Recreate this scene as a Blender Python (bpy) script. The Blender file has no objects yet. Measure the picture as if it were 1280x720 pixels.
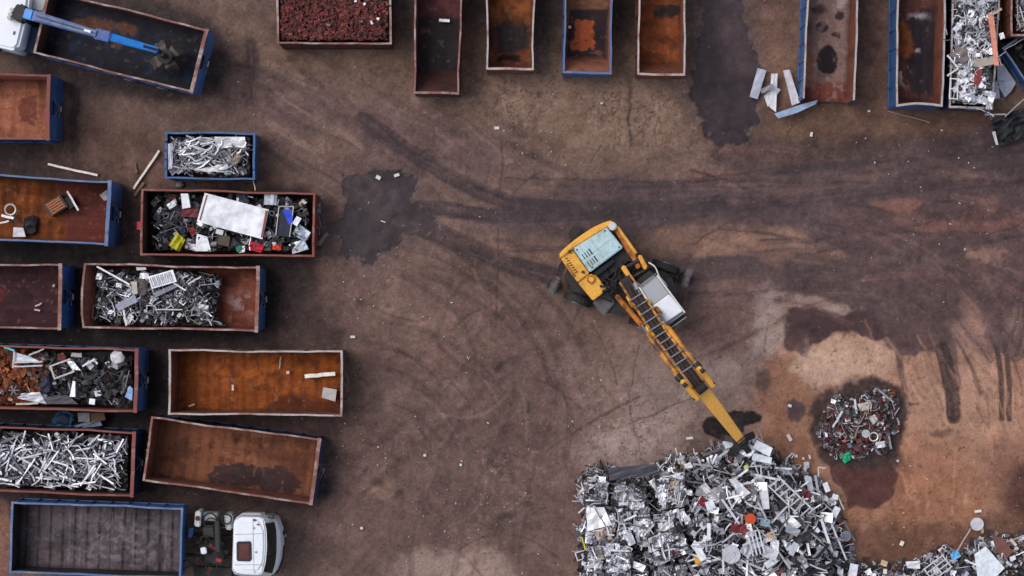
import bpy, bmesh, math, random
import numpy as np
from mathutils import Matrix, Vector, Euler
random.seed(7)
rnd = random.Random(11)
S = bpy.context.scene
COL = S.collection
CAMH = 82.96
def P(px, py, z=0.0):
    k = (CAMH - z) / CAMH / 30.0
    return Vector(((px - 640) * k, (360 - py) * k, z))
def lin(c):
    out = []
    for v in c[:3]:
        v = v / 255.0
        out.append(v / 12.92 if v <= 0.04045 else ((v + 0.055) / 1.055) ** 2.4)
    return tuple(out) + (1.0,)
# ---------------------------------------------------------------- noise (numpy)
_tabs = {}
def vnoise(x, y, seed=0):
    if seed not in _tabs:
        _tabs[seed] = np.random.RandomState(seed + 100).rand(256, 256).astype(np.float32)
    t = _tabs[seed]
    ix = np.floor(x).astype(np.int64); iy = np.floor(y).astype(np.int64)
    fx = (x - ix).astype(np.float32); fy = (y - iy).astype(np.float32)
    fx = fx * fx * (3 - 2 * fx); fy = fy * fy * (3 - 2 * fy)
    x0 = ix & 255; x1 = (ix + 1) & 255; y0 = iy & 255; y1 = (iy + 1) & 255
    a = t[y0, x0]; b = t[y0, x1]; c = t[y1, x0]; d = t[y1, x1]
    return (a + (b - a) * fx) * (1 - fy) + (c + (d - c) * fx) * fy
def fbm(x, y, seed=0, octv=4, gain=0.5):
    s = 0; a = 1; n = 0
    for i in range(octv):
        s = s + a * vnoise(x * 2 ** i + 17.3 * i, y * 2 ** i + 5.1 * i, seed + i)
        n += a; a *= gain
    return s / n * 2 - 1          # -1..1
def sstep(e0, e1, x):
    t = np.clip((x - e0) / (e1 - e0), 0, 1)
    return t * t * (3 - 2 * t)
def smooth_pts(pts, closed=False, n=5):
    out = []; m = len(pts)
    rng = range(m) if closed else range(m - 1)
    for i in rng:
        if closed:
            p0, p1, p2, p3 = pts[(i - 1) % m], pts[i], pts[(i + 1) % m], pts[(i + 2) % m]
        else:
            p0, p1, p2, p3 = pts[max(i - 1, 0)], pts[i], pts[i + 1], pts[min(i + 2, m - 1)]
        for k in range(n):
            t = k / n
            out.append(tuple(0.5 * ((2 * b) + (-a + c) * t + (2 * a - 5 * b + 4 * c - d) * t * t + (-a + 3 * b - 3 * c + d) * t ** 3)
                             for a, b, c, d in zip(p0, p1, p2, p3)))
    if not closed: out.append(tuple(pts[-1]))
    return out
def seg_dist(X, Y, pts, closed):
    """distance, signed side offset and arc length along a polyline"""
    best = np.full(X.shape, 1e9, np.float32); side = np.zeros(X.shape, np.float32); arc = np.zeros(X.shape, np.float32)
    s0 = 0; m = len(pts)
    for i in range(m if closed else m - 1):
        ax, ay = pts[i]; bx, by = pts[(i + 1) % m]
        dx, dy = bx - ax, by - ay; L = math.hypot(dx, dy) + 1e-9
        t = np.clip(((X - ax) * dx + (Y - ay) * dy) / (L * L), 0, 1)
        ex = X - ax - t * dx; ey = Y - ay - t * dy
        d = np.hypot(ex, ey); q = d < best
        best = np.where(q, d, best)
        side = np.where(q, np.sign(dx * ey - dy * ex) * d, side)
        arc = np.where(q, s0 + t * L, arc); s0 += L
    return best, side, arc
def inside(X, Y, pts):
    r = np.zeros(X.shape, bool); m = len(pts)
    for i in range(m):
        ax, ay = pts[i]; bx, by = pts[(i + 1) % m]
        if ay == by: continue
        c = ((ay > Y) != (by > Y)) & (X < (bx - ax) * (Y - ay) / (by - ay) + ax)
        r ^= c
    return r
def sdf(X, Y, pts):
    d, _, _ = seg_dist(X, Y, pts, True)
    return np.where(inside(X, Y, pts), d, -d)      # positive inside
# ---------------------------------------------------------------- materials
def new_mat(name):
    m = bpy.data.materials.new(name); m.use_nodes = True
    nt = m.node_tree; b = nt.nodes['Principled BSDF']
    return m, nt, b
def node(nt, t, **kw):
    n = nt.nodes.new(t)
    for k, v in kw.items():
        if k in n.inputs: n.inputs[k].default_value = v
        else: setattr(n, k, v)
    return n
def mixc(nt, fac, a, b, mode='MIX'):
    n = nt.nodes.new('ShaderNodeMix'); n.data_type = 'RGBA'; n.blend_type = mode
    for s, v in ((0, fac), (6, a), (7, b)):
        if isinstance(v, bpy.types.NodeSocket): nt.links.new(v, n.inputs[s])
        else: n.inputs[s].default_value = v
    return n.outputs[2]
def ramp(nt, src, p0, p1, v0=0.0, v1=1.0):
    n = nt.nodes.new('ShaderNodeMapRange'); n.interpolation_type = 'SMOOTHSTEP'
    n.inputs['From Min'].default_value = p0; n.inputs['From Max'].default_value = p1
    n.inputs['To Min'].default_value = v0; n.inputs['To Max'].default_value = v1
    nt.links.new(src, n.inputs['Value']); return n.outputs['Result']
def noise(nt, scale, detail=4, rough=0.6, vec=None, stretch=None):
    tc = nt.nodes.new('ShaderNodeTexCoord'); src = tc.outputs['Object']
    if stretch:
        mp = nt.nodes.new('ShaderNodeMapping'); mp.inputs['Scale'].default_value = stretch
        nt.links.new(src, mp.inputs['Vector']); src = mp.outputs['Vector']
    n = nt.nodes.new('ShaderNodeTexNoise'); n.inputs['Scale'].default_value = scale
    n.inputs['Detail'].default_value = detail; n.inputs['Roughness'].default_value = rough
    nt.links.new(src, n.inputs['Vector']); return n.outputs['Fac']
def bump(nt, b, src, strength, dist):
    n = nt.nodes.new('ShaderNodeBump'); n.inputs['Strength'].default_value = strength; n.inputs['Distance'].default_value = dist
    nt.links.new(src, n.inputs['Height']); nt.links.new(n.outputs['Normal'], b.inputs['Normal'])
def paint(name, base, dirt=(70, 52, 44), amount=0.45, rough=0.5, chip=None, scale=1.6, metal=0.0, streak=None, bmp=0.15, grain=0.2):
    """worn paint: base colour, broad dirt, small chips"""
    m, nt, b = new_mat(name)
    n1 = noise(nt, scale, 6, 0.65, stretch=streak); n2 = noise(nt, scale * 9, 5, 0.7); n3 = noise(nt, scale * 28, 3, 0.6)
    f = ramp(nt, n1, 0.62 - amount * 0.35, 0.82 - amount * 0.2)
    c = mixc(nt, f, lin(base), lin(dirt))
    dk = ramp(nt, n2, 0.35, 0.65, 1 - grain, 1 + grain * .55)
    v = nt.nodes.new('ShaderNodeCombineColor')
    for i in range(3): nt.links.new(dk, v.inputs[i])
    c = mixc(nt, 1.0, c, v.outputs[0], 'MULTIPLY')
    if chip:
        g = ramp(nt, n2, 0.60, 0.66)
        c = mixc(nt, g, c, lin(chip))
    nt.links.new(c, b.inputs['Base Color'])
    r = ramp(nt, n2, 0.3, 0.7, rough - 0.12, rough + 0.2); nt.links.new(r, b.inputs['Roughness'])
    b.inputs['Metallic'].default_value = metal
    if bmp: bump(nt, b, n3, bmp, 0.02)
    return m
def attr_mat(name, rough=0.5, metal=0.0, grime=0.25, scale=6.0, bmp=0.2, attr_rough=False):
    m, nt, b = new_mat(name)
    a = nt.nodes.new('ShaderNodeAttribute'); a.attribute_name = 'col'
    n2 = noise(nt, scale, 6, 0.7)
    dk = ramp(nt, n2, 0.3, 0.7, 1 - grime, 1 + grime * 0.6)
    v = nt.nodes.new('ShaderNodeCombineColor')
    for i in range(3): nt.links.new(dk, v.inputs[i])
    c = mixc(nt, 1.0, a.outputs['Color'], v.outputs[0], 'MULTIPLY')
    nt.links.new(c, b.inputs['Base Color'])
    if attr_rough:
        ar = nt.nodes.new('ShaderNodeAttribute'); ar.attribute_name = 'rough'
        nt.links.new(ar.outputs['Fac'], b.inputs['Roughness'])
    else: b.inputs['Roughness'].default_value = rough
    b.inputs['Metallic'].default_value = metal
    if attr_rough: b.inputs['Specular IOR Level'].default_value = 0.12
    if bmp: bump(nt, b, n2, bmp, 0.03)
    return m
M = {}; WM = {}
M['blue'] = paint('worn_blue_paint', (46, 90, 146), (48, 60, 84), 0.5, 0.5, chip=(112, 128, 150), scale=1.3)
M['navy'] = paint('dark_blue_paint', (24, 48, 84), (30, 32, 40), 0.5, 0.5, chip=(60, 70, 92))
M['rail_rust'] = paint('rusty_pale_rail', (124, 74, 64), (176, 164, 160), 0.6, 0.6, chip=(84, 50, 42), scale=1.5)
M['rail_white'] = paint('whitish_worn_rail', (176, 166, 164), (118, 70, 58), 0.5, 0.6, chip=(110, 84, 76), scale=1.0)
M['rail_red'] = paint('red_oxide_rail', (124, 62, 54), (152, 130, 124), 0.25, 0.6, chip=(90, 44, 38), scale=1.2)
M['rail_blue'] = paint('blue_rail', (74, 100, 146), (122, 126, 142), 0.5, 0.5, chip=(90, 78, 80), scale=1.6)
M['rust_wall'] = paint('rust_wall', (124, 68, 48), (72, 38, 32), 0.6, 0.75, chip=(140, 92, 70), scale=1.9, bmp=0.3, grain=.3)
M['rust_dark'] = paint('dark_rust_wall', (78, 42, 36), (44, 28, 28), 0.5, 0.75, chip=(58, 32, 28), scale=1.4, bmp=0.3)
M['rust_pale'] = paint('pale_rust_wall', (150, 98, 78), (108, 62, 48), 0.5, 0.75, chip=(122, 72, 56), scale=1.3, bmp=0.3)
M['steel_dark'] = paint('dark_greasy_steel', (40, 38, 40), (24, 22, 24), 0.5, 0.55, chip=(70, 62, 58), metal=0.2)
M['steel_grey'] = paint('grey_steel', (128, 130, 136), (80, 78, 80), 0.4, 0.45, chip=(70, 64, 62), metal=0.3)
M['black'] = paint('black_rubber', (26, 26, 28), (44, 38, 36), 0.5, 0.75, scale=3)
M['yellow'] = paint('yellow_machine_paint', (230, 170, 62), (184, 126, 54), 0.4, 0.45, chip=(160, 96, 34), scale=1.6)
M['yellow2'] = paint('amber_arm_paint', (240, 178, 84), (218, 152, 70), 0.3, 0.5, scale=1.2, grain=.1)
M['orange_rail'] = paint('orange_grimy_paint', (192, 116, 40), (70, 44, 30), 0.6, 0.55, chip=(50, 36, 30), scale=2.6)
M['hood'] = paint('pale_blue_hood_paint', (176, 204, 210), (150, 168, 166), 0.45, 0.45, chip=(160, 182, 186), scale=1.5)
M['white'] = paint('white_vehicle_paint', (226, 230, 238), (208, 210, 216), 0.3, 0.4, scale=0.5, bmp=0.0, grain=0.05)
M['white_dirty'] = paint('dirty_white_paint', (206, 208, 204), (160, 158, 150), 0.4, 0.45, scale=1.8)
M['cab_grey'] = paint('grey_cab_paint', (168, 172, 174), (120, 120, 118), 0.4, 0.45, scale=2)
M['brightblue'] = paint('bright_blue_crane_paint', (32, 130, 216), (24, 88, 160), 0.4, 0.4, scale=1.8)
M['crane_grey'] = paint('grey_blue_crane_paint', (106, 120, 146), (52, 84, 140), 0.5, 0.45, scale=2.2, chip=(60, 60, 70))
M['deepblue'] = paint('deep_blue_paint', (30, 52, 124), (22, 30, 64), 0.4, 0.45)
M['red'] = paint('faded_red_plastic', (168, 34, 40), (110, 28, 34), 0.4, 0.5)
def glass(name, col, rough=0.08):
    m, nt, b = new_mat(name); b.inputs['Base Color'].default_value = lin(col)
    n = noise(nt, 3.0, 3, 0.5); r = ramp(nt, n, 0.3, 0.7, rough, rough + 0.15)
    nt.links.new(r, b.inputs['Roughness']); b.inputs['IOR'].default_value = 1.5
    return m
M['windscreen'] = glass('tinted_windscreen', (18, 34, 32))
M['hatch'] = glass('brown_roof_hatch', (84, 34, 34), 0.2)
M['darkglass'] = glass('dark_glass', (22, 24, 28))
M['cabglass'] = glass('grey_roof_glass', (160, 164, 168), 0.2)
M['scrap'] = attr_mat('mixed_scrap', 0.42, 0.25, 0.22, 5.0, 0.15)
M['matte'] = attr_mat('matte_scrap', 0.7, 0.0, 0.25, 4.0, 0.2)
M['floor'] = attr_mat('container_floor', 0.6, 0.0, 0.22, 9.0, 0.35, attr_rough=True)
M['dirty_panel'] = attr_mat('dirty_panel', 0.6, 0.0, 0.34, 1.6, 0.05)
M['heapcore'] = paint('dark_heap_core', (44, 40, 42), (24, 22, 24), 0.6, 0.8, chip=(72, 66, 66), scale=3)
# ---------------------------------------------------------------- mesh builder
class MB:
    def __init__(s): s.v = []; s.f = []; s.mi = []; s.c = []
    def add(s, vs, fs, m=0, c=None):
        o = len(s.v); s.v.extend(vs)
        for f in fs: s.f.append(tuple(i + o for i in f)); s.mi.append(m); s.c.append(c)
        return s
    def box(s, x0, x1, y0, y1, z0, z1, m=0, c=None, M4=None):
        vs = [Vector((x, y, z)) for z in (z0, z1) for x, y in ((x0, y0), (x1, y0), (x1, y1), (x0, y1))]
        if M4 is not None: vs = [M4 @ v for v in vs]
        return s.add(vs, [(3, 2, 1, 0), (4, 5, 6, 7), (0, 1, 5, 4), (1, 2, 6, 5), (2, 3, 7, 6), (3, 0, 4, 7)], m, c)
    def prism(s, pts, z0, z1, m=0, c=None, top=None):
        n = len(pts); top = top or pts
        vs = [Vector((p[0], p[1], z0)) for p in pts] + [Vector((p[0], p[1], z1)) for p in top]
        a = sum(pts[i][0] * pts[(i + 1) % n][1] - pts[(i + 1) % n][0] * pts[i][1] for i in range(n))
        fs = [tuple(reversed(range(n))), tuple(range(n, 2 * n))] + [(i, (i + 1) % n, n + (i + 1) % n, n + i) for i in range(n)]
        if a < 0: fs = [tuple(reversed(f)) for f in fs]
        return s.add(vs, fs, m, c)
    def ppx(s, pts, z0, z1, m=0, c=None, top=None):
        """prism whose outline is measured on the photo at height z1"""
        q = [P(x, y, z1) for x, y in pts]
        t = [P(x, y, z1) for x, y in top] if top else None
        return s.prism(q, z0, z1, m, c, t)
    def beam(s, p0, p1, w, h, m=0, c=None, w1=None, h1=None):
        p0 = Vector(p0); p1 = Vector(p1); d = (p1 - p0).normalized()
        u = d.cross(Vector((0, 0, 1)))
        if u.length < 1e-4: u = Vector((1, 0, 0))
        u.normalize(); n = u.cross(d)
        vs = []
        for p, a, b in ((p0, w, h), (p1, w1 if w1 is not None else w, h1 if h1 is not None else h)):
            for sx, sy in ((-1, -1), (1, -1), (1, 1), (-1, 1)): vs.append(p + u * (sx * a / 2) + n * (sy * b / 2))
        return s.add(vs, [(3, 2, 1, 0), (4, 5, 6, 7), (0, 1, 5, 4), (1, 2, 6, 5), (2, 3, 7, 6), (3, 0, 4, 7)], m, c)
    def tube(s, pts, r, n=6, m=0, c=None, r1=None):
        pts = [Vector(p) for p in pts]; vs = []; k = len(pts)
        for i, p in enumerate(pts):
            d = (pts[min(i + 1, k - 1)] - pts[max(i - 1, 0)])
            d = d.normalized() if d.length > 1e-6 else Vector((1, 0, 0))
            u = d.cross(Vector((0, 0, 1)))
            if u.length < 1e-3: u = d.cross(Vector((0, 1, 0)))
            u.normalize(); w = u.cross(d)
            rr = r if r1 is None else r + (r1 - r) * i / (k - 1)
            for j in range(n):
                a = 2 * math.pi * j / n
                vs.append(p + u * (math.cos(a) * rr) + w * (math.sin(a) * rr))
        fs = [tuple(reversed(range(n))), tuple((k - 1) * n + j for j in range(n))]
        for i in range(k - 1):
            for j in range(n): fs.append((i * n + j, i * n + (j + 1) % n, (i + 1) * n + (j + 1) % n, (i + 1) * n + j))
        return s.add(vs, fs, m, c)
    def torus(s, ctr, R, r, M4=None, n=20, k=8, m=0, c=None):
        vs = []; fs = []
        for i in range(n):
            a = 2 * math.pi * i / n
            for j in range(k):
                b = 2 * math.pi * j / k
                v = Vector(((R + r * math.cos(b)) * math.cos(a), (R + r * math.cos(b)) * math.sin(a), r * math.sin(b)))
                if M4 is not None: v = M4 @ v
                vs.append(v + Vector(ctr))
                fs.append((i * k + j, ((i + 1) % n) * k + j, ((i + 1) % n) * k + (j + 1) % k, i * k + (j + 1) % k))
        return s.add(vs, fs, m, c)
    def put(s, tm, M4, c=None, m=0):
        return s.add([M4 @ v for v in tm[0]], tm[1], m, c)
    def build(s, name, mats, parent=None, bevel=0.0, smooth=False, warp=None, local=True):
        me = bpy.data.meshes.new(name)
        vs = s.v
        if warp: vs = [warp(v) for v in vs]
        if parent is not None and local:
            inv = WM[parent.name].inverted()
            vs = [inv @ v for v in vs]
        me.from_pydata([tuple(v) for v in vs], [], s.f)
        if not isinstance(mats, (list, tuple)): mats = [mats]
        for q in mats: me.materials.append(q)
        me.polygons.foreach_set('material_index', s.mi)
        if any(c is not None for c in s.c):
            a = me.attributes.new('col', 'FLOAT_COLOR', 'FACE')
            a.data.foreach_set('color', [x for c in s.c for x in (c or (0.3, 0.3, 0.3, 1))])
        if bevel > 0:
            bm = bmesh.new(); bm.from_mesh(me)
            bmesh.ops.recalc_face_normals(bm, faces=bm.faces)
            bmesh.ops.bevel(bm, geom=[e for e in bm.edges if len(e.link_faces) == 2 and e.calc_face_angle(0) > 0.5], offset=bevel, segments=2, affect='EDGES', clamp_overlap=True)
            bm.to_mesh(me); bm.free()
        if smooth: me.polygons.foreach_set('use_smooth', [True] * len(me.polygons))
        me.update()
        o = bpy.data.objects.new(name, me); COL.objects.link(o)
        if parent is not None: o.parent = parent
        return o
def tag(o, label=None, cat=None, group=None, kind=None):
    if label: o['label'] = label
    if cat: o['category'] = cat
    if group: o['group'] = group
    if kind: o['kind'] = kind
    return o
def empty(name, loc, rz=0.0, label=None, cat=None, group=None):
    o = bpy.data.objects.new(name, None); COL.objects.link(o)
    o.location = loc; o.rotation_euler = (0, 0, rz); o.empty_display_size = 0.3
    WM[o.name] = Matrix.Translation(Vector(loc)) @ Matrix.Rotation(rz, 4, 'Z')
    tag(o, label, cat, group)
    return o
def solo(mb, name, mats, label, cat, group=None, **kw):
    """one mesh thing with its origin at its own foot"""
    lo = [min(v[i] for v in mb.v) for i in range(3)]; hi = [max(v[i] for v in mb.v) for i in range(3)]
    c = Vector(((lo[0] + hi[0]) / 2, (lo[1] + hi[1]) / 2, lo[2]))
    mb.v = [Vector(v) - c for v in mb.v]
    o = mb.build(name, mats, None, **kw); o.location = c
    return tag(o, label, cat, group)
# ================================================================ GROUND
def axis(lo, hi, step, far):
    a = list(np.arange(lo, hi + step / 2, step)); s = step; x = hi; r = []
    while x < far: s *= 1.35; x += s; r.append(x)
    s = step; x = lo; l = []
    while x > -far: s *= 1.35; x -= s; l.append(x)
    return np.array(l[::-1] + a + r, np.float32)
gx = axis(-24, 1304, 1.5, 16000); gy = axis(-24, 744, 1.5, 16000)
GX, GY = np.meshgrid(gx, gy)              # photo-pixel units on the ground plane (30 px = 1 m)
NX, NY = len(gx), len(gy)
col = np.zeros((NY, NX, 3), np.float32)
# base tone varies over the yard
def C(r, g, b): return np.array([r, g, b], np.float32)
big = fbm(GX / 260, GY / 260, 1, 3)[..., None]
col[:] = C(97, 78, 72)
col += big * C(8, 7, 6)
wx = fbm(GX / 30, GY / 30, 40, 4); wy = fbm(GX / 30, GY / 30, 50, 4)
fine = fbm(GX / 7, GY / 7, 60, 4)
DX = GX + wx * 9 + fine * 3; DY = GY + wy * 9 + fbm(GX / 7, GY / 7, 64, 4) * 3
rough = np.full((NY, NX), 0.82, np.float32)
hgt = (fbm(GX / 90, GY / 90, 70, 4) * 0.05).astype(np.float32)
def sub(pts, mrg):
    xs = [p[0] for p in pts]; ys = [p[1] for p in pts]
    i0, i1 = np.searchsorted(gx, [min(xs) - mrg, max(xs) + mrg]); j0, j1 = np.searchsorted(gy, [min(ys) - mrg, max(ys) + mrg])
    return slice(j0, j1), slice(i0, i1)
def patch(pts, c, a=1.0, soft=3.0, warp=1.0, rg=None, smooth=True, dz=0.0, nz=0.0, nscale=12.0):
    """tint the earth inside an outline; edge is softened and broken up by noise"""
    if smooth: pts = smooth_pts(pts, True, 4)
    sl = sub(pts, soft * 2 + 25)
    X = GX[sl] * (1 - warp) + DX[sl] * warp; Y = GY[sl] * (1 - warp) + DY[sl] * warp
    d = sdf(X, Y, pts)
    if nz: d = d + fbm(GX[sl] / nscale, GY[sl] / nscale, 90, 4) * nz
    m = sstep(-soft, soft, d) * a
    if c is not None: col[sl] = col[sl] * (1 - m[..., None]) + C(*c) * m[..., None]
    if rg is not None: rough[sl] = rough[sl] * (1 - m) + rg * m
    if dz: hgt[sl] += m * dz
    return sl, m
def blotch(cx, cy, rx, ry, c, a=1.0, soft=6.0, nz=0, ang=0, **k):
    q = []
    for i in range(12):
        t = i * math.pi / 6; x = rx * math.cos(t); y = ry * math.sin(t); r = math.radians(ang)
        q.append((cx + x * math.cos(r) - y * math.sin(r), cy + x * math.sin(r) + y * math.cos(r)))
    return patch(q, c, a, soft, nz=nz, **k)
def track(pts, w, c, a=0.7, tread=0.0, soft=2.5, streak=0.5, warp=0.4, seed=0, rg=None):
    pts = smooth_pts(pts, False, 6); sl = sub(pts, w + 20)
    X = GX[sl] * (1 - warp) + DX[sl] * warp; Y = GY[sl] * (1 - warp) + DY[sl] * warp
    d, sd, ar = seg_dist(X, Y, pts, False)
    m = sstep(w / 2 + soft, w / 2 - soft, d) * a
    st = vnoise(sd / 2.2 + 40, ar / 60, 120 + seed)             # long streaks that follow the wheels
    m = m * (1 - streak + streak * 1.6 * sstep(0.25, 0.75, st))
    if tread: m = m * (1 - tread * (np.sin(ar * 1.9 + np.abs(sd) * 0.9) > 0.2))
    m = np.clip(m, 0, 1)
    col[sl] = col[sl] * (1 - m[..., None]) + C(*c) * m[..., None]
    if rg is not None: rough[sl] = rough[sl] * (1 - m) + rg * m
    hgt[sl] -= m * 0.012
WET = (66, 53, 56); TAN = (128, 99, 82); DUST = (143, 124, 120); OCH = (136, 98, 78); MUD = (84, 60, 56); DARKW = (55, 45, 49)
# broad zones; shade under and between the skips is painted in first
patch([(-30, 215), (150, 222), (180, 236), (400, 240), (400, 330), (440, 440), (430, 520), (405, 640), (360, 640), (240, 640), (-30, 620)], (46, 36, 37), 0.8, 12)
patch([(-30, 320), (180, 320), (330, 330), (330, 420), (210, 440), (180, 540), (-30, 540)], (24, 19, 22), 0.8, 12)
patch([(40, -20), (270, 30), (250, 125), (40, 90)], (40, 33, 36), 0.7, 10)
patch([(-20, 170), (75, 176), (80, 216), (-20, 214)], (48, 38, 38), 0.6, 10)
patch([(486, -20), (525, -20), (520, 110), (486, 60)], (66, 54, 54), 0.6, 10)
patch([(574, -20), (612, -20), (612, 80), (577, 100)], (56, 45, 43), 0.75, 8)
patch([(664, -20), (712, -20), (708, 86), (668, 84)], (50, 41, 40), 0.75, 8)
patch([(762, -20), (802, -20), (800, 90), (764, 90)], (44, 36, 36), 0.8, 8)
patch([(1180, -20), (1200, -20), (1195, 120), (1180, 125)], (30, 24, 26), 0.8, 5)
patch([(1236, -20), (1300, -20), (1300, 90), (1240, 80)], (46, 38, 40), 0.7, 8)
patch([(340, 40), (960, 60), (1280, 120), (1320, 160), (700, 190), (380, 130)], (108, 87, 74), 0.75, 30)
patch([(590, 90), (860, 95), (880, 140), (760, 190), (620, 150)], (122, 100, 88), 0.55, 25)
patch([(330, 90), (520, 130), (640, 190), (560, 220), (400, 170), (320, 150)], (90, 72, 74), 0.6, 25)
patch([(60, 150), (190, 160), (200, 240), (60, 210)], (80, 58, 50), 0.5, 15)
patch([(930, 130), (1300, 140), (1300, 180), (930, 190)], (84, 60, 48), 0.6, 14)
patch([(930, 0), (1000, 0), (1000, 110), (950, 130)], (104, 76, 64), 0.55, 12)
patch([(1060, 0), (1115, 0), (1115, 130), (1060, 120)], (80, 58, 50), 0.6, 10)
patch([(760, 440), (980, 400), (1030, 470), (1000, 560), (880, 540), (760, 600), (700, 560)], (124, 104, 98), 0.7, 35)
patch([(970, 440), (1120, 410), (1320, 430), (1320, 720), (1060, 720), (1050, 640), (960, 560)], (152, 113, 94), 0.85, 26)
patch([(1120, 470), (1240, 450), (1270, 560), (1180, 610), (1120, 560)], (168, 130, 112), 0.55, 25)
patch([(1060, 610), (1150, 590), (1230, 600), (1220, 660), (1150, 690), (1070, 700), (1050, 660)], OCH, 0.85, 15)
patch([(1120, 560), (1200, 560), (1210, 640), (1120, 650)], (128, 84, 62), 0.5, 20)
patch([(940, 470), (1030, 440), (1040, 520), (1010, 600), (960, 560)], (120, 84, 66), 0.6, 16)
patch([(400, 330), (700, 420), (740, 560), (700, 720), (400, 720)], (95, 74, 72), 0.45, 40)
patch([(395, 165), (440, 180), (425, 300), (410, 400), (395, 330)], (112, 88, 78), 0.55, 10)
patch([(440, 300), (560, 300), (640, 400), (560, 470), (470, 430)], (112, 88, 80), 0.45, 25)
patch([(520, 690), (620, 690), (640, 730), (490, 730)], (170, 150, 142), 0.55, 14, nz=8)
blotch(475, 612, 22, 10, (128, 106, 88), 0.5, 5, nz=4)
patch([(0, 620), (12, 640), (8, 720), (-20, 720), (-20, 620)], (120, 82, 68), 0.7, 6)
# the wet driven swath to the right
patch([(700, 235), (760, 218), (900, 228), (1000, 205), (1100, 185), (1320, 170), (1320, 420), (1250, 440), (1180, 430), (1120, 440), (1075, 405), (1020, 385), (960, 370), (860, 378),
       (840, 330), (760, 300), (640, 290), (600, 268)], (74, 57, 59), 0.95, 9, rg=0.6, nz=5, nscale=30)
patch([(1080, 240), (1320, 250), (1320, 400), (1240, 420), (1130, 400), (1060, 330)], (80, 59, 60), 0.6, 30)
patch([(900, 180), (1080, 168), (1280, 172), (1320, 185), (1300, 215), (1100, 205), (930, 215)], (64, 49, 50), 0.7, 9, nz=6, nscale=25)
# dry islands
patch([(800, 290), (850, 286), (960, 284), (1015, 298), (1062, 318), (1050, 328), (980, 328), (900, 320), (800, 316)], (116, 90, 78), 0.9, 6, nz=5)
patch([(860, 300), (940, 292), (1010, 305), (1040, 320), (960, 322)], (128, 98, 84), 0.5, 8)
patch([(860, 352), (960, 352), (985, 362), (955, 400), (930, 440), (850, 420), (840, 380)], (108, 85, 80), 0.85, 10)
patch([(560, 300), (640, 300), (700, 312), (698, 330), (640, 325), (570, 312)], (104, 80, 70), 0.75, 6)
patch([(860, 208), (1000, 226), (1110, 205), (1100, 222), (980, 252), (880, 240)], (112, 84, 76), 0.6, 6, nz=5)
patch([(1095, 246), (1145, 246), (1150, 262), (1120, 272), (1095, 262)], (128, 88, 76), 0.65, 6, nz=6)
patch([(1130, 272), (1230, 278), (1280, 270), (1300, 285), (1200, 292), (1130, 286)], (116, 78, 70), 0.6, 6, nz=6)
patch([(1205, 308), (1235, 312), (1232, 326), (1212, 324)], (150, 124, 112), 0.7, 4, nz=5)
patch([(1070, 292), (1105, 292), (1100, 300), (1072, 300)], (116, 80, 68), 0.6, 4)
patch([(1150, 215), (1190, 212), (1200, 225), (1150, 228)], (100, 76, 62), 0.5, 7)
# pale crusts round the second puddle
patch([(955, 370), (1000, 366), (1055, 380), (1058, 390), (1010, 392), (985, 400), (975, 430), (955, 450), (945, 420)], (143, 122, 114), 0.85, 4, nz=5)
patch([(995, 445), (1030, 425), (1075, 415), (1115, 420), (1120, 450), (1090, 480), (1000, 475)], (166, 138, 120), 0.85, 5, nz=5)
patch([(940, 365), (970, 362), (965, 420), (948, 470), (935, 440)], (140, 124, 122), 0.4, 8, nz=12, nscale=6)
blotch(900, 470, 45, 22, (150, 134, 130), 0.35, 15, nz=10)
blotch(830, 500, 45, 40, (152, 136, 134), 0.4, 20, nz=14, nscale=9)
blotch(770, 560, 40, 26, (150, 134, 134), 0.3, 18, nz=14, nscale=9)
blotch(800, 410, 40, 26, (118, 96, 90), 0.4, 18)
patch([(1140, 440), (1180, 440), (1175, 520), (1140, 520)], (142, 112, 96), 0.7, 8)
patch([(1190, 410), (1228, 405), (1240, 470), (1232, 540), (1205, 530), (1200, 470)], (150, 118, 104), 0.7, 9, nz=8)
patch([(1262, 400), (1290, 380), (1300, 440), (1270, 430)], (140, 112, 100), 0.6, 8, nz=6)
blotch(1215, 392, 14, 22, (128, 96, 84), 0.6, 6, nz=8)
# dark wet patches
patch([(985, 392), (1010, 384), (1050, 388), (1085, 392), (1105, 408), (1118, 418), (1100, 424), (1070, 412), (1040, 420), (1015, 432), (1000, 448), (985, 440), (978, 420)], (68, 50, 51), 1, 2.5, rg=0.3, nz=4)
patch([(1110, 410), (1180, 400), (1180, 430), (1170, 438), (1130, 442), (1112, 430)], (78, 58, 58), 0.9, 4, nz=4)
patch([(415, 200), (530, 215), (560, 300), (500, 320), (470, 336), (415, 325), (398, 282)], (84, 68, 68), 0.55, 9, nz=8, nscale=14)
patch([(426, 204), (432, 222), (470, 212), (500, 216), (520, 222), (522, 240), (515, 250), (530, 262), (548, 285), (560, 295), (520, 290), (505, 296), (500, 310), (478, 318), (462, 328), (440, 318),
       (424, 318), (424, 300), (404, 282), (428, 272), (432, 250)], (48, 39, 44), .98, 1.8, warp=0.8, rg=0.22, nz=6, nscale=6, smooth=False, dz=-0.02)
patch([(862, -20), (945, -20), (965, 100), (955, 180), (905, 196), (865, 160), (852, 100)], (84, 67, 64), 0.55, 9, nz=8, nscale=14)
patch([(876, -20), (928, -20), (930, 20), (942, 60), (952, 100), (948, 140), (952, 152), (934, 160), (940, 178), (905, 184), (882, 160), (874, 140), (862, 120), (868, 95), (872, 60), (878, 30)],
      (50, 41, 46), .98, 1.8, warp=0.8, rg=0.22, nz=6, nscale=6, smooth=False, dz=-0.02)
patch([(900, -10), (925, 0), (935, 60), (925, 95), (905, 70)], (74, 62, 66), 0.6, 12)  # soft cloud reflection painted into the long puddle's colour
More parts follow.
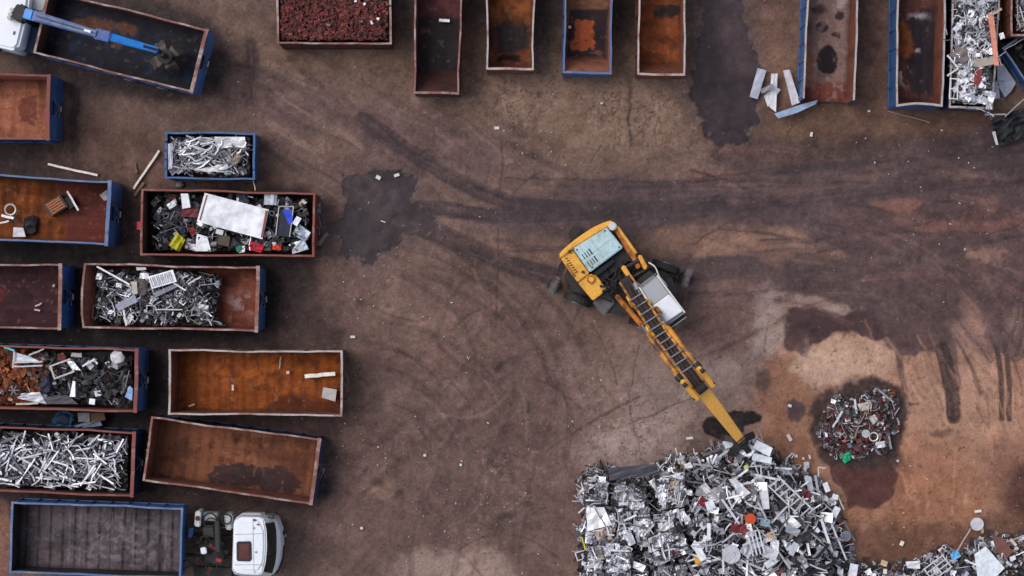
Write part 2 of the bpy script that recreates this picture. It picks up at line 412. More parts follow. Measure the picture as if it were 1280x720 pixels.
patch([(460, 240), (500, 240), (505, 280), (470, 290)], (72, 60, 66), 0.5, 16)  # same painted cloud reflection in the wide puddle
patch([(1035, 575), (1060, 572), (1100, 576), (1118, 588), (1120, 615), (1108, 632), (1090, 640), (1070, 632), (1056, 640), (1052, 620), (1040, 600)], (80, 50, 47), 1, 2, rg=0.3, nz=3)
patch([(1020, 500), (1050, 480), (1100, 474), (1132, 486), (1138, 520), (1122, 560), (1118, 585), (1040, 585), (1025, 560), (1016, 530)], (52, 37, 36), 0.97, 5, nz=5, rg=0.6)
blotch(999, 513, 12, 15, (76, 60, 62), 1, 2.5, nz=4, rg=0.3)
# the oil-black pool under the arm
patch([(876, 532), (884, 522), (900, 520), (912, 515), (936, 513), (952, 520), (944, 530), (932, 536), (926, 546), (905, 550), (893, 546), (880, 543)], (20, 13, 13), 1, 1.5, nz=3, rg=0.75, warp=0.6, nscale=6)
blotch(923, 525, 7, 9, (44, 36, 38), 0.6, 4); blotch(885, 534, 9, 7, (34, 20, 18), 0.7, 4)  # grey sheen on the oil painted in, then a brown tone
# stains by the containers, plus one skip's painted corner shadow
track([(313, 55), (316, 90), (313, 125)], 18, (58, 46, 48), 0.75, streak=0.3, soft=6)
track([(296, 85), (330, 92)], 12, (58, 46, 48), 0.6, soft=5)
track([(92, 85), (95, 130), (92, 170), (95, 215)], 12, (56, 42, 42), 0.75, streak=0.3, soft=4)
track([(788, 96), (787, 140), (788, 185)], 5, (66, 52, 50), 0.6, soft=2)
blotch(378, 605, 22, 12, (40, 32, 34), 0.6, 10)
blotch(400, 612, 12, 14, (34, 30, 32), 0.85, 7, nz=3)  # slanting skip's shadow, painted on the earth beside its lower right corner
blotch(470, 605, 7, 5, (58, 44, 44), 0.7, 3); blotch(456, 588, 5, 4, (56, 44, 46), 0.7, 3); blotch(500, 617, 7, 5, (50, 42, 44), 0.7, 4)
blotch(623, 462, 5, 4, (50, 42, 42), 0.8, 3); blotch(655, 505, 4, 8, (58, 46, 46), 0.6, 3); blotch(632, 645, 11, 5, (52, 44, 48), 0.7, 4, nz=3)
blotch(451, 380, 6, 4, (58, 44, 44), 0.7, 3); blotch(174, 225, 6, 12, (50, 36, 32), 0.7, 4)
blotch(955, 478, 8, 16, (72, 58, 58), 0.7, 5, nz=4); blotch(1143, 508, 4, 3, (62, 44, 40), 0.9, 2); blotch(1175, 540, 14, 4, (88, 66, 58), 0.7, 3, nz=3)
blotch(1100, 55, 8, 6, (54, 42, 40), 0.6, 4); blotch(1085, 80, 6, 4, (54, 42, 40), 0.6, 4)
blotch(480, 150, 26, 10, (80, 62, 62), 0.5, 8, ang=25); blotch(350, 110, 30, 14, (84, 66, 64), 0.5, 12)
patch([(1230, 560), (1300, 560), (1300, 650), (1255, 640), (1235, 600)], (110, 76, 64), 0.6, 16)
patch([(1260, 590), (1300, 580), (1300, 670), (1270, 650)], (70, 46, 42), 0.75, 12)
patch([(1040, 670), (1200, 655), (1300, 640), (1300, 760), (1040, 760)], (80, 55, 46), 0.65, 12, nz=16)
# wheel tracks
TR = (62, 51, 55)
track([(455, 150), (480, 168), (520, 195), (560, 220), (610, 243), (660, 258), (760, 262)], 20, (54, 44, 48), 0.95, 0.15, seed=1, streak=.35, warp=.2)
track([(480, 168), (510, 190), (560, 214)], 7, (48, 40, 42), 0.6, 0.3, seed=2)
track([(528, 260), (560, 262), (620, 270), (740, 266), (900, 254)], 19, (54, 44, 48), 0.95, 0.2, seed=3, streak=.3, warp=.2)
track([(500, 280), (540, 288), (590, 312), (640, 332), (690, 345)], 25, (56, 45, 49), 0.9, 0.1, seed=4, streak=.3, warp=.2)
track([(620, 300), (680, 312), (730, 308)], 6, TR, 0.5, seed=5)
track([(620, 312), (690, 316)], 4, TR, 0.45, seed=6)
track([(740, 250), (860, 238), (1000, 236), (1150, 215), (1300, 205)], 26, (64, 52, 56), 0.55, 0.1, seed=7)
track([(700, 290), (800, 276), (900, 262), (1010, 262), (1120, 240), (1300, 235)], 20, (60, 49, 53), 0.45, 0.15, seed=8)
track([(860, 340), (940, 338), (1030, 345), (1120, 372), (1180, 420), (1190, 480)], 24, (68, 53, 55), 0.5, 0.1, seed=9)
track([(870, 362), (960, 345), (1060, 352), (1130, 400)], 8, (92, 72, 70), 0.4, seed=10)
track([(1178, 436), (1184, 460), (1190, 490), (1192, 521)], 18, (46, 35, 37), 0.97, 0.35, soft=1.0, streak=0.2, warp=.1, seed=11)
track([(1247, 436), (1251, 470), (1253, 524)], 7, (48, 37, 38), 0.9, 0.35, soft=1, streak=0.15, warp=.1, seed=12)
track([(1257, 430), (1261, 470), (1262, 524)], 7, (48, 37, 38), 0.85, 0.35, soft=1, streak=0.15, warp=.1, seed=13)
track([(1123, 440), (1128, 470), (1133, 490)], 7, (74, 56, 54), 0.7, 0.2, seed=14)
track([(1270, 440), (1280, 400), (1290, 350)], 22, (72, 56, 57), 0.7, seed=15)
track([(880, 420), (930, 400), (990, 370), (1040, 350)], 10, (92, 70, 68), 0.5, seed=16)
track([(860, 400), (930, 388), (1000, 360)], 6, (86, 66, 64), 0.4, seed=17)
rt = random.Random(5)
for i in range(24):                                   # faint turning arcs over the middle of the yard
    cx, cy = 470 + rt.uniform(-30, 30), 560 + rt.uniform(-40, 40); r = 60 + i * 9 + rt.uniform(-4, 4)
    a0 = rt.uniform(-1.5, -1.1); a1 = a0 + rt.uniform(0.6, 1.3)
    pts = [(cx + r * math.cos(a0 + (a1 - a0) * t / 6), cy + r * 0.95 * math.sin(a0 + (a1 - a0) * t / 6)) for t in range(7)]
    track(pts, rt.choice([3, 5, 8]), rt.choice([(68, 54, 52), (74, 57, 55), (118, 97, 90)]), 0.5, 0.12, 1.2, 0.5, 0.15, seed=20 + i)
for i in range(26):
    x, y = rt.uniform(430, 720), rt.uniform(290, 690); a = rt.uniform(-1.2, 0.2) + (0.9 if x < 560 else -0.2); L = rt.uniform(40, 140); k = rt.uniform(-0.25, 0.25)
    pts = [(x + L * t / 4 * math.cos(a + k * t), y + L * t / 4 * math.sin(a + k * t)) for t in range(5)]
    track(pts, rt.choice([2.5, 4, 7]), rt.choice([(70, 55, 53), (74, 58, 56), (116, 96, 88)]), 0.45, 0.0, 1.3, 0.6, 0.15, seed=40 + i)
for i in range(34):                                   # scuffs in the swath
    x, y = rt.uniform(840, 1260), rt.uniform(180, 400); a = rt.uniform(-0.2, 0.25) + max(0, (x - 1040) / 400) * 0.7 * (y > 290); L = rt.uniform(60, 200)
    pts = [(x + L * t / 3 * math.cos(a + 0.05 * t), y + L * t / 3 * math.sin(a + 0.05 * t)) for t in range(4)]
    track(pts, rt.choice([2, 3, 5, 9]), rt.choice([(56, 44, 47), (60, 47, 50), (98, 74, 70), (108, 82, 76)]), 0.5, 0.0, 1.3, 0.6, 0.25, seed=70 + i)
for i in range(40):                                   # rake marks in the dry earth lower right
    x, y = rt.uniform(960, 1270), rt.uniform(400, 640); a = 1.25 + (x - 1130) / 700 + rt.uniform(-0.3, 0.3); L = rt.uniform(25, 90)
    pts = [(x + L * t / 3 * math.cos(a), y + L * t / 3 * math.sin(a)) for t in range(4)]
    track(pts, rt.choice([1.5, 2.5, 4]), rt.choice([(108, 76, 62), (166, 132, 112), (118, 84, 68), (158, 122, 104)]), 0.38, 0.0, 1.4, 0.6, 0.6, seed=110 + i)
for i in range(40):                                   # and up in the top strip
    x, y = rt.uniform(300, 620), rt.uniform(70, 200); a = 0.55 + rt.uniform(-0.2, 0.3); L = rt.uniform(40, 120)
    pts = [(x + L * t / 3 * math.cos(a), y + L * t / 3 * math.sin(a)) for t in range(4)]
    track(pts, rt.choice([2, 4, 6, 9]), rt.choice([(78, 60, 60), (72, 57, 58), (122, 101, 92)]), 0.45, 0.0, 1.5, 0.6, 0.25, seed=150 + i)
# paired wheel ruts sweeping through the middle of the yard and out to the right
def pair(pts, gap, w, c, a, seed):
    sp = smooth_pts(pts, False, 3)
    for s_ in (-1, 1):
        q = []
        for i, p in enumerate(sp):
            p0, p1 = sp[max(0, i - 1)], sp[min(len(sp) - 1, i + 1)]; dx, dy = p1[0] - p0[0], p1[1] - p0[1]; L = math.hypot(dx, dy) + 1e-6
            q.append((p[0] - dy / L * gap / 2 * s_, p[1] + dx / L * gap / 2 * s_))
        track(q[::2] + [q[-1]], w, c, a, 0.25, 2.4, 0.6, 0.3, seed=seed + s_)
DT = (68, 54, 53)
pair([(480, 300), (560, 345), (610, 400), (620, 470), (600, 540), (560, 620), (540, 720)], 56, 9, DT, 0.33, 300)
pair([(520, 300), (600, 350), (660, 420), (668, 500), (640, 590), (620, 720)], 54, 8, DT, 0.30, 304)
pair([(410, 560), (480, 520), (540, 470), (580, 400), (590, 330)], 50, 8, DT, 0.27, 308)
pair([(400, 720), (470, 640), (560, 560), (640, 500), (740, 440)], 54, 7, DT, 0.24, 312)
pair([(330, 60), (420, 110), (500, 160), (600, 210)], 50, 9, (74, 60, 60), .5, 316)
pair([(640, 245), (760, 250), (900, 245), (1040, 225), (1180, 212), (1300, 206)], 40, 11, (54, 43, 47), .6, 320)
pair([(850, 350), (960, 340), (1050, 330), (1150, 300), (1300, 270)], 44, 9, (58, 46, 49), .5, 324)
pair([(1000, 300), (1110, 320), (1200, 370), (1255, 440)], 40, 9, (58, 46, 49), .5, 332)
pair([(860, 430), (930, 400), (1000, 365), (1080, 345)], 42, 7, (80, 62, 62), .5, 336)
# slab joints and cracks
CR = (56, 42, 42)
for pts in ([(625, 182), (627, 215), (624, 260), (623, 330), (618, 400)], [(630, 223), (760, 225), (900, 226), (1100, 228), (1300, 226)], [(868, 306), (885, 292), (925, 275), (955, 262)],
            [(786, 180), (788, 150), (787, 98)], [(800, 430), (786, 500), (800, 560), (806, 600)], [(786, 528), (830, 512), (870, 497)], [(640, 245), (660, 225), (680, 215)],
            [(730, 220), (740, 200), (750, 180)], [(740, 405), (760, 440), (770, 480)], [(545, 300), (600, 330)], [(1128, 290), (1250, 290), (1280, 276)], [(960, 400), (955, 440)]):
    track(pts, 1.6, CR, 0.6, 0.0, 1.0, 0.35, 0.5, seed=200)
# swirls in the swath, rake marks and salt-white crusts on the dry earth
for i in range(46):
    cx, cy = 1040 + rt.uniform(-40, 40), 520 + rt.uniform(-40, 40); r_ = rt.uniform(120, 260); a0 = rt.uniform(-1.6, -.5); a1 = a0 + rt.uniform(.25, .6)
    track([(cx + r_ * math.cos(a0 + (a1 - a0) * t / 5), cy + r_ * math.sin(a0 + (a1 - a0) * t / 5)) for t in range(6)], rt.choice([1.5, 2.5, 4]), rt.choice([(62, 49, 51), (92, 72, 70), (98, 76, 72)]), .38, 0, 1.3, .5, .3, seed=400 + i)
for i in range(50):
    x, y = rt.uniform(1130, 1270), rt.uniform(410, 520); a = rt.uniform(.9, 1.5); L = rt.uniform(20, 60)
    track([(x + L * t / 3 * math.cos(a), y + L * t / 3 * math.sin(a)) for t in range(4)], rt.choice([1.5, 2.5]), rt.choice([(106, 76, 62), (176, 144, 124), (112, 82, 68)]), .45, 0, 1.1, .5, .4, seed=460 + i)
blotch(960, 400, 14, 40, (150, 134, 130), 0.5, 12, nz=22, nscale=7); blotch(1040, 460, 50, 26, (176, 150, 136), 0.5, 12, nz=22, nscale=7); blotch(1170, 330, 10, 14, (104, 82, 80), .5, 6, nz=8)
blotch(800, 560, 60, 34, (166, 150, 150), 0.4, 14, nz=24, nscale=7); blotch(840, 450, 50, 24, (140, 120, 116), 0.35, 14, nz=20, nscale=8); blotch(720, 470, 30, 40, (128, 106, 100), 0.35, 14, nz=20, nscale=8)
blotch(1232, 320, 24, 12, (130, 98, 88), .5, 6, nz=14, nscale=6); blotch(1225, 262, 20, 10, (122, 84, 74), .5, 6, nz=14, nscale=6); blotch(440, 480, 34, 50, (116, 92, 80), .45, 18, nz=20, nscale=12)
m = (sstep(.05, .5, fbm(GX / 26, GY / 15, 95, 5)) * .5)[..., None]; col = col * (1 - m * .17)
m = (sstep(.05, .5, fbm(GX / 20 + 40, GY / 20, 97, 5)) * .5)[..., None]; col = col * (1 + m * .2)
# texture: grain, mottling, dusty freckles
col += (fbm(GX / 45, GY / 45, 5, 4)[..., None]) * C(13, 11, 10)
col += (fbm(GX / 9, GY / 9, 9, 4)[..., None]) * C(12, 11, 10)
g = fbm(GX / 2.6, GY / 2.6, 13, 3)[..., None]; damp = (0.35 + 0.65 * sstep(0.2, 0.7, rough))[..., None]
col += g * C(13, 12, 11) * damp
zone = np.zeros_like(rough)
for (cx, cy, rx, ry, a) in ((655, 120, 60, 50, 1), (790, 140, 80, 40, 1), (840, 175, 50, 30, .6), (560, 110, 40, 40, .6), (790, 540, 70, 60, .7), (640, 600, 50, 80, .5), (730, 490, 50, 50, .5), (460, 350, 50, 30, .4), (240, 130, 60, 40, .4)):
    zone = np.maximum(zone, a * np.exp(-(((GX - cx) / rx) ** 2 + ((GY - cy) / ry) ** 2)))
rid = 1 - np.abs(fbm(GX / 11, GY / 11, 17, 4)) * 2
m = (sstep(0.86, 0.97, rid) * zone * 0.8)[..., None]; col = col * (1 - m) + C(62, 46, 46) * m
m = (sstep(0.30, 0.55, fbm(GX / 5, GY / 5, 21, 3)) * (0.12 + zone * 0.5))[..., None] * damp; col = col * (1 - m) + C(150, 130, 126) * m
m = (sstep(0.42, 0.6, fbm(GX / 4, GY / 4, 25, 3)) * 0.4)[..., None] * damp; col = col * (1 - m) + C(56, 44, 44) * m
spk = np.random.RandomState(3).rand(NY, NX)[..., None]
m = (spk > 0.9994) * 0.5; col = col * (1 - m) + C(176, 166, 164) * m
hgt += fbm(GX / 9, GY / 9, 30, 3) * 0.012 * damp[..., 0]
GAIN = 1.09
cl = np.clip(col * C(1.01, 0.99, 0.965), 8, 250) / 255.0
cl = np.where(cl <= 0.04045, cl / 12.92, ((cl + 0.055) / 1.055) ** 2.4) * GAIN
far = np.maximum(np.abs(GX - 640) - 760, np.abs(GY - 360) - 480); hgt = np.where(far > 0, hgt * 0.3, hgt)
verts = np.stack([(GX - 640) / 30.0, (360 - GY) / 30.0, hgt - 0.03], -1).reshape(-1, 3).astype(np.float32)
idx = np.arange(NX * NY).reshape(NY, NX)
q = np.stack([idx[1:, :-1], idx[1:, 1:], idx[:-1, 1:], idx[:-1, :-1]], -1).reshape(-1)
def np_mesh(name, verts, q, colr, rgh, mat):
    me = bpy.data.meshes.new(name); nf = len(q) // 4
    me.vertices.add(len(verts)); me.vertices.foreach_set('co', verts.reshape(-1))
    me.loops.add(len(q)); me.loops.foreach_set('vertex_index', q.astype(np.int32))
    me.polygons.add(nf); me.polygons.foreach_set('loop_start', np.arange(0, nf * 4, 4, dtype=np.int32))
    me.polygons.foreach_set('use_smooth', np.ones(nf, bool))
    a = me.attributes.new('col', 'FLOAT_COLOR', 'POINT')
    a.data.foreach_set('color', np.concatenate([colr, np.ones((len(verts), 1))], 1).astype(np.float32).reshape(-1))
    r = me.attributes.new('rough', 'FLOAT', 'POINT'); r.data.foreach_set('value', rgh.astype(np.float32).reshape(-1))
    me.materials.append(mat); me.update(); me.validate()
    o = bpy.data.objects.new(name, me); COL.objects.link(o); return o
gm, nt, b = new_mat('earth_yard')
a = node(nt, 'ShaderNodeAttribute', attribute_name='col'); ar = node(nt, 'ShaderNodeAttribute', attribute_name='rough')
n1 = noise(nt, 14, 5, 0.75); n2 = noise(nt, 3.0, 6, 0.7)
dk = ramp(nt, n1, 0.3, 0.7, 0.78, 1.22)
v = nt.nodes.new('ShaderNodeCombineColor')
for i in range(3): nt.links.new(dk, v.inputs[i])
nt.links.new(mixc(nt, 1.0, a.outputs['Color'], v.outputs[0], 'MULTIPLY'), b.inputs['Base Color'])
nt.links.new(ar.outputs['Fac'], b.inputs['Roughness']); b.inputs['Specular IOR Level'].default_value = 0.3
bs = nt.nodes.new('ShaderNodeMath'); bs.operation = 'MULTIPLY'; nt.links.new(ar.outputs['Fac'], bs.inputs[0]); bs.inputs[1].default_value = 0.55
bn = nt.nodes.new('ShaderNodeBump'); bn.inputs['Distance'].default_value = 0.04
nt.links.new(bs.outputs[0], bn.inputs['Strength']); nt.links.new(n1, bn.inputs['Height']); nt.links.new(bn.outputs['Normal'], b.inputs['Normal'])
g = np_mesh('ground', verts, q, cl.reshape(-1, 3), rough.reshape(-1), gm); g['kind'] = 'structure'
# ================================================================ SKIPS
class Canvas:
    def __init__(s, X, Y, base, seed=0, amp=14):
        s.X, s.Y = X, Y; s.col = np.zeros(X.shape + (3,), np.float32) + C(*base); s.rough = np.full(X.shape, 0.7, np.float32); s.seed = seed
        s.col += fbm(X / 22, Y / 22, 300 + seed, 4)[..., None] * amp * C(1, .7, .6)
        s.DX = X + fbm(X / 7, Y / 7, 310 + seed, 4) * 5; s.DY = Y + fbm(X / 7, Y / 7, 330 + seed, 4) * 5
    def patch(s, pts, c, a=1.0, soft=1.5, warp=1.0, rg=None, sm=True):
        if sm and len(pts) > 4: pts = smooth_pts(pts, True, 4)
        d = sdf(s.X * (1 - warp) + s.DX * warp, s.Y * (1 - warp) + s.DY * warp, pts)
        m = sstep(-soft, soft, d) * a
        s.col = s.col * (1 - m[..., None]) + C(*c) * m[..., None]
        if rg is not None: s.rough = s.rough * (1 - m) + rg * m
        return s
    def blob(s, cx, cy, rx, ry, c, a=1.0, soft=2.0, rg=None, warp=1.0):
        return s.patch([(cx + rx * math.cos(i * math.pi / 5), cy + ry * math.sin(i * math.pi / 5)) for i in range(10)], c, a, soft, warp, rg)
    def speck(s, c, thr, scale, a=0.8, zone=None):
        m = sstep(thr, thr + 0.15, fbm(s.X / scale, s.Y / scale, 350 + s.seed, 4)) * a
        if zone: m = m * np.exp(-(((s.X - zone[0]) / zone[2]) ** 2 + ((s.Y - zone[1]) / zone[3]) ** 2))
        s.col = s.col * (1 - m[..., None]) + C(*c) * m[..., None]; return s
    def ribs(s, T, period, c, a=0.4, wd=0.25):
        """cross members showing through the floor plate; T = distance along the floor in metres"""
        ph = (T / period + fbm(s.X / 30, s.Y / 30, 380 + s.seed, 2) * 0.08) % 1.0
        m = sstep(0.5 - wd, 0.5, 1 - np.abs(ph - 0.5) * 2 - 0.5 + wd) * a * (0.6 + 0.8 * vnoise(s.X / 9, s.Y / 9, 390 + s.seed))
        m = np.clip(m, 0, 1); s.col = s.col * (1 - m[..., None]) + C(*c) * m[..., None]; return s
def w1(x, seed):
    return (math.sin(x * 1.1 + seed) + 0.6 * math.sin(x * 2.3 + seed * 1.7) + 0.35 * math.sin(x * 5.1 + seed * 2.9)) / 1.95
SK = 'roll-off scrap skips standing in the yard'
def skip(quad, label, rail='rail_rust', outer='blue', inner='rust_wall', base=0.0, h=1.9, floorfn=None, hook=None, slope=(0, 0), ext=0.3, group=SK, bend=0.045, seed=1, kind='roll_off_skip', cat='skip', rails=None, opened=None, bow=0.0, lift=0.0):
    zt = base + h; ext = ext * .5
    c0, c1, c2, c3 = [P(x, y, zt) for x, y in quad]
    ctr = (c0 + c1 + c2 + c3) / 4; ax = (c1 - c0 + c2 - c3) / 2; L = ax.length; W = ((c0 - c3).length + (c1 - c2).length) / 2
    rz = math.atan2(ax.y, ax.x)
    root = empty(kind, (ctr.x, ctr.y, base), rz, label, cat, group)
    Wm = WM[root.name]; zf = 0.22 + lift; hx, hy = L / 2, W / 2; t = 0.05; rm = M[rail]; om = M[outer]; im = M[inner]
    taper = ((c1 - c2).length - (c0 - c3).length) / 2 / L
    def warp(v):
        f = max(0, (v.z - zf) / h)
        y = v.y * (1 + 2 * taper * v.x / W) + bend * w1(v.x, seed) * f * (1 if v.y > 0 else -0.7)
        return Vector((v.x + (bow * (1 - (v.y / hy) ** 2) * f if v.x > hx - 0.15 and bow < 0 else 0) - (bow * (1 - (v.y / hy) ** 2) * f if v.x < -hx + 0.15 and bow > 0 else 0) + bend * 0.5 * w1(v.y * 2, seed + 3) * f, y, v.z + bend * 0.5 * w1(v.x * 1.3, seed + 5) * f))
    # floor, its stains laid down on a fine mesh
    s0, s1 = slope; fx0, fx1 = -hx + t + s0, hx - t - s1
    nx, ny = int((fx1 - fx0) / 0.045) + 1, int((W - 2 * t) / 0.045) + 1
    lx, ly = np.meshgrid(np.linspace(fx0, fx1, nx), np.linspace(-hy + t, hy - t, ny))
    ly = ly * (1 + 2 * taper * lx / W)
    wxx = ctr.x + lx * math.cos(rz) - ly * math.sin(rz); wyy = ctr.y + lx * math.sin(rz) + ly * math.cos(rz)
    kk = CAMH / (CAMH - base - zf) * 30
    PX, PY = wxx * kk + 640, 360 - wyy * kk
    cv = floorfn(PX, PY, lx - fx0) if floorfn else Canvas(PX, PY, (80, 46, 38), seed).ribs(lx - fx0, 0.6, (56, 34, 30))
    gm_ = fbm(lx * .55 + seed, ly * 6, 440 + seed, 4); cv.col += gm_[..., None] * C(13, 9, 7); m = (sstep(.12, .4, fbm(lx * 1.2, ly * 1.2 + seed, 460 + seed, 5)) * .45)[..., None]; cv.col = cv.col * (1 - m * .45)
    m = (sstep(.38, .55, fbm(lx * 5, ly * 5 + seed, 480 + seed, 4)) * .3)[..., None]; cv.col = cv.col * (1 - m) + C(168, 140, 128) * m
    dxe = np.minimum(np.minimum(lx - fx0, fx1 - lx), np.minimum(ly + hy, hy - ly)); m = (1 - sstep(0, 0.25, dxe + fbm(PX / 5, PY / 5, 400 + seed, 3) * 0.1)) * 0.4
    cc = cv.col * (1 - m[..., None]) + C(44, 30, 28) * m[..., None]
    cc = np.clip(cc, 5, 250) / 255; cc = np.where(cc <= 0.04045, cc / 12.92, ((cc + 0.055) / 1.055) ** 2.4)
    hz = fbm(PX / 18, PY / 18, 420 + seed, 3) * 0.012 + zf
    ii = np.arange(nx * ny).reshape(ny, nx); q = np.stack([ii[:-1, :-1], ii[:-1, 1:], ii[1:, 1:], ii[1:, :-1]], -1).reshape(-1)
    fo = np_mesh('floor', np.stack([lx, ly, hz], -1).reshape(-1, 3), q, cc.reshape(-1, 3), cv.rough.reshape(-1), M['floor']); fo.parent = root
    ns = max(4, int(L / 0.45)); xs = [-hx + L * i / ns for i in range(ns + 1)]
    for sg in (1, -1):
        mb = MB(); y1, y0 = sg * hy, sg * (hy - t)
        for a, b_ in zip(xs, xs[1:]):
            mb.box(a, b_, min(y0 + sg * 0.012, y1), max(y0 + sg * 0.012, y1), 0.1, h - 0.09, 0)
            mb.box(a, b_, min(y0, y0 + sg * 0.010), max(y0, y0 + sg * 0.010), zf - 0.02, h - 0.09, 1)
        k = int(L / 0.75)
        for i in range(k + 1):
            x = -hx + 0.1 + (L - 0.2) * i / k
            mb.box(x - 0.04, x + 0.04, min(y1, y1 + sg * 0.035), max(y1, y1 + sg * 0.035), 0.12, h - 0.12, 0)
        mb.box(-hx, hx, min(y1, y1 + sg * 0.04), max(y1, y1 + sg * 0.04), 0.08, 0.16, 0)
        mb.build('side_wall', [om, im], root, warp=warp, local=False)
    for sg, sl in ((-1, s0), (1, s1)):
        if opened == sg: continue
        mb = MB(); ys = [-hy + t + (W - 2 * t) * i / 4 for i in range(5)]
        for a, b_ in zip(ys, ys[1:]):
            X1 = sg * hx; X0 = sg * (hx - t)
            mb.box(min(X0 + sg * .012, X1), max(X0 + sg * .012, X1), a, b_, 0.1, h - 0.09, 0)
            if sl:
                mb.add([Vector((sg * (hx - t - sl), a, zf)), Vector((sg * (hx - t - sl), b_, zf)), Vector((sg * (hx - t), b_, h - 0.12)), Vector((sg * (hx - t), a, h - 0.12))], [(0, 1, 2, 3)], 1)
            else: mb.box(min(X0, X0 + sg * .01), max(X0, X0 + sg * .01), a, b_, zf - 0.02, h - 0.09, 1)
        nm = 'end_wall' if hook != -sg or hook is None else 'rear_door'
        e = mb.build(nm, [om, im], root, warp=warp, local=False)
        if hook == -sg or hook == 0:
            for yy in (-hy * 0.6, 0.0, hy * 0.6):
                hb = MB(); hb.box(min(sg * hx, sg * (hx + .06)), max(sg * hx, sg * (hx + .06)), yy - .04, yy + .04, 0.15, h - 0.15)
                hb.build('door_rib', om, root, local=False)
            lb = MB(); lb.tube([(sg * (hx + 0.09), hy * 0.35, h * 0.5), (sg * (hx + 0.2), 0.05, h * 0.55), (sg * (hx + 0.12), -hy * 0.3, h * 0.45)], 0.018)
            lb.tube([(sg * (hx + 0.08), -0.1, 0.2), (sg * (hx + 0.10), -0.1, h - 0.3)], 0.025)
            lb.build('latch', M['steel_grey'], root, local=False)
    # rail
    rb = MB(); rw = 0.07
    for k_, (p, q_) in enumerate((((-hx, hy), (hx, hy)), ((hx, hy), (hx, -hy)), ((hx, -hy), (-hx, -hy)), ((-hx, -hy), (-hx, hy)))):
        if opened == (1 if k_ == 1 else -1 if k_ == 3 else 0): continue
        n = ns if k_ % 2 == 0 else 5
        for i in range(n):
            a = [p[j] + (q_[j] - p[j]) * i / n for j in (0, 1)]; b_ = [p[j] + (q_[j] - p[j]) * (i + 1) / n for j in (0, 1)]
            ww = rw if k_ % 2 == 0 else rw * (2.1 if (hook == 1 and k_ == 1) else 1.25)
            rb.box(min(a[0], b_[0]) - (ww / 2 if k_ % 2 else 0), max(a[0], b_[0]) + (ww / 2 if k_ % 2 else 0), min(a[1], b_[1]) - (ww / 2 if k_ % 2 == 0 else ww / 2 - .004), max(a[1], b_[1]) + (ww / 2 if k_ % 2 == 0 else ww / 2 - .004), h - 0.087 - (.003 if k_ % 2 else 0), h + (0.003 if k_ % 2 else 0))
    rb.build('top_rail', M[rails] if rails else rm, root, warp=warp, local=False)
    if hook:
        s_ = hook; hb = MB()     # lifting frame: sloping plates and the hoop that the truck arm takes
        e0, e1 = s_ * (hx + 0.03), s_ * (hx + ext)
        for a, b_ in ((-hy + .02, -0.28), (0.28, hy - .02)):
            vs = [(e0, a, h - .02), (e0, b_, h - .02), (e1, b_, h * .62), (e1, a, h * .62), (e1, a, .15), (e1, b_, .15), (e0, b_, .15), (e0, a, .15)]
            hb.add([Vector(v) for v in vs], [(0, 1, 2, 3), (3, 2, 5, 4), (0, 3, 4, 7), (1, 6, 5, 2), (4, 5, 6, 7)])
        hb.box(min(e0, e1 - s_ * .1), max(e0, e1 - s_ * .1), -0.28, 0.28, 0.15, h * 0.5)
        hb.build('lifting_frame', om, root, local=False)
        kb = MB(); kb.tube([(e1, -0.14, 0.9), (e1 + s_ * .16, -0.1, 1.15), (e1 + s_ * .16, 0.1, 1.15), (e1, 0.14, 0.9)], 0.03, 8)
        kb.tube([(e1 - s_ * .05, -.3, h * .7), (e1 + s_ * .06, 0.0, h * .55), (e1 - s_ * .05, .28, h * .72)], 0.018, 5)
        kb.tube([(e1 - s_ * .05, .35, h * .6), (e1 + s_ * .09, 0.05, h * .5), (e1 + s_ * .09, -.35, h * .62)], 0.015, 5)
        kb.build('hook_bar', M['steel_grey'], root, local=False)
    for yy in (-0.53, 0.53):
        mb = MB(); mb.box(-hx + .1, hx - .1, yy - .05, yy + .05, 0.0, 0.17); mb.build('runner', om, root, local=False)
    for xx in (-hx + .35, hx - .35):
        for yy in (-0.75, 0.75):
            mb = MB(); mb.tube([(xx, yy - .1, .1), (xx, yy + .1, .1)], 0.1, 12); mb.build('roller', M['steel_dark'], root, local=False)
    return root
def F(base, ops=None, rib=None, amp=14, seed=1):
    def fn(X, Y, T):
        cv = Canvas(X, Y, base, seed, amp)
        if rib: cv.ribs(T, *rib)
        if ops: ops(cv)
        return cv
    return fn
def o1(c):
    c.patch([(95, 22), (165, 30), (168, 45), (150, 42), (100, 34)], (104, 62, 44), 0.9, 2); c.blob(145, 58, 8, 3, (84, 54, 46)); c.speck((40, 56, 96), 0.25, 9, 0.5); c.speck((92, 60, 46), 0.45, 4, 0.6); c.rough[:] = 0.5
skip([(60, -12), (255, 37), (242, 115), (45, 66)], 'blue skip with near-black floor under the open grapple of the loader crane', 'rail_rust', 'blue', 'rust_dark', 1.1, 1.55, F((26, 27, 38), o1, amp=8, seed=1), 1, ext=.35, seed=1)
def o2(c): c.patch([(26, 124), (45, 122), (46, 145), (44, 158), (36, 152), (26, 150)], (104, 46, 34), 1, 1.2, rg=.3); c.speck((128, 72, 54), .2, 8, .6); c.speck((180, 130, 108), .4, 5, .4)
skip([(-140, 90), (62, 94), (58, 174), (-140, 171)], 'pale orange empty skip at the left edge with one dark red drip stain', 'rail_red', 'blue', 'rust_pale', 0, 1.9, F((156, 100, 78), o2, (0.55, (126, 76, 58), .45), seed=2), 1, ext=.4, seed=2)
def o3(c):
    c.patch([(72, 226), (140, 226), (140, 310), (84, 310), (80, 270)], (92, 44, 42), .9, 8); c.speck((150, 84, 40), .2, 10, .5, (20, 250, 60, 60)); c.blob(75, 290, 4, 4, (70, 36, 26), .8)
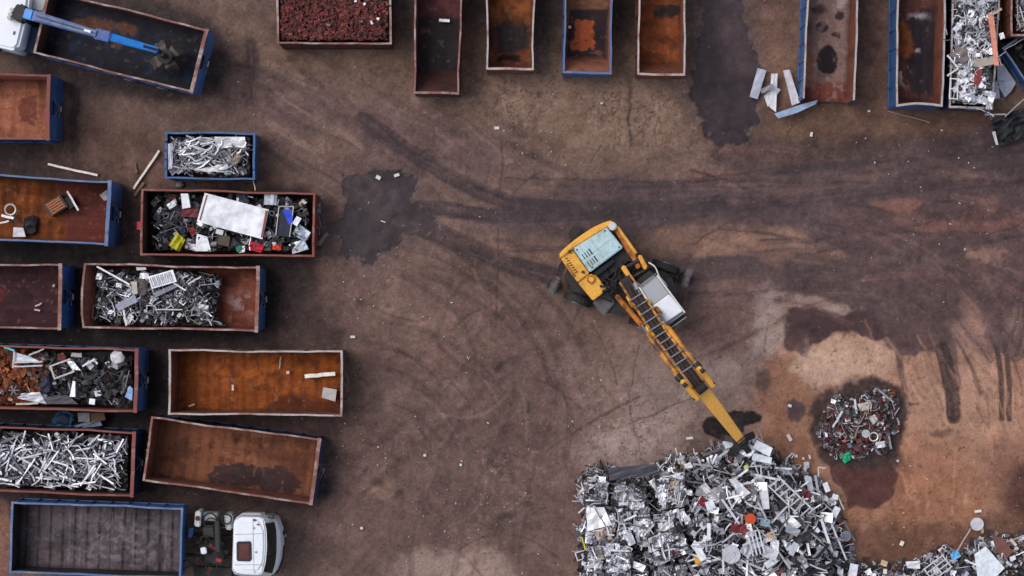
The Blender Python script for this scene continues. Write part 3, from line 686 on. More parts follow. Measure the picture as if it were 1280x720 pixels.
skip([(-80, 214), (137, 228), (133, 305), (-80, 296)], 'blue-rimmed skip holding a slatted crate on its orange and maroon floor', 'rail_blue', 'blue', 'rust_dark', 0, 1.9, F((128, 68, 32), o3, (0.5, (96, 48, 24), .6), seed=3), 1, ext=.4, seed=3)
def o4(c): c.blob(2, 370, 5, 12, (104, 40, 40), .8, 4); c.speck((52, 32, 38), .1, 14, .6)
skip([(-140, 328), (77, 332), (73, 410), (-140, 409)], 'dark maroon empty skip with blue end frame at the left edge', 'rail_rust', 'blue', 'rust_dark', 0, 1.9, F((66, 40, 44), o4, amp=8, seed=4), 1, ext=.42, seed=4)
skip([(-60, 430), (170, 438), (170, 514), (-60, 509)], 'blue-ended skip of mixed black and white junk with a spoked wheel', 'rail_red', 'blue', 'rust_wall', 0, 1.9, None, 1, ext=.4, seed=5)
skip([(-60, 531), (168, 541), (164, 620), (-60, 611)], 'skip packed with tangled pale aluminium profiles at the left edge', 'rail_red', 'navy', 'rust_dark', 0, 1.9, None, 1, ext=.2, seed=6)
def o7(c):
    for x in (88, 101, 141, 168, 208): c.patch([(x - 1, 640), (x + .4, 640), (x - 1.5, 712), (x - 3, 712)], (132, 122, 132), .6, .8, .25, sm=False)
    c.speck((128, 118, 128), .02, 5, .6, (150, 685, 95, 50)); c.speck((104, 62, 50), .35, 6, .5, (35, 660, 16, 50)); c.blob(200, 690, 7, 12, (62, 54, 62), .8)
skip([(17, 628), (230, 636), (222, 722), (11, 715)], 'blue-rimmed truck body with scuffed dark planked floor behind the white cab', 'rail_blue', 'blue', 'steel_dark', 1.1, 1.5, F((86, 77, 82), o7, (0.5, (44, 38, 42), .7, .15), seed=7), None, seed=7)
skip([(208, 166), (318, 167), (317, 224), (207, 222)], 'small blue skip brim full of thin pale metal strips', 'blue', 'blue', 'navy', 0, 1.5, None, None, seed=8)
skip([(178, 237), (392, 242), (392, 320), (176, 318)], 'rust-red skip of mixed junk with a big white panel lying across it', 'rail_white', 'rust_wall', 'rust_dark', 0, 1.9, None, 0, seed=9, rails='rail_red')
def o10(c): c.speck((150, 140, 150), .0, 8, .8, (305, 378, 26, 14)); c.blob(290, 350, 12, 9, (72, 40, 36), .7); c.blob(300, 395, 10, 5, (138, 84, 62), .6)
skip([(106, 330), (323, 335), (320, 413), (105, 409)], 'rusty skip two thirds full of grey metal scrap, bare at its right end', 'rail_rust', 'blue', 'rust_wall', 0, 1.9, F((122, 68, 54), o10, (0.5, (96, 52, 42), .4), seed=10), 1, (.55, 0), ext=.25, seed=10, bow=0.12, bend=.05)
def o11(c):
    c.patch([(340, 506), (362, 490), (380, 498), (420, 502), (420, 514), (330, 514)], (84, 42, 26), .9, 3); c.blob(385, 452, 16, 6, (96, 46, 24), .8, 3); c.speck((176, 98, 38), .1, 12, .6, (320, 470, 90, 22)); c.speck((92, 46, 28), .25, 9, .5)
skip([(213, 438), (428, 440), (426, 519), (211, 517)], 'empty bright orange-rust skip with a white stick and a pale square plate inside', 'rail_white', 'rust_wall', 'rust_wall', 0, 1.9, F((138, 72, 30), o11, (0.5, (104, 54, 28), .55), seed=11), 0, seed=11)
def o12(c):
    c.patch([(262, 592), (275, 582), (305, 580), (335, 586), (350, 580), (372, 598), (378, 606), (364, 616), (330, 612), (290, 606), (266, 602)], (62, 42, 42), 1, 1.6, rg=.3); c.speck((84, 48, 36), .2, 8, .7, (290, 560, 60, 20)); c.patch([(300, 560), (390, 570), (380, 600), (340, 575)], (84, 50, 38), .7, 7)
skip([(189, 522), (400, 550), (388, 629), (181, 600)], 'slanting empty brown skip with a wide dark wet stain on its floor', 'rail_rust', 'navy', 'rust_wall', 0, 1.9, F((128, 80, 58), o12, (0.5, (98, 60, 46), .5), seed=12), 1, (0, .1), ext=.22, seed=12)
skip([(347, -24), (489, -24), (487, 54), (347, 54)], 'short skip heaped with dark red rusted metal shavings', 'rail_rust', 'rust_dark', 'rust_dark', 0, 1.9, None, None, seed=13)
def v(a, b, c, d): return [b, c, d, a]     # upright skips: long axis runs down the picture
def o14(c): c.patch([(520, 22), (575, 22), (574, 90), (520, 90)], (32, 24, 30), .95, 4, .5, rg=.3); c.blob(532, 38, 8, 4, (108, 76, 60), .8, 3); c.speck((112, 70, 70), .1, 10, .5, (548, 5, 30, 14))
skip(v((521, -110), (579, -110), (573, 116), (518, 116)), 'narrow dark red skip with a black wet floor and one white stick', 'rail_rust', 'rust_dark', 'rust_dark', 0, 1.9, F((92, 52, 54), o14, seed=14), None, (0, .9), seed=14)
def o15(c): c.patch([(612, 35), (655, 30), (660, 60), (640, 66), (614, 62)], (36, 30, 34), .95, 6, rg=.35); c.speck((160, 96, 48), .0, 10, .7, (640, 10, 40, 14)); c.blob(636, 73, 16, 4, (34, 24, 22), .9); c.blob(618, 50, 4, 20, (130, 68, 34), .6, 3)
skip(v((609, -110), (669, -110), (666, 86), (609, 86)), 'white-rimmed rusty skip with a black pool on its orange floor', 'rail_white', 'rust_wall', 'rust_wall', 0, 1.9, F((112, 64, 40), o15, seed=15), None, (0, .25), seed=15)
def o16(c): c.patch([(712, 12), (760, 12), (756, 72), (708, 71)], (42, 30, 38), .97, 1.5, .3, rg=.35); c.patch([(721, 26), (741, 25), (743, 48), (741, 60), (714, 62), (718, 45)], (168, 84, 48), 1, 1.2); c.speck((42, 30, 34), .3, 6, .7, (728, 55, 18, 8)); c.blob(745, 67, 9, 2, (128, 82, 70), .8)
skip(v((708, -110), (768, -110), (763, 91), (705, 91)), 'blue skip with an orange sand patch on its dark floor', 'rail_blue', 'blue', 'rust_pale', 0, 1.9, F((120, 84, 66), o16, seed=16), None, (0, .7), seed=16)
def o17(c): c.blob(836, 14, 18, 8, (36, 30, 34), .9, 3, .35); c.speck((96, 54, 36), .1, 10, .6); c.blob(808, 52, 6, 14, (158, 90, 54), .5, 5)
skip(v((800, -110), (858, -110), (855, 93), (798, 93)), 'orange-rust empty skip with pale worn rim left of the long puddle', 'rail_white', 'rust_wall', 'rust_wall', 0, 1.9, F((134, 72, 40), o17, seed=17), None, (0, .55), seed=17)
def o18(c):
    c.blob(1034, 75, 13, 18, (46, 36, 38), 1, 1.2, .3, .5); c.blob(1028, 34, 8, 7, (52, 42, 44), .95, 1.2, .3, .6); c.blob(1050, 20, 6, 6, (54, 42, 44), .95, 1.2, .3, .6); c.blob(1044, 45, 4, 3, (58, 44, 46), .9, 1.2); c.blob(1024, 12, 9, 6, (60, 48, 50), .8, 3)
    c.speck((176, 164, 168), .0, 7, .7, (1052, 5, 16, 12)); c.blob(1012, 80, 4, 24, (150, 88, 60), .6, 4); c.patch([(1000, 104), (1070, 104), (1070, 130), (1000, 130)], (112, 56, 46), .8, 5); c.speck((156, 138, 136), .25, 9, .5)
skip(v((1014, -110), (1077, -110), (1067, 127), (1005, 121)), 'blue-sided open-ended skip with round dark water spots on its floor', 'rail_white', 'blue', 'rust_wall', 0, 1.9, F((132, 106, 100), o18, seed=18), None, seed=18, opened=1)
def o19(c):
    c.patch([(1138, 20), (1168, 20), (1168, 112), (1142, 112), (1134, 70)], (40, 36, 44), .92, 4, rg=.35); c.speck((196, 186, 192), -.05, 7, .9, (1128, 92, 9, 18)); c.speck((196, 190, 198), .0, 6, .8, (1148, 20, 16, 5)); c.patch([(1122, 30), (1134, 30), (1142, 60), (1136, 72), (1122, 68)], (142, 78, 38), .85, 3); c.blob(1148, 64, 5, 3, (206, 190, 184), .8, 1.5)
skip(v((1124, -110), (1184, -110), (1178, 132), (1121, 132)), 'dark-floored skip with white powder spills beside the skip of white scrap', 'rail_white', 'blue', 'rust_wall', 0, 1.9, F((92, 58, 54), o19, seed=19), None, (0, .25), seed=19, bow=-.1)
skip(v((1196, -110), (1254, -110), (1241, 135), (1187, 134)), 'narrow skip overflowing with crushed white scrap at the upper right', 'rail_white', 'navy', 'rust_dark', 0, 1.7, None, None, seed=20)
skip(v((1266, -110), (1330, -110), (1330, 44), (1264, 44)), 'rusty skip of pale strips cut by the upper right corner', 'rail_rust', 'rust_wall', 'rust_dark', 0, 1.9, None, None, seed=21)
skip(((1300, 28), (1340, 90), (1296, 122), (1256, 62)), 'tilted blue box of black scrap at the right edge', 'rail_blue', 'blue', 'steel_dark', 0, 1.0, F((30, 28, 32), seed=22), None, seed=22, group=None, kind='scrap_box', cat='box')
# ================================================================ SCRAP
def grid_tm(nx, ny, fn):
    vs = [Vector(fn(i / nx, j / ny)) for j in range(ny + 1) for i in range(nx + 1)]
    return vs, [(j * (nx + 1) + i, j * (nx + 1) + i + 1, (j + 1) * (nx + 1) + i + 1, (j + 1) * (nx + 1) + i) for j in range(ny) for i in range(nx)]
def t_strip(r):       # long flat bar, kinked; unit length along x, unit width
    n = 4; b = [(0, 0, 0)]; k1, k2 = r.uniform(-.12, .12), r.uniform(-.10, .10)
    pts = []
    for i in range(n + 1):
        t = i / n - .5; pts.append((t, k1 * (t * t - .1) + (0.05 * r.uniform(-1, 1)), k2 * (t * t) + 0.03 * r.uniform(-1, 1)))
    vs = []; fs = []; tw = r.uniform(-1, 1)
    for i, p in enumerate(pts):
        a = tw * i / n
        for sy, sz in ((-1, -1), (1, -1), (1, 1), (-1, 1)):
            y, z = sy * .5, sz * .12
            vs.append((p[0], p[1], p[2], y * math.cos(a) - z * math.sin(a), y * math.sin(a) + z * math.cos(a)))
    for i in range(n):
        for j in range(4): fs.append((i * 4 + j, i * 4 + (j + 1) % 4, i * 4 + 4 + (j + 1) % 4, i * 4 + 4 + j))
    fs += [(3, 2, 1, 0), (n * 4, n * 4 + 1, n * 4 + 2, n * 4 + 3)]
    return vs, fs
def strip_tm(r, L, W):
    vs, fs = t_strip(r); return [Vector((v[0] * L, v[1] * L + v[3] * W, v[2] * L + v[4] * W)) for v in vs], fs
def tube_tm(r, L, W):
    mb = MB(); k = r.uniform(-.08, .08); k2 = r.uniform(-.05, .05)
    mb.tube([(L * (t - .5), L * k * (2 * t - 1) ** 2, L * k2 * (2 * t - 1) ** 2) for t in (0, .33, .66, 1)], W / 2, 7); return mb.v, mb.f
def angle_tm(r, L, W):
    mb = MB(); t = .012 + W * .06; mb.box(-L / 2, L / 2, -W / 2, W / 2, 0, t); mb.box(-L / 2, L / 2, -W / 2, -W / 2 + t, t, W * .7)
    if r.random() < .6: mb.box(-L / 2, L / 2, W / 2 - t, W / 2, t, W * .6)
    k = r.uniform(-.12, .12); return [Vector((v.x, v.y + k * L * (v.x / L) ** 2, v.z)) for v in mb.v], mb.f
def sheet_tm(r, L, W, cr=.12, n=4):
    s = r.random() * 50; z = [[cr * W * r.uniform(-1, 1) for _ in range(n + 1)] for _ in range(n + 1)]
    e = [r.uniform(-.14, .14) for _ in range(8)]
    def fn(u, v):
        i, j = round(u * n), round(v * n)
        return ((u - .5) * L * (1 + e[0] * v) + e[1] * L * v * (u - .5), (v - .5) * W * (1 + e[2] * u) + e[3] * W * (u - .5), z[j][i])
    return grid_tm(n, n, fn)
def flat_tm(r, L, W):
    mb = MB(); a, b = L / 2, W / 2; j = lambda: r.uniform(-.06, .06)
    mb.prism([(-a * (1 + j()), -b), (a, -b * (1 + j())), (a * (1 + j()), b), (-a, b * (1 + j()))], 0, .025); return mb.v, mb.f
_ico = None
def chunk_tm(r, L, W, rough_=.35):
    global _ico
    if _ico is None:
        bm = bmesh.new(); bmesh.ops.create_icosphere(bm, subdivisions=2, radius=.5); _ico = ([v.co.copy() for v in bm.verts], [tuple(v.index for v in f.verts) for f in bm.faces]); bm.free()
    return [Vector((v.x * L, v.y * W, v.z * min(L, W) * .7)) * (1 + r.uniform(-rough_, rough_)) for v in _ico[0]], _ico[1]
def can_tm(r, L, W):
    mb = MB(); mb.tube([(-L / 2, 0, W / 2), (L / 2, 0, W / 2)], W / 2, 12); return mb.v, mb.f
def disc_tm(r, L, W):
    mb = MB(); mb.tube([(0, 0, 0), (0, 0, .06)], L / 2, 16); mb.tube([(0, 0, .06), (0, 0, .09)], L / 5, 10); return mb.v, mb.f
def ring_tm(r, L, W):
    mb = MB(); mb.torus((0, 0, 0), L / 2, L * .09, None, 14, 5); return mb.v, mb.f
def frame_tm(r, L, W):
    mb = MB(); t = min(L, W) * .11; a, b = L / 2, W / 2
    mb.box(-a, a, -b, -b + t, 0, t); mb.box(-a, a, b - t, b, 0, t); mb.box(-a, -a + t, -b + t, b - t, 0, t); mb.box(a - t, a, -b + t, b - t, 0, t)
    if r.random() < .5: mb.box(-t / 2, t / 2, -b + t, b - t, 0, t)
    k = r.uniform(-.1, .1); return [Vector((v.x + k * v.y, v.y, v.z)) for v in mb.v], mb.f
def coil_tm(r, L, W, n=16):
    mb = MB(); p = Vector((0, 0, 0)); pts = []; a = r.uniform(0, 6)
    for i in range(n):
        a += r.uniform(.2, .9); rr = L * r.uniform(.25, .5); pts.append((rr * math.cos(a), rr * W / L * math.sin(a) * 1.4, r.uniform(0, .2) * L))
    mb.tube(smooth_pts(pts, False, 3), max(.012, L * .018), 4); return mb.v, mb.f
def box_tm(r, L, W):
    mb = MB(); mb.box(-L / 2, L / 2, -W / 2, W / 2, 0, min(L, W) * .6); return mb.v, mb.f
def rod_tm(r, L, W):
    mb = MB(); mb.tube([(-L / 2, 0, 0), (0, L * r.uniform(-.04, .04), 0), (L / 2, L * r.uniform(-.1, .1), L * r.uniform(-.05, .05))], .016, 5); return mb.v, mb.f
KIND = {'strip': (strip_tm, 'metal_strip'), 'tube': (tube_tm, 'metal_tube'), 'angle': (angle_tm, 'metal_profile'), 'sheet': (sheet_tm, 'crumpled_sheet'), 'flat': (flat_tm, 'metal_sheet'),
        'chunk': (chunk_tm, 'scrap_lump'), 'can': (can_tm, 'metal_can'), 'disc': (disc_tm, 'metal_disc'), 'ring': (ring_tm, 'metal_ring'), 'frame': (frame_tm, 'bent_rack'), 'coil': (coil_tm, 'wire_tangle'), 'box': (box_tm, 'metal_box'), 'rod': (rod_tm, 'thin_rod')}
SIZE = {'strip': ((.5, 1.5), (.035, .075)), 'tube': ((.5, 1.5), (.035, .07)), 'angle': ((.5, 1.6), (.045, .09)), 'sheet': ((.25, .7), (.2, .45)), 'flat': ((.25, .6), (.15, .35)), 'chunk': ((.12, .35), (.1, .3)),
        'can': ((.12, .3), (.06, .14)), 'disc': ((.2, .4), (.2, .4)), 'ring': ((.18, .35), (.2, .3)), 'frame': ((.4, .9), (.3, .6)), 'coil': ((.25, .6), (.25, .5)), 'box': ((.15, .4), (.12, .3)), 'rod': ((.4, 1.2), (.03, .03))}
WHITE = [(232, 234, 242), (214, 216, 226), (196, 198, 208), (222, 222, 228)]
GREY = [(150, 149, 156), (122, 120, 128), (166, 164, 172), (100, 98, 106), (78, 76, 82)]
DARK = [(44, 42, 46), (30, 30, 34), (62, 60, 66), (50, 46, 48)]
ACC = [(120, 40, 40), (96, 36, 34), (170, 150, 120), (70, 78, 110), (140, 104, 66), (128, 100, 84)]
RUSTY = [(108, 44, 40), (84, 36, 34), (134, 62, 52), (70, 32, 30), (104, 46, 40)]; ORAN = [(150, 78, 36), (120, 58, 28), (172, 96, 50), (96, 48, 28)]
def palette(r, w):
    if w == 'rusty' or w == 'orange': c = r.choice(RUSTY if w == 'rusty' else ORAN); k = r.uniform(.7, 1.15); return lin(tuple(v * k for v in c))
    g = r.random() * sum(w); pool = (WHITE, GREY, DARK, ACC)
    for q, x in zip(pool, w):
        g -= x
        if g <= 0: break
    c = r.choice(q); k = r.uniform(.85, 1.1); return lin(tuple(min(250, v * k) for v in c))
def wpick(r, d):
    g = r.random() * sum(d.values())
    for k, v_ in d.items():
        g -= v_
        if g <= 0: return k
    return k
def in_poly(x, y, pts):
    r = False; m = len(pts)
    for i in range(m):
        ax, ay = pts[i]; bx, by = pts[(i + 1) % m]
        if (ay > y) != (by > y) and x < (bx - ax) * (y - ay) / (by - ay) + ax: r = not r
    return r
def place(r, p, yaw, tilt, s=1.0):
    return Matrix.Translation(p) @ Matrix.Rotation(yaw, 4, 'Z') @ Matrix.Rotation(r.gauss(0, tilt), 4, 'X') @ Matrix.Rotation(r.gauss(0, tilt), 4, 'Y') @ Matrix.Scale(s, 4)
def rpoint(r, poly):
    xs = [p[0] for p in poly]; ys = [p[1] for p in poly]
    while True:
        x, y = r.uniform(min(xs), max(xs)), r.uniform(min(ys), max(ys))
        if in_poly(x, y, poly): return x, y
def fit(poly, x, y, L, yaw):     # keep both ends inside the outline
    d = L / 2 * 30
    return in_poly(x + d * math.cos(yaw), y - d * math.sin(yaw), poly) and in_poly(x - d * math.cos(yaw), y + d * math.sin(yaw), poly)
def fill(mb, poly, zf, n, kinds, pal, seed, scale=1.0, tilt=.3, yawf=None, contain=True, zj=.12):
    r = random.Random(seed)
    for _ in range(n):
        k = wpick(r, kinds); (l0, l1), (w0, w1_) = SIZE[k]; L = r.uniform(l0, l1) * scale; W = r.uniform(w0, w1_) * min(scale, 1.2)
        for _t in range(12):
            x, y = rpoint(r, poly); yaw = yawf(r, x, y) if yawf else r.uniform(0, math.pi)
            if not contain or fit(poly, x, y, L, yaw): break
        else: continue
        p = P(x, y, 0); z = zf(x, y) + r.uniform(-zj, zj); p = P(x, y, z)
        mb.put(KIND[k][0](r, L, W), place(r, p, yaw, tilt), palette(r, pal))
_pool = {}
def solids(poly, zf, n, kinds, pal, seed, label, cat, group, scale=1.0, tilt=.22, yawf=None, contain=True, dz=.12, name=None, mat='scrap'):
    """individual pieces, each an object; meshes shared from a small pool"""
    r = random.Random(seed)
    for _ in range(n):
        k = wpick(r, kinds); (l0, l1), (w0, w1_) = SIZE[k]
        v_ = r.randrange(5); pc = r.choices(range(4), pal)[0]; key = (k, v_, pc, round(scale, 2), mat)
        if key not in _pool:
            rr = random.Random(hash((v_, pc, len(k))) % 9999); L = rr.uniform(l0, l1) * scale; W = rr.uniform(w0, w1_) * min(scale, 1.2) * 1.1
            wgt = [0, 0, 0, 0]; wgt[pc] = 1
            mb = MB(); mb.put(KIND[k][0](rr, L, W), Matrix.Identity(4), palette(rr, wgt))
            o = mb.build(name or KIND[k][1], M[mat]); _pool[key] = (o.data, L); bpy.data.objects.remove(o)
        me, L = _pool[key]
        for _t in range(14):
            x, y = rpoint(r, poly); yaw = yawf(r, x, y) if yawf else r.uniform(0, math.pi)
            if not contain or fit(poly, x, y, L, yaw): break
        else: continue
        z = zf(x, y) + dz + r.uniform(0, .08)
        o = bpy.data.objects.new(name or KIND[k][1], me); COL.objects.link(o)
        mw = place(r, P(x, y, z), yaw, tilt); o.location = mw.to_translation(); o.rotation_euler = mw.to_euler()
        tag(o, label, cat, group)
def core(poly, zf, name, label, base, step=5, cm=None, kinds=None, n=0, pal=(1, 1, 1, 0), seed=1, cat='scrap', mat='scrap', **k):
    """the uncountable mass: a lumpy dark bed and the small bits in it"""
    xs = [p[0] for p in poly]; ys = [p[1] for p in poly]; mb = MB(); r = random.Random(seed)
    x = min(xs); G = {}
    nx = int((max(xs) - min(xs)) / step) + 2; ny = int((max(ys) - min(ys)) / step) + 2
    for j in range(ny):
        for i in range(nx):
            px, py = min(xs) + i * step, min(ys) + j * step
            z = zf(px, py) - .18 + r.uniform(-.12, .12)
            G[i, j] = (px, py, max(base, z))
    vs = []; id_ = {}; fs = []
    for j in range(ny - 1):
        for i in range(nx - 1):
            cx, cy = min(xs) + (i + .5) * step, min(ys) + (j + .5) * step
            if not in_poly(cx, cy, poly): continue
            f = []
            for a, b_ in ((i, j + 1), (i + 1, j + 1), (i + 1, j), (i, j)):
                if (a, b_) not in id_: id_[a, b_] = len(vs); g_ = G[a, b_]; vs.append(P(g_[0] + r.uniform(-1, 1), g_[1] + r.uniform(-1, 1), g_[2]))
                f.append(id_[a, b_])
            fs.append(tuple(f))
    for f in fs:
        c = r.choice(cm or [(34, 32, 35), (26, 25, 28), (46, 43, 46), (58, 52, 52)]); mb.add([], [], 0)
    o = len(mb.v); mb.v.extend(vs)
    for f in fs: mb.f.append(f); mb.mi.append(0); mb.c.append(lin(r.choice(cm or [(34, 32, 35), (26, 25, 28), (46, 43, 46), (58, 52, 52)])))
    if n: fill(mb, poly, zf, n, kinds, pal, seed + 1, **k)
    ob = mb.build(name, M[mat]); tag(ob, label, cat, None, 'stuff'); return ob
def thing_tm(tm, name, label, cat, px, py, z, yaw_px, c, mat='scrap', tilt=(0, 0), group=None):
    """one named piece; yaw is the angle on the photo in degrees, clockwise"""
    mb = MB(); R_ = Matrix.Rotation(math.radians(-yaw_px), 4, 'Z') @ Matrix.Rotation(tilt[0], 4, 'X') @ Matrix.Rotation(tilt[1], 4, 'Y')
    mb.put(tm, Matrix.Identity(4), lin(c)); o = mb.build(name, M[mat]); o.location = P(px, py, z); o.rotation_euler = R_.to_euler()
    return tag(o, label, cat, group)
RR = random.Random(99)
def plate(name, label, cat, pts, z, c, th=.04, cr=0.0, mat='scrap', dz=0.0, group=None, seg=5):
    """flat piece whose four corners are measured on the photo"""
    q = [P(x, y, z + dz * i / 3) for i, (x, y) in enumerate(pts)]
    if len(q) == 4:
        r = random.Random(len(label or "") * 7 + int(pts[0][0])); vs = []
        for j in range(seg + 1):
            for i in range(seg + 1):
                u, v_ = i / seg, j / seg; p = (q[0] * (1 - u) + q[1] * u) * (1 - v_) + (q[3] * (1 - u) + q[2] * u) * v_
                vs.append(p + Vector((0, 0, r.uniform(-1, 1) * cr)))
        n = len(vs); fs = [(j * (seg + 1) + i + seg + 1, j * (seg + 1) + i + seg + 2, j * (seg + 1) + i + 1, j * (seg + 1) + i) for j in range(seg) for i in range(seg)]
        mb = MB(); mb.add(vs, fs, 0, lin(c)); mb.add([p - Vector((0, 0, th)) for p in vs], [tuple(reversed(f)) for f in fs], 0, lin(c))
        e = [i for i in range(seg + 1)] + [(j + 1) * (seg + 1) - 1 for j in range(1, seg + 1)] + [n - 1 - i for i in range(1, seg + 1)] + [(seg - j) * (seg + 1) for j in range(1, seg)]
        mb.add([], [])
        for a, b_ in zip(e, e[1:] + e[:1]): mb.f.append((a, b_, b_ + n, a + n)); mb.mi.append(0); mb.c.append(lin(c))
    else:
        mb = MB(); mb.prism(q, z - th, z, 0, lin(c))
    return solo(mb, name, M[mat], label, cat, group)
def stick(name, label, cat, p0, p1, z, w, c, mat='scrap', z1=None, group=None, h=None, round_=False):
    a, b_ = P(p0[0], p0[1], z), P(p1[0], p1[1], z if z1 is None else z1); mb = MB()
    r = random.Random(int(p0[0] * 3 + p1[1])); n = 5; pts = [a.lerp(b_, i / n) + Vector((r.uniform(-1, 1), r.uniform(-1, 1), 0)) * .012 * (0 < i < n) for i in range(n + 1)]
    if round_: mb.tube(pts, w / 2, 8, 0, lin(c))
    else:
        for i in range(n): mb.beam(pts[i], pts[i + 1], w, h or w * .5, 0, lin(c))
    return solo(mb, name, M[mat], label, cat, group)
def zc(z): return lambda x, y: z
ALL = {'strip': 5, 'tube': 2, 'angle': 3, 'sheet': 3, 'flat': 1.5, 'chunk': 2, 'can': 1, 'ring': .3, 'frame': .6, 'coil': 1, 'box': 1, 'rod': 2}
JUNK = {'strip': 1.5, 'tube': 1, 'sheet': 3, 'chunk': 4, 'can': 1, 'coil': 3, 'box': 2, 'rod': 2, 'ring': .5, 'flat': 1}
LONG = {'strip': 5, 'angle': 3, 'tube': 1.5}
# --- pale profiles, left edge
q6 = [(-40, 534), (162, 545), (158, 613), (-40, 606)]
core(q6, lambda x, y: 1.45, 'aluminium_offcuts', 'dense bed of small grey offcuts under the pale profiles in the left skip', 1.0, kinds={'strip': 5, 'sheet': 1, 'angle': 2}, n=500, pal=(1.2, 3, 1.4, 0), seed=61, scale=.7)
solids(q6, lambda x, y: 1.5, 190, {'strip': 4, 'angle': 3}, (3, 2, .2, 0), 62, 'pale bent aluminium profile in the tangle filling the skip above the planked truck body', 'metal profile', 'aluminium profiles filling the left skip', scale=.8, tilt=.12)
# --- small blue skip
q8 = [(213, 171), (312, 172), (311, 219), (212, 218)]
core(q8, zc(1.3), 'strip_offcuts', 'mass of thin grey strip ends filling the small blue skip', .9, kinds={'strip': 5, 'sheet': 1, 'coil': 2, 'rod': 3}, n=420, pal=(2, 3, 1, 0), seed=81, scale=.75, cm=[(96, 92, 94), (80, 76, 78), (60, 58, 62)])
solids(q8, zc(1.38), 48, {'strip': 4, 'tube': 1}, (3, 1.5, 0, 0), 82, 'thin pale metal strip on top of the load in the small blue skip', 'metal strip', 'strips in the small blue skip', scale=.8, tilt=.08, yawf=lambda r, x, y: r.gauss(.35, .5))
plate('metal_sheet', 'small white crumpled sheet at the upper right of the small blue skip', 'sheet', [(268, 171), (306, 171), (308, 186), (270, 184)], 1.5, (214, 212, 214), .02, .05)
plate('metal_trim', 'curved wide white trim strip near the lower rim of the small blue skip', 'trim', [(246, 212), (284, 204), (286, 210), (262, 216)], 1.55, (206, 204, 206), .02, .03)
plate('metal_sheet', 'upright pale sheet against the left wall of the small blue skip', 'sheet', [(210, 180), (216, 178), (216, 210), (210, 212)], 1.5, (160, 160, 172), .02, .01)
plate('cardboard_piece', 'tan scrap of board among strips in the small blue skip', 'board', [(288, 202), (296, 192), (303, 196), (293, 207)], 1.55, (150, 130, 112), .02, .02, 'matte')
# --- mixed junk skip with the big panel
q9 = [(190, 243), (386, 247), (386, 314), (190, 313)]
z9 = lambda x, y: 1.0 + .5 * min(1, (x - 185) / 90)
core(q9, z9, 'mixed_junk', 'dark mass of cables and broken junk filling the rust-red skip', .5, kinds=JUNK, n=620, pal=(.5, 1.2, 5, .4), seed=91, scale=.7, cm=[(20, 20, 23), (28, 27, 31), (36, 34, 38)])
solids(q9, z9, 55, {'sheet': 2, 'box': 1, 'tube': 1, 'chunk': 1.5, 'coil': 1}, (.9, 1.6, 2, .3), 92, 'small broken metal piece in the dark junk of the rust-red skip', 'scrap piece', 'small scrap in the rust-red skip', scale=.62, mat='matte')
pan = plate('large_sheet', 'big dirty white rectangular panel lying across the rust-red skip', 'panel', [(256, 241), (336, 262), (328, 299), (246, 277)], 1.95, (222, 224, 230), .06, .02, 'dirty_panel', seg=8)
for pts in ([(258, 243.5), (259.4, 244), (250.5, 275.4), (249, 275)], [(332, 263), (335, 263.5), (328.4, 297), (326, 296.4)]):
    t_ = plate('edge_strip', None, None, pts, 1.972, (128, 60, 56), .008); t_.location -= pan.location; t_.parent = pan
plate('white_box', 'white upright carton near the top left corner of the big white panel', 'carton', [(226, 242), (235, 242), (238, 259), (228, 261)], 1.75, (232, 234, 240), .3, .0, 'matte', seg=2)
plate('white_board', 'white square board at the bottom rim below the big panel', 'board', [(246, 292), (259, 296), (264, 314), (244, 314)], 1.6, (228, 230, 236), .05, .0, 'matte', seg=2)
plate('metal_sheet', 'bent white plate left of the white upright carton', 'sheet', [(208, 256), (217, 250), (221, 256), (212, 262)], 1.6, (206, 208, 214), .03, .02)
thing_tm(sheet_tm(RR, .5, .65, .25), 'yellow_bundle', 'crumpled yellow green bundle in the rust-red skip', 'bundle', 222, 303, 1.5, 30, (178, 174, 30), 'matte')
thing_tm(chunk_tm(RR, .28, .28), 'green_bucket', 'small green bucket at the lower rim of the rust-red skip', 'bucket', 299, 311, 1.65, 0, (20, 116, 80), 'matte')
thing_tm(sheet_tm(RR, .55, .35, .2), 'red_rag', 'crumpled bright red rag right of the green bucket', 'rag', 320, 309, 1.65, 20, (186, 24, 52), 'matte')
thing_tm(sheet_tm(RR, .35, .2, .2), 'orange_scrap', 'small orange red piece right of the red rag', 'scrap piece', 346, 309, 1.65, 5, (214, 58, 30), 'matte')
thing_tm(sheet_tm(RR, .7, .45, .22), 'metal_foil', 'crumpled silver foil at the lower right corner of the rust-red skip', 'foil', 374, 308, 1.7, -15, (206, 210, 220))
thing_tm(sheet_tm(RR, .6, .5, .22), 'metal_foil', 'crumpled pale foil below the small white card in the rust-red skip', 'foil', 377, 291, 1.65, 30, (180, 190, 206))
thing_tm(sheet_tm(RR, .5, .45, .2), 'metal_foil', 'crumpled white bag at the upper rim of the rust-red skip', 'bag', 338, 249, 1.7, 5, (196, 204, 214))
plate('white_card', 'small tilted white card right of the blue folded cloth', 'card', [(371, 270), (377, 273), (371, 283), (365, 279)], 1.8, (228, 230, 238), .03, 0, 'matte', seg=1)
ch = plate('folding_chair', 'navy blue folding seat with pale tube frame in the rust-red skip', 'chair', [(350, 262), (366, 262), (361, 296), (346, 294)], 1.75, (24, 30, 52), .05, .01, 'matte', seg=3)
for a, b_ in (((349, 258), (345, 294)), ((367, 258), (362, 296)), ((349, 258), (367, 258))):
    t_ = stick('frame_tube', None, None, a, b_, 1.8, .05, (176, 176, 168), round_=True); t_.location -= ch.location; t_.parent = ch
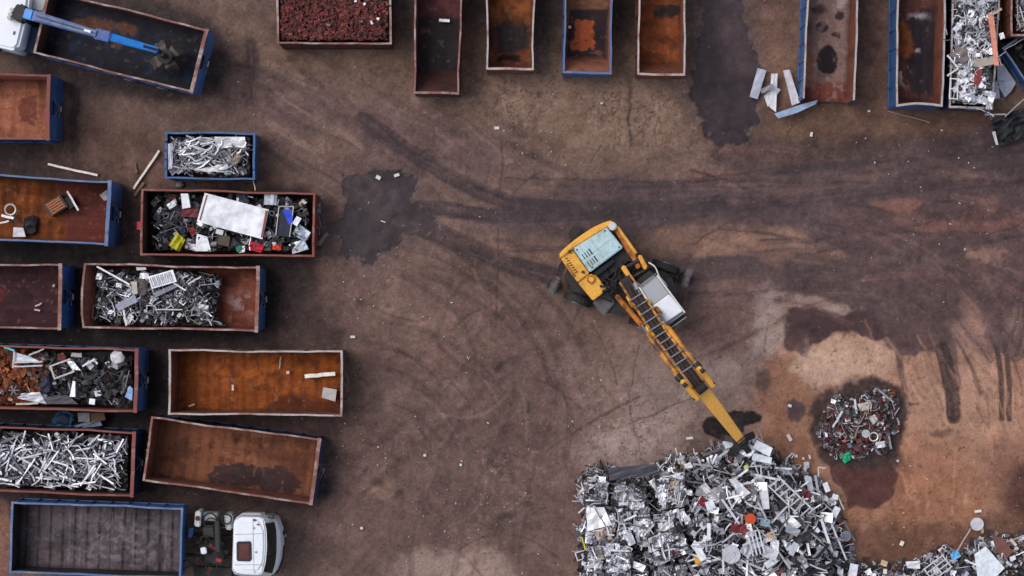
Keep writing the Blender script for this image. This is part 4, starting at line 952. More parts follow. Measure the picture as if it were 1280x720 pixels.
plate('blue_cloth', 'bright blue folded cloth lying on the navy seat', 'cloth', [(353, 262), (365, 262), (366, 277), (361, 281)], 1.82, (28, 66, 196), .02, .02, 'matte', seg=3)
for i, (x, y, L, W, yw, c, nm, lb) in enumerate(((305, 249, .5, .5, 0, (40, 48, 66), 'wire_basket', 'dark round basket at the upper rim of the rust-red skip'), (281, 301, .45, .4, 10, (74, 62, 44), 'metal_box', 'olive brown box below the big white panel'),
        (292, 304, .5, .5, 40, (40, 42, 46), 'rubber_tub', 'black tub right of the olive brown box'), (275, 290, .3, .2, 15, (210, 212, 218), 'white_box', 'tiny white box touching the lower edge of the big white panel'),
        (237, 266, .7, .35, 5, (104, 36, 44), 'red_net', 'dark red net left of the big white panel'), (228, 287, .4, .3, 50, (38, 44, 58), 'plastic_bag', 'dark blue bag above the yellow bundle'))):
    thing_tm((chunk_tm if i in (0, 2, 5) else sheet_tm if i == 4 else box_tm)(RR, L, W), nm, lb, nm.split('_')[1], x, y, 1.6, yw, c, 'matte')
# --- two-thirds full skip
q10 = [(120, 337), (270, 340), (276, 350), (270, 395), (285, 408), (118, 404)]
z10 = lambda x, y: 1.25 - .5 * max(0, (x - 235) / 60)
core(q10, z10, 'grey_scrap', 'grey tangle of small metal scrap in the two thirds full skip', .5, kinds={**ALL, 'coil': 3, 'ring': 1, 'can': 2}, n=620, pal=(1.1, 2.6, 2.6, .12), seed=101, scale=.62)
solids(q10, z10, 95, {'tube': 2, 'strip': 3, 'can': 1.5, 'sheet': 1.5, 'ring': .5, 'frame': .5}, (1.8, 2, .3, .05), 102, 'grey or white metal piece in the tangle of the two thirds full skip', 'scrap piece', 'scrap pieces in the two thirds full skip', scale=.62)
rk = plate('louvred_sheet', 'white louvred panel lying on the scrap of the two thirds full skip', 'panel', [(185, 346), (216, 337), (221, 352), (190, 361)], 1.75, (226, 228, 234), .05, 0, seg=1)
for i in range(11):
    t = (i + .7) / 12.4; a = (185 + 31 * t, 346 - 9 * t); b_ = (190 + 31 * t, 361 - 9 * t); e = lambda p, q, k: (p[0] + (q[0] - p[0]) * k, p[1] + (q[1] - p[1]) * k)
    s_ = stick('louvre_slat', None, None, e(a, b_, .1), e(a, b_, .9), 1.78, .035, (150, 154, 164)); s_.location -= rk.location; s_.parent = rk
plate('grey_casing', 'slanted grey blue metal casing left of centre in the two thirds full skip', 'casing', [(144, 381), (168, 368), (172, 377), (148, 389)], 1.6, (134, 136, 154), .12, 0, seg=1)
plate('grey_casing', 'long grey casing just under the white louvred panel', 'casing', [(192, 366), (222, 353), (225, 357), (194, 372)], 1.5, (120, 122, 136), .1, 0, seg=1)
plate('metal_bracket', 'beige upright bracket left of the white louvred panel', 'bracket', [(163, 352), (171, 352), (172, 367), (166, 368)], 1.6, (164, 156, 148), .1, 0, seg=1)
thing_tm(chunk_tm(RR, .6, .6), 'brown_motor', 'round brown motor beside the beige bracket', 'motor', 178, 359, 1.35, 0, (92, 82, 78), 'matte')
stick('white_bar', 'long thin white bar at the upper left of the two thirds full skip', 'bar', (121, 333), (162, 356), 1.7, .07, (206, 206, 212)); stick('white_bar', 'short white bar slanting up at the middle right of the two thirds full skip', 'bar', (235, 355), (251, 346), 1.5, .06, (196, 198, 202))
stick('white_bar', 'white upright bar near the lower left rim of the two thirds full skip', 'bar', (154, 386), (158, 407), 1.5, .08, (200, 200, 206)); stick('white_bar', 'bent white bar right of the louvred panel', 'bar', (216, 353), (232, 363), 1.6, .06, (206, 208, 210)); stick('white_bar', 'horizontal pale bar along the scrap below the grey casing', 'bar', (194, 387), (228, 387), 1.55, .05, (176, 176, 170))
plate('white_cover', 'small white oval lid at the top rim of the two thirds full skip', 'lid', [(170, 334), (182, 334), (183, 337), (171, 338)], 1.6, (200, 202, 206), .04)
# --- blue-ended skip: shredded orange, black bags
q5 = [(-50, 436), (165, 443), (165, 508), (-50, 504)]
core([(-50, 436), (60, 439), (62, 505), (-50, 504)], zc(1.2), 'rusty_flakes', 'bed of orange rusty flakes at the left of the blue-ended skip', .5, kinds={'chunk': 4, 'sheet': 2}, n=420, pal='orange', seed=51, scale=.6, cm=[(122, 60, 28), (96, 48, 26), (150, 78, 36)], mat='matte')
core([(30, 440), (165, 443), (165, 508), (40, 505)], zc(1.25), 'black_junk', 'black heap of bags and cables in the blue-ended skip', .5, kinds=JUNK, n=360, pal=(.25, .7, 5, .12), seed=52, scale=.65, cm=[(20, 20, 22), (27, 26, 30), (34, 32, 34)], mat='matte')
solids([(90, 444), (162, 446), (162, 505), (92, 503)], zc(1.3), 26, {'chunk': 1}, (0, 0, 1, 0), 53, 'round black rubbish lump at the right of the blue-ended skip', 'rubbish lump', 'black lumps in the blue-ended skip', scale=1.3, mat='matte', name='rubbish_lump')
solids(q5, zc(1.35), 34, {'sheet': 2, 'tube': 1, 'rod': 2, 'box': 1}, (1.2, 1.5, .6, .2), 54, 'small pale or grey scrap piece among black junk of the blue-ended skip', 'scrap piece', 'small scrap in the blue-ended skip', scale=.6, mat='matte')
wh = MB(); wh.torus((0, 0, 0), .26, .045, None, 24, 8); wo = wh.build('spoked_wheel', M['black']); wo.location = P(17, 488, 1.65); tag(wo, 'small spoked wheel with black tyre on the orange flakes', 'wheel')
for i in range(6):
    a = i * math.pi / 3; mb = MB(); mb.beam((0, 0, 0), (.24 * math.cos(a), .24 * math.sin(a), 0), .03, .02); mb.build('spoke', M['steel_grey'], wo, local=False)
fr = plate('cart_body', 'grey and white metal cart lying at the top left of the blue-ended skip', 'cart', [(18, 440), (38, 446), (50, 452), (16, 452)], 1.6, (190, 194, 204), .1, .02, seg=2)
for a, b_ in (((18, 438), (16, 460)), ((17, 453), (53, 452)), ((17, 458), (53, 457)), ((36, 444), (55, 436))):
    s_ = stick('frame_bar', None, None, a, b_, 1.7, .06, (170, 172, 182)); s_.location -= fr.location; s_.parent = fr
plate('white_sheet', 'long crumpled pale sheet at the lower left of the blue-ended skip', 'sheet', [(21, 492), (50, 490), (58, 505), (22, 498)], 1.6, (196, 194, 202), .02, .05)
plate('grey_flap', 'dark grey rubber flap along the bottom rim of the blue-ended skip', 'flap', [(57, 496), (84, 494), (98, 505), (58, 505)], 1.6, (70, 70, 76), .03, .02, 'matte')
plate('white_hanger', 'white pointed plate standing in the middle of the blue-ended skip', 'plate', [(91, 476), (94, 477), (94, 496), (87, 496)], 1.75, (232, 234, 240), .04, .0, seg=1)
thing_tm(chunk_tm(RR, .6, .55, .12), 'white_bag', 'rounded white bag at the upper right of the blue-ended skip', 'bag', 147, 446, 1.6, 20, (208, 206, 212), 'matte')
plate('blue_plate', 'pale blue plate at the right end of the blue-ended skip', 'plate', [(162, 482), (166, 486), (165, 501), (156, 496)], 1.7, (132, 162, 206), .03, .01, 'matte', seg=2)
plate('white_box', 'tiny white cube at the lower rim of the blue-ended skip', 'box', [(112, 498), (119, 499), (118, 506), (111, 505)], 1.7, (226, 228, 232), .15, 0, seg=1)
thing_tm(frame_tm(RR, .9, .6), 'wire_rack', 'pale bent wire rack in the middle of the blue-ended skip', 'rack', 78, 461, 1.65, -20, (170, 162, 158)); plate('white_casing', 'white broken casing beside the pale wire rack', 'casing', [(83, 451), (92, 452), (101, 463), (90, 462)], 1.75, (222, 222, 228), .08, .02)
stick('white_bar', 'bent white bar pointing right near the middle of the blue-ended skip', 'bar', (103, 458), (118, 449), 1.7, .07, (210, 210, 212)); stick('cyan_bar', 'cyan bar at the upper left rim of the blue-ended skip', 'bar', (5, 434), (18, 438), 1.8, .08, (80, 170, 190))
thing_tm(chunk_tm(RR, .55, .7), 'navy_bag', 'navy blue bag in the middle of the blue-ended skip', 'bag', 58, 481, 1.5, 15, (30, 34, 60), 'matte'); stick('white_bar', 'low white bar at the bottom left wall of the blue-ended skip', 'bar', (20, 505), (48, 504), 1.55, .08, (176, 170, 160))
# --- crushed white scrap, upper right
q20 = [(1192, -20), (1248, -20), (1238, 131), (1190, 130)]
core(q20, lambda x, y: 1.7 + .25 * math.sin((x - 1190) / 55 * 3), 'crushed_scrap', 'mass of crushed white and grey scrap filling the narrow skip', 1.0, kinds=ALL, n=560, pal=(3.0, 2.6, 1.8, .12), seed=201, scale=.62, cm=[(60, 58, 62), (80, 78, 84), (40, 38, 42)])
solids(q20, lambda x, y: 1.85, 95, {'sheet': 3, 'strip': 2, 'flat': 1, 'chunk': 1, 'frame': .4}, (3.5, 2, .3, .15), 202, 'crumpled white or grey metal piece on the overflowing narrow skip', 'scrap piece', 'scrap pieces on the overflowing narrow skip', scale=.72)
fw = thing_tm(frame_tm(RR, .85, .36), 'window_frame', 'white rectangular window frame at the lower left of the overflowing narrow skip', 'frame', 1192, 111, 2.05, 93, (226, 226, 232))
plate('orange_board', 'long faded orange board along the right of the overflowing narrow skip', 'board', [(1235, 17), (1242, 17), (1249, 82), (1243, 82)], 2.15, (204, 136, 112), .05, 0, 'matte', seg=2)
plate('red_rag', 'dark red rag in the lower part of the overflowing narrow skip', 'rag', [(1219, 86), (1228, 86), (1226, 104), (1217, 108)], 2.1, (128, 40, 44), .03, .03, 'matte', seg=3)
plate('beige_block', 'beige perforated block in the middle of the overflowing narrow skip', 'block', [(1217, 75), (1241, 70), (1243, 80), (1219, 85)], 2.1, (166, 154, 144), .12, 0, 'matte', seg=1)
thing_tm(chunk_tm(RR, .75, .6), 'brown_lump', 'round brown lump at the left middle of the overflowing narrow skip', 'lump', 1201, 69, 1.95, 20, (118, 104, 104), 'matte')
stick('white_bar', 'white bar jutting over the left rim of the narrow skip', 'bar', (1184, 69), (1197, 84), 2.1, .07, (220, 220, 226)); stick('white_bar', 'second white bar crossing the left rim just below the first', 'bar', (1184, 95), (1198, 85), 2.15, .07, (214, 214, 220)); stick('wooden_post', 'short tan wooden post at the upper right of the narrow skip', 'post', (1240, 18), (1252, 11), 2.3, .1, (186, 158, 140), 'matte')
q21 = [(1270, -20), (1300, -20), (1300, 39), (1270, 39)]
core(q21, zc(1.5), 'pale_offcuts', 'pale strips filling the rusty skip in the upper right corner', 1.0, kinds=LONG, n=150, pal=(2, 3, .5, .6), seed=211, scale=.6, cm=[(90, 60, 56), (120, 90, 86)])
core([(1268, 60), (1300, 40), (1330, 90), (1298, 112)], zc(.55), 'black_offcuts', 'black oily scrap inside the tilted blue box at the right edge', .25, kinds=JUNK, n=120, pal=(.2, .6, 4, 0), seed=221, scale=.5, cm=[(26, 25, 28)])
solids([(1180, 10), (1256, 10), (1246, 142), (1182, 140)], lambda x, y: 1.9, 46, {'strip': 3, 'sheet': 2, 'tube': 1, 'rod': 1}, (3.5, 1.6, .4, .15), 204, 'pale metal piece spilling over the rim of the overflowing narrow skip', 'scrap piece', 'pieces spilling over the narrow skip', scale=.65, contain=False)
# --- rusted shavings
q13 = [(350, -22), (486, -22), (484, 50), (350, 50)]
core(q13, lambda x, y: 1.75 + .12 * math.sin(x / 23) * math.cos(y / 17), 'rusted_shavings', 'heap of dark red rusted metal flakes filling the short skip', .8, step=4, kinds={'chunk': 3, 'sheet': 3}, n=3000, pal='rusty', seed=131, scale=.33, cm=[(76, 34, 32), (58, 28, 28), (92, 42, 38)], mat='matte')
solids([(360, -5), (480, -5), (478, 44), (366, 44)], zc(1.9), 12, {'can': 1, 'sheet': 1}, (1, .3, 0, 0), 133, 'tiny white fragment on the dark red shavings', 'fragment', 'white fragments on the shavings', scale=.25, mat='matte', name='white_fragment')
# ================================================================ MATERIAL HANDLER
ang = math.atan2(-0.832, 0.555)
mh = empty('material_handler', P(768, 345, 0), ang, 'yellow wheeled material handler reaching its long arm to the scrap heap', 'excavator')
def ply(pts, z0, z1, name, mat, parent=mh, bev=0.03, top=None):
    mb = MB(); mb.ppx(pts, z0, z1, top=top); return mb.build(name, M[mat] if isinstance(mat, str) else mat, parent, bevel=bev)
def lerp2(a, b_, t): return (a[0] + (b_[0] - a[0]) * t, a[1] + (b_[1] - a[1]) * t)
def rect(c, d, L, W):
    """photo rectangle: centre, direction, length, width (all in photo pixels)"""
    n = math.hypot(*d); d = (d[0] / n, d[1] / n); e = (-d[1], d[0])
    return [(c[0] + d[0] * L / 2 * a + e[0] * W / 2 * b_, c[1] + d[1] * L / 2 * a + e[1] * W / 2 * b_) for a, b_ in ((-1, -1), (1, -1), (1, 1), (-1, 1))]
def child_px(mb, name, mat, par, **k): return mb.build(name, M[mat] if isinstance(mat, str) else mat, par, **k)
M['outrigger_grey'] = paint('dusty_grey_steel', (92, 90, 94), (62, 56, 56), 0.5, 0.6, chip=(50, 46, 46), scale=3)
M['boom_grime'] = paint('greasy_yellow_boom_paint', (214, 142, 44), (58, 40, 32), 0.75, 0.5, chip=(64, 42, 32), scale=1.8, grain=.3)
# undercarriage
A_ = (0.931, 0.365); B_ = (-0.365, 0.931); uc = (777, 354)
def U(a, b_): return (uc[0] + A_[0] * a * 30 + B_[0] * b_ * 30, uc[1] + A_[1] * a * 30 + B_[1] * b_ * 30)
und = ply([U(-2.3, -.55), U(-1.9, -.95), U(1.9, -.95), U(2.3, -.55), U(2.3, .55), U(1.9, .95), U(-1.9, .95), U(-2.3, .55)], .55, 1.15, 'undercarriage', 'steel_dark')
for a in (-1.45, 1.45):
    mb = MB(); mb.beam(P(*U(a, -1.2), .62), P(*U(a, 1.2), .62), .25, .25); c_ = mb.build('axle', M['steel_dark'], mh)
    for b_ in (-1.1, 1.1):
        for off in (-.2, .2):
            p0, p1 = P(*U(a, b_ + off - .15), .58), P(*U(a, b_ + off + .15), .58)
            mb = MB(); mb.tube([p0, p0.lerp(p1, .12), p0.lerp(p1, .88), p1], .60, 22)
            wv = mb.build('wheel', M['black'], mh, bevel=.03)
            if abs(b_ + off) > 1.2:
                s_ = 1 if b_ > 0 else -1; q0 = P(*U(a, b_ + off + s_ * .14), .58); q1 = P(*U(a, b_ + off + s_ * .18), .58)
                rm_ = MB(); rm_.tube([q0, q1], .27, 14); r_ = rm_.build('rim', M['steel_grey'], mh); r_.parent = wv
def outrigger(p0, p1, zz, big):
    """cross beam with a leg and a foot at each end; p0, p1 measured on the photo"""
    mb = MB(); a, b_ = P(*p0, zz), P(*p1, zz); mb.beam(a, b_, .26, .3); o = mb.build('outrigger', M['steel_dark'], mh, bevel=.02)
    lad = MB(); d = (b_ - a).normalized(); u = d.cross(Vector((0, 0, 1)))
    for i in range(15):
        c_ = a.lerp(b_, (i + 2) / 19) + Vector((0, 0, .17)); lad.beam(c_ - u * .11, c_ + u * .11, .035, .03)
    for s_ in (-1, 1): lad.beam(a.lerp(b_, .08) + u * .12 * s_ + Vector((0, 0, .17)), a.lerp(b_, .85) + u * .12 * s_ + Vector((0, 0, .17)), .03, .04)
    lad.build('step_grating', M['rust_dark'], mh).parent = o
    for q, r_ in ((a, -1), (b_, 1)):
        mb = MB(); k_ = .42 if r_ == big else .16; e = q - d * r_ * k_ * .8; mb.beam(e - d * k_, e + d * k_, .30, .34); mb.beam(e - d * k_ * .4 + Vector((0, 0, .17)), e + d * k_ * .4 + Vector((0, 0, .17)), .18, .1)
        f = mb.build('leg_housing', M['outrigger_grey' if r_ == big else 'steel_dark'], mh, bevel=.03); f.parent = o
        mb = MB(); mb.tube([(e.x, e.y, .02), (e.x, e.y, .10)], .3, 14); mb.tube([(e.x, e.y, .1), (e.x, e.y, zz)], .07, 10)
        f = mb.build('foot_pad', M['steel_dark'], mh); f.parent = o
outrigger((722, 288), (689, 366), .8, 1); outrigger((862, 338), (832, 430), .8, -1)
mb = MB(); mb.tube([P(768, 345, 1.15), P(768, 345, 1.45)], .75, 28); mb.build('slew_ring', M['steel_dark'], mh)
# upper body
zb = 2.2
ply([(704, 322), (764, 286), (800, 334), (822, 372), (788, 392), (760, 392), (746, 384)], 1.4, 1.75, 'upper_frame', 'steel_dark')
rear = smooth_pts([(698, 320), (705, 311), (722, 297), (742, 284), (758, 277), (766, 275.5)], False, 3)
ply(rear + [(769, 281), (760, 284.5), (716, 311), (702, 323)], 1.2, 2.55, 'counterweight', 'yellow', bev=.12)
hd = ply([(716.5, 311), (758.6, 284), (779, 309.5), (737.5, 340.5)], 1.7, 2.62, 'engine_hood', 'hood', bev=.04)
for i in range(2):
    for j in range(4):
        if (i, j) in ((0, 0),): pass
        c0 = (729.5 + i * 6.6 + j * 2.9 - 1.2 * 0, 321.0 + i * 9.2 - j * 2.2)
        mb = MB(); q = rect(c0, (.57, .82), 7.4 if j < 3 else 8.4, 1.0 if j < 3 else 1.5); mb.ppx(q, 2.6, 2.632); mb.build('vent_slot', M['darkglass'], mh).parent = hd
ply([(700.5, 324), (716, 312.5), (737, 341.5), (722.5, 353)], 1.7, 2.45, 'side_deck', 'yellow', bev=.04)
dk = ply([(722.8, 353.6), (737.5, 342), (746, 345), (759, 362), (741.5, 376)], 1.7, 2.38, 'tank_cover', 'yellow', bev=.04)
ply([(741.5, 377), (759, 363), (769.5, 378), (755.5, 395), (746, 387)], 1.2, 1.9, 'battery_box', 'outrigger_grey', bev=.04)
mb = MB(); mb.ppx(rect((713.5, 338), (.57, .82), 20, 3.2), 2.44, 2.465); mb.build('walkway_grille', M['orange_rail'], mh)
mb = MB(); mb.ppx(rect((738.5, 349.5), (.57, .82), 10, 9), 2.36, 2.47); bx_ = mb.build('filter_housing', M['yellow'], mh, bevel=.02)
mb = MB(); mb.torus(P(738.5, 349, 2.48), .14, .03, n=20); mb.build('filter_ring', M['orange_rail'], mh).parent = bx_
for x, y in ((712, 314.8), (728.5, 340), (751.5, 358)):
    mb = MB(); p = P(x, y, 2.35); mb.tube([p, p + Vector((0, 0, .22))], .06, 12); mb.build('filler_cap', M['steel_dark'], mh)
mb = MB(); p = P(765.5, 283, 2.5); mb.tube([p, p + Vector((0, 0, .22))], .165, 22); mb.tube([p + Vector((0, 0, .22)), p + Vector((0, 0, .25))], .13, 22); mb.build('air_intake_cap', M['white_dirty'], mh, bevel=.02)
ply([(766, 283.5), (770, 281), (793, 316), (801, 334), (796, 337), (789, 322), (779.5, 309)], 1.5, 2.35, 'right_deck', 'orange_rail', bev=.03)
mb = MB(); mb.beam(P(771, 283, 2.4), P(795, 317, 2.4), .12, .3); mb.build('side_rail', M['yellow'], mh, bevel=.02)
for p0, p1 in (((723.5, 306.8), (744, 335.5)), ((737.5, 297.5), (758, 326)), ((727, 325.5), (768.5, 296))):
    mb = MB(); mb.beam(P(*p0, 2.625), P(*p1, 2.625), .02, .012); mb.build('hood_seam', M['cab_grey'], mh).parent = hd
for x, y in ((721, 312), (756, 288.5), (774, 309), (740, 334)):
    mb = MB(); p = P(x, y, 2.61); mb.tube([p, p + Vector((0, 0, .04))], .035, 8); mb.build('hood_catch', M['steel_dark'], mh).parent = hd
for k in range(7):
    x, y = lerp2((704.5, 324), (716.5, 341), k / 6); mb = MB(); mb.beam(P(x + 2.2, y + 1.2 - 1.6, 2.47), P(x + 5.4, y - 1.6, 2.47), .035, .02); mb.build('grille_bar', M['steel_dark'], mh)
mb = MB(); mb.tube(smooth_pts([tuple(P(702, 326, 2.5)), tuple(P(702, 326, 3.1)), tuple(P(722, 356, 3.1)), tuple(P(722, 356, 2.5))], False, 4), .02, 6); mb.build('deck_handrail', M['black'], mh)
# machinery well
ply([(739, 342), (780, 310.5), (792, 322), (752, 352)], 1.7, 2.15, 'machinery_cover', 'steel_dark', bev=.02)
ply([(742.5, 340.5), (766, 324), (768.5, 327.5), (746, 345.5)], 2.1, 2.5, 'rear_screen', 'darkglass', bev=.02)
mb = MB(); r = random.Random(31)
for _ in range(26):
    x, y = r.uniform(756, 796), 0; t = r.random(); x = 752 + t * 38 + r.uniform(-5, 5); y = 352 - t * 26 + r.uniform(0, 22)
    a = P(x, y, 2.0 + r.random() * .4); mb.tube(smooth_pts([tuple(a), tuple(a + Vector((r.uniform(-.3, .3), r.uniform(-.3, .3), .2))), tuple(a + Vector((r.uniform(-.6, .6), r.uniform(-.6, .6), 0)))], False, 3), .035, 6)
mb.build('hydraulic_hoses', M['black'], mh)
for q in ([(776, 334), (781, 331), (794, 352), (789, 355)], [(797, 320), (801.5, 318), (810, 334), (806, 338)]):
    ply(q, 1.7, 2.75, 'boom_bracket', 'yellow', bev=.04)
for a, b_ in (((778, 337), (803, 323)), ((785, 350), (808, 337))):
    mb = MB(); mb.tube([P(*a, 2.3), P(*b_, 2.3)], .1, 12); mb.build('pivot_pin', M['steel_dark'], mh)
# cab
zc_ = 3.9
cab = ply([(799.5, 360), (821, 344), (855.5, 390.5), (831.5, 409)], 1.9, zc_ - .16, 'cab', 'cab_grey', bev=.06)
def cabply(pts, z0, z1, nm, mt, bev=.015): o = ply(pts, z0, z1, nm, mt, mh, bev); o.parent = cab; return o
cabply([(802, 361), (821, 346.5), (836, 367.5), (815.5, 381.5)], zc_ - .15, zc_ - .02, 'roof_window', 'cabglass')
cabply([(815.5, 382.5), (836.5, 367.5), (853.5, 389), (830, 404.5)], zc_ - .15, zc_ + .05, 'roof_panel', 'white', .03)
for p0, p1 in (((799, 359), (832, 410)), ((821, 344), (856, 391))):
    mb = MB(); mb.beam(P(*p0, zc_), P(*p1, zc_), .07, .1); mb.build('roof_rail', M['white_dirty'], mh, bevel=.01).parent = cab
for p0, p1 in (((800, 357), (820, 342)), ((831, 408), (855, 391)), ((834, 413), (858, 396))):
    mb = MB(); mb.beam(P(*p0, zc_ - .05), P(*p1, zc_ - .05), .05, .05); mb.build('front_bar', M['steel_grey'], mh).parent = cab
cabply([(832, 409.5), (855, 392), (857.5, 395.5), (834.5, 412.5)], 2.6, 3.4, 'front_window', 'darkglass')
mb = MB(); mb.tube(smooth_pts([tuple(P(811, 328, 3.3)), tuple(P(819, 334, 3.5)), tuple(P(824, 345, 3.6)), tuple(P(833, 356, 3.5)), tuple(P(834, 357, 2.4))], False, 4), .028, 8); mb.build('cab_handrail', M['white_dirty'], mh).parent = cab
mb = MB(); mb.tube([P(794, 354, 3.6), P(798, 362, 3.7)], .12, 12); mb.tube([P(798, 362, 3.7), P(803, 374, 3.7)], .05, 8); mb.build('exhaust_stack', M['steel_grey'], mh).parent = cab
mb = MB(); p = P(821.5, 390, zc_ + .05); mb.tube([p, p + Vector((0, 0, .04))], .03, 8); mb.build('roof_bolt', M['steel_dark'], mh).parent = cab
ply([(796, 350), (812, 338), (820, 344), (799, 360)], 1.9, 2.7, 'cab_riser', 'steel_dark')
# boom: root -> knee, riding high over the cab side
B0, B1, B2 = P(783, 352, 2.7), P(826, 419, 4.9), P(872, 481, 5.7)
def U3(p, off):     # sideways shift in the boom's frame
    d = (B2 - B0); s_ = Vector((d.y, -d.x, 0)).normalized(); return p + s_ * off
boom = MB(); boom.beam(B0, B1, .46, .62, w1=.42); boom.beam(B1 - (B1 - B0).normalized() * .1, B2, .34, .5, w1=.34)
bo = boom.build('boom', M['steel_dark'], mh, bevel=.02)
for s_ in (-1, 1):
    for a, b_, w_ in ((B0, B1, .1), (B1, B2, .1)):
        mb = MB(); mb.beam(U3(a, s_ * .25) + Vector((0, 0, .12)), U3(b_, s_ * .25) + Vector((0, 0, .12)), w_, .4); mb.build('boom_flank', M['boom_grime'], mh, bevel=.01).parent = bo
    a = B0.lerp(B1, .30); b_ = B1.lerp(B2, .05)
    mb = MB(); mb.tube([U3(P(785, 362, 2.1), s_ * .52), U3(a.lerp(b_, .55), s_ * .42)], .11, 12); cy = mb.build('boom_cylinder', M['orange_rail'], mh)
    mb = MB(); mb.tube([U3(a.lerp(b_, .55), s_ * .42), U3(a.lerp(b_, .8), s_ * .4)], .055, 10); mb.build('piston_rod', M['steel_grey'], mh).parent = cy
    # pair of arm cylinders either side of the upper boom
    a = U3(P(819 + 1, 411, 5.2), s_ * .40); b_ = U3(B1.lerp(B2, .74) + Vector((0, 0, .25)), s_ * .42); e = U3(P(874, 480, 6.0), s_ * .40)
    mb = MB(); mb.tube([a, a.lerp(b_, .1)], .06, 8); mb.tube([a.lerp(b_, .1), b_], .105, 14); cy = mb.build('arm_cylinder', M['boom_grime'], mh)
    mb = MB(); mb.tube([b_, e], .06, 10); mb.build('piston_rod', M['steel_grey'], mh).parent = cy
    mb = MB(); mb.tube([b_ - (e - b_).normalized() * .12, b_ + (e - b_).normalized() * .1], .15, 12); mb.build('cylinder_gland', M['steel_dark'], mh).parent = cy
mb = MB(); r = random.Random(8)
for k in range(5):
    off = -.16 + k * .08; pts = []
    for t in (0, .12, .25, .4, .55, .7, .85, 1):
        q = B0.lerp(B1, min(1, t * 2)) if t < .5 else B1.lerp(B2, (t - .5) * 2)
        pts.append(tuple(U3(q, off + r.uniform(-.035, .035)) + Vector((0, 0, (.43 if t < .5 else .34) + r.uniform(-.03, .05)))))
    mb.tube(smooth_pts(pts, False, 4), .032, 6, m=k % 2)
mb.build('hydraulic_hose', [M['black'], M['rust_dark']], mh).parent = bo
for t in (.28, .42, .56, .70, .84, .97, 1.1, 1.24, 1.38, 1.52, 1.68):
    q = B0.lerp(B1, t) if t < 1 else B1.lerp(B2, t - 1); mb = MB(); w_ = .36 if t < 1.05 else .30
    w_ *= r.uniform(.85, 1.1); mb.beam(U3(q, -w_) + Vector((0, 0, .52 if t < 1 else .42)), U3(q, w_) + Vector((0, 0, .52 if t < 1 else .42)), .05, .05); mb.build('hose_clamp', M['steel_grey'], mh).parent = bo
for t, s_ in ((.22, -1), (.38, -1), (.5, -1), (.93, -1), (.3, 1), (.86, 1)):
    q = B0.lerp(B1, t); mb = MB(); c0 = U3(q, s_ * .30); d = (B1 - B0).normalized() * .16; mb.beam(c0 - d, c0 + d, .14, .5); mb.build('pin_boss', M['yellow'], mh, bevel=.03).parent = bo
# arm (stick) with its fork at the knee
K = P(872, 480, 5.9); T = P(925, 549, 3.7)
dd = (T - K).normalized()
arm = MB(); arm.beam(K + dd * .15, K.lerp(T, .35), .50, .5, w1=.50, h1=.55); arm.beam(K.lerp(T, .35), T, .50, .55, w1=.36, h1=.36)
ar_ = arm.build('arm', M['yellow2'], mh, bevel=.03)
sd = Vector((dd.y, -dd.x, 0)).normalized()
for s_ in (-1, 1):
    mb = MB(); a = K + sd * s_ * .40 - dd * .55; b_ = K + sd * s_ * .40 + dd * .45 + Vector((0, 0, .1)); mb.beam(a + Vector((0, 0, .2)), b_ + Vector((0, 0, .3)), .2, .5); mb.build('arm_fork_plate', M['yellow'], mh, bevel=.03).parent = ar_
    for t in (-.45, .38):
        mb = MB(); c0 = K + dd * t + Vector((0, 0, .56)); mb.tube([c0 + sd * s_ * .34, c0 + sd * s_ * .52], .09, 12); mb.build('fork_pin', M['steel_dark'], mh).parent = ar_
mb = MB(); c0 = K + dd * .25 + Vector((0, 0, .45)); mb.tube([c0 - sd * .22, c0 + sd * .22], .17, 14); mb.build('knuckle', M['black'], mh).parent = ar_
# grapple hanging in the heap
G0 = T + Vector((0.10, -.12, -.2))
gr = MB(); gr.tube([T + Vector((0, 0, .15)), G0, G0 + Vector((.02, -.05, -.5))], .13, 10); gr.tube([G0 + Vector((.02, -.05, -.4)), G0 + Vector((.02, -.05, -.9))], .3, 14)
go = gr.build('grapple', M['steel_dark'], mh)
for k in range(5):
    a = k * 2 * math.pi / 5 + .4; u = Vector((math.cos(a), math.sin(a), 0)); c0 = G0 + Vector((.02, -.05, -.75))
    mb = MB(); pts = [c0 + u * .22, c0 + u * .6 + Vector((0, 0, -.25)), c0 + u * .68 + Vector((0, 0, -.8)), c0 + u * .35 + Vector((0, 0, -1.3))]
    for p, q, w0_, w1_ in ((0, 1, .22, .26), (1, 2, .26, .2), (2, 3, .2, .06)): mb.beam(pts[p], pts[q], w0_, .08, w1=w1_)
    mb.build('grapple_tine', M['steel_dark'], mh).parent = go
mb = MB(); mb.tube(smooth_pts([tuple(T + sd * -.2 + Vector((0, 0, .3))), tuple(T + Vector((-.35, -.35, .1))), tuple(T + Vector((-.1, -.7, -.4))), tuple(G0 + Vector((.1, 0, -.4)))], False, 5), .03, 6); mb.build('grapple_hose', M['black'], mh).parent = go
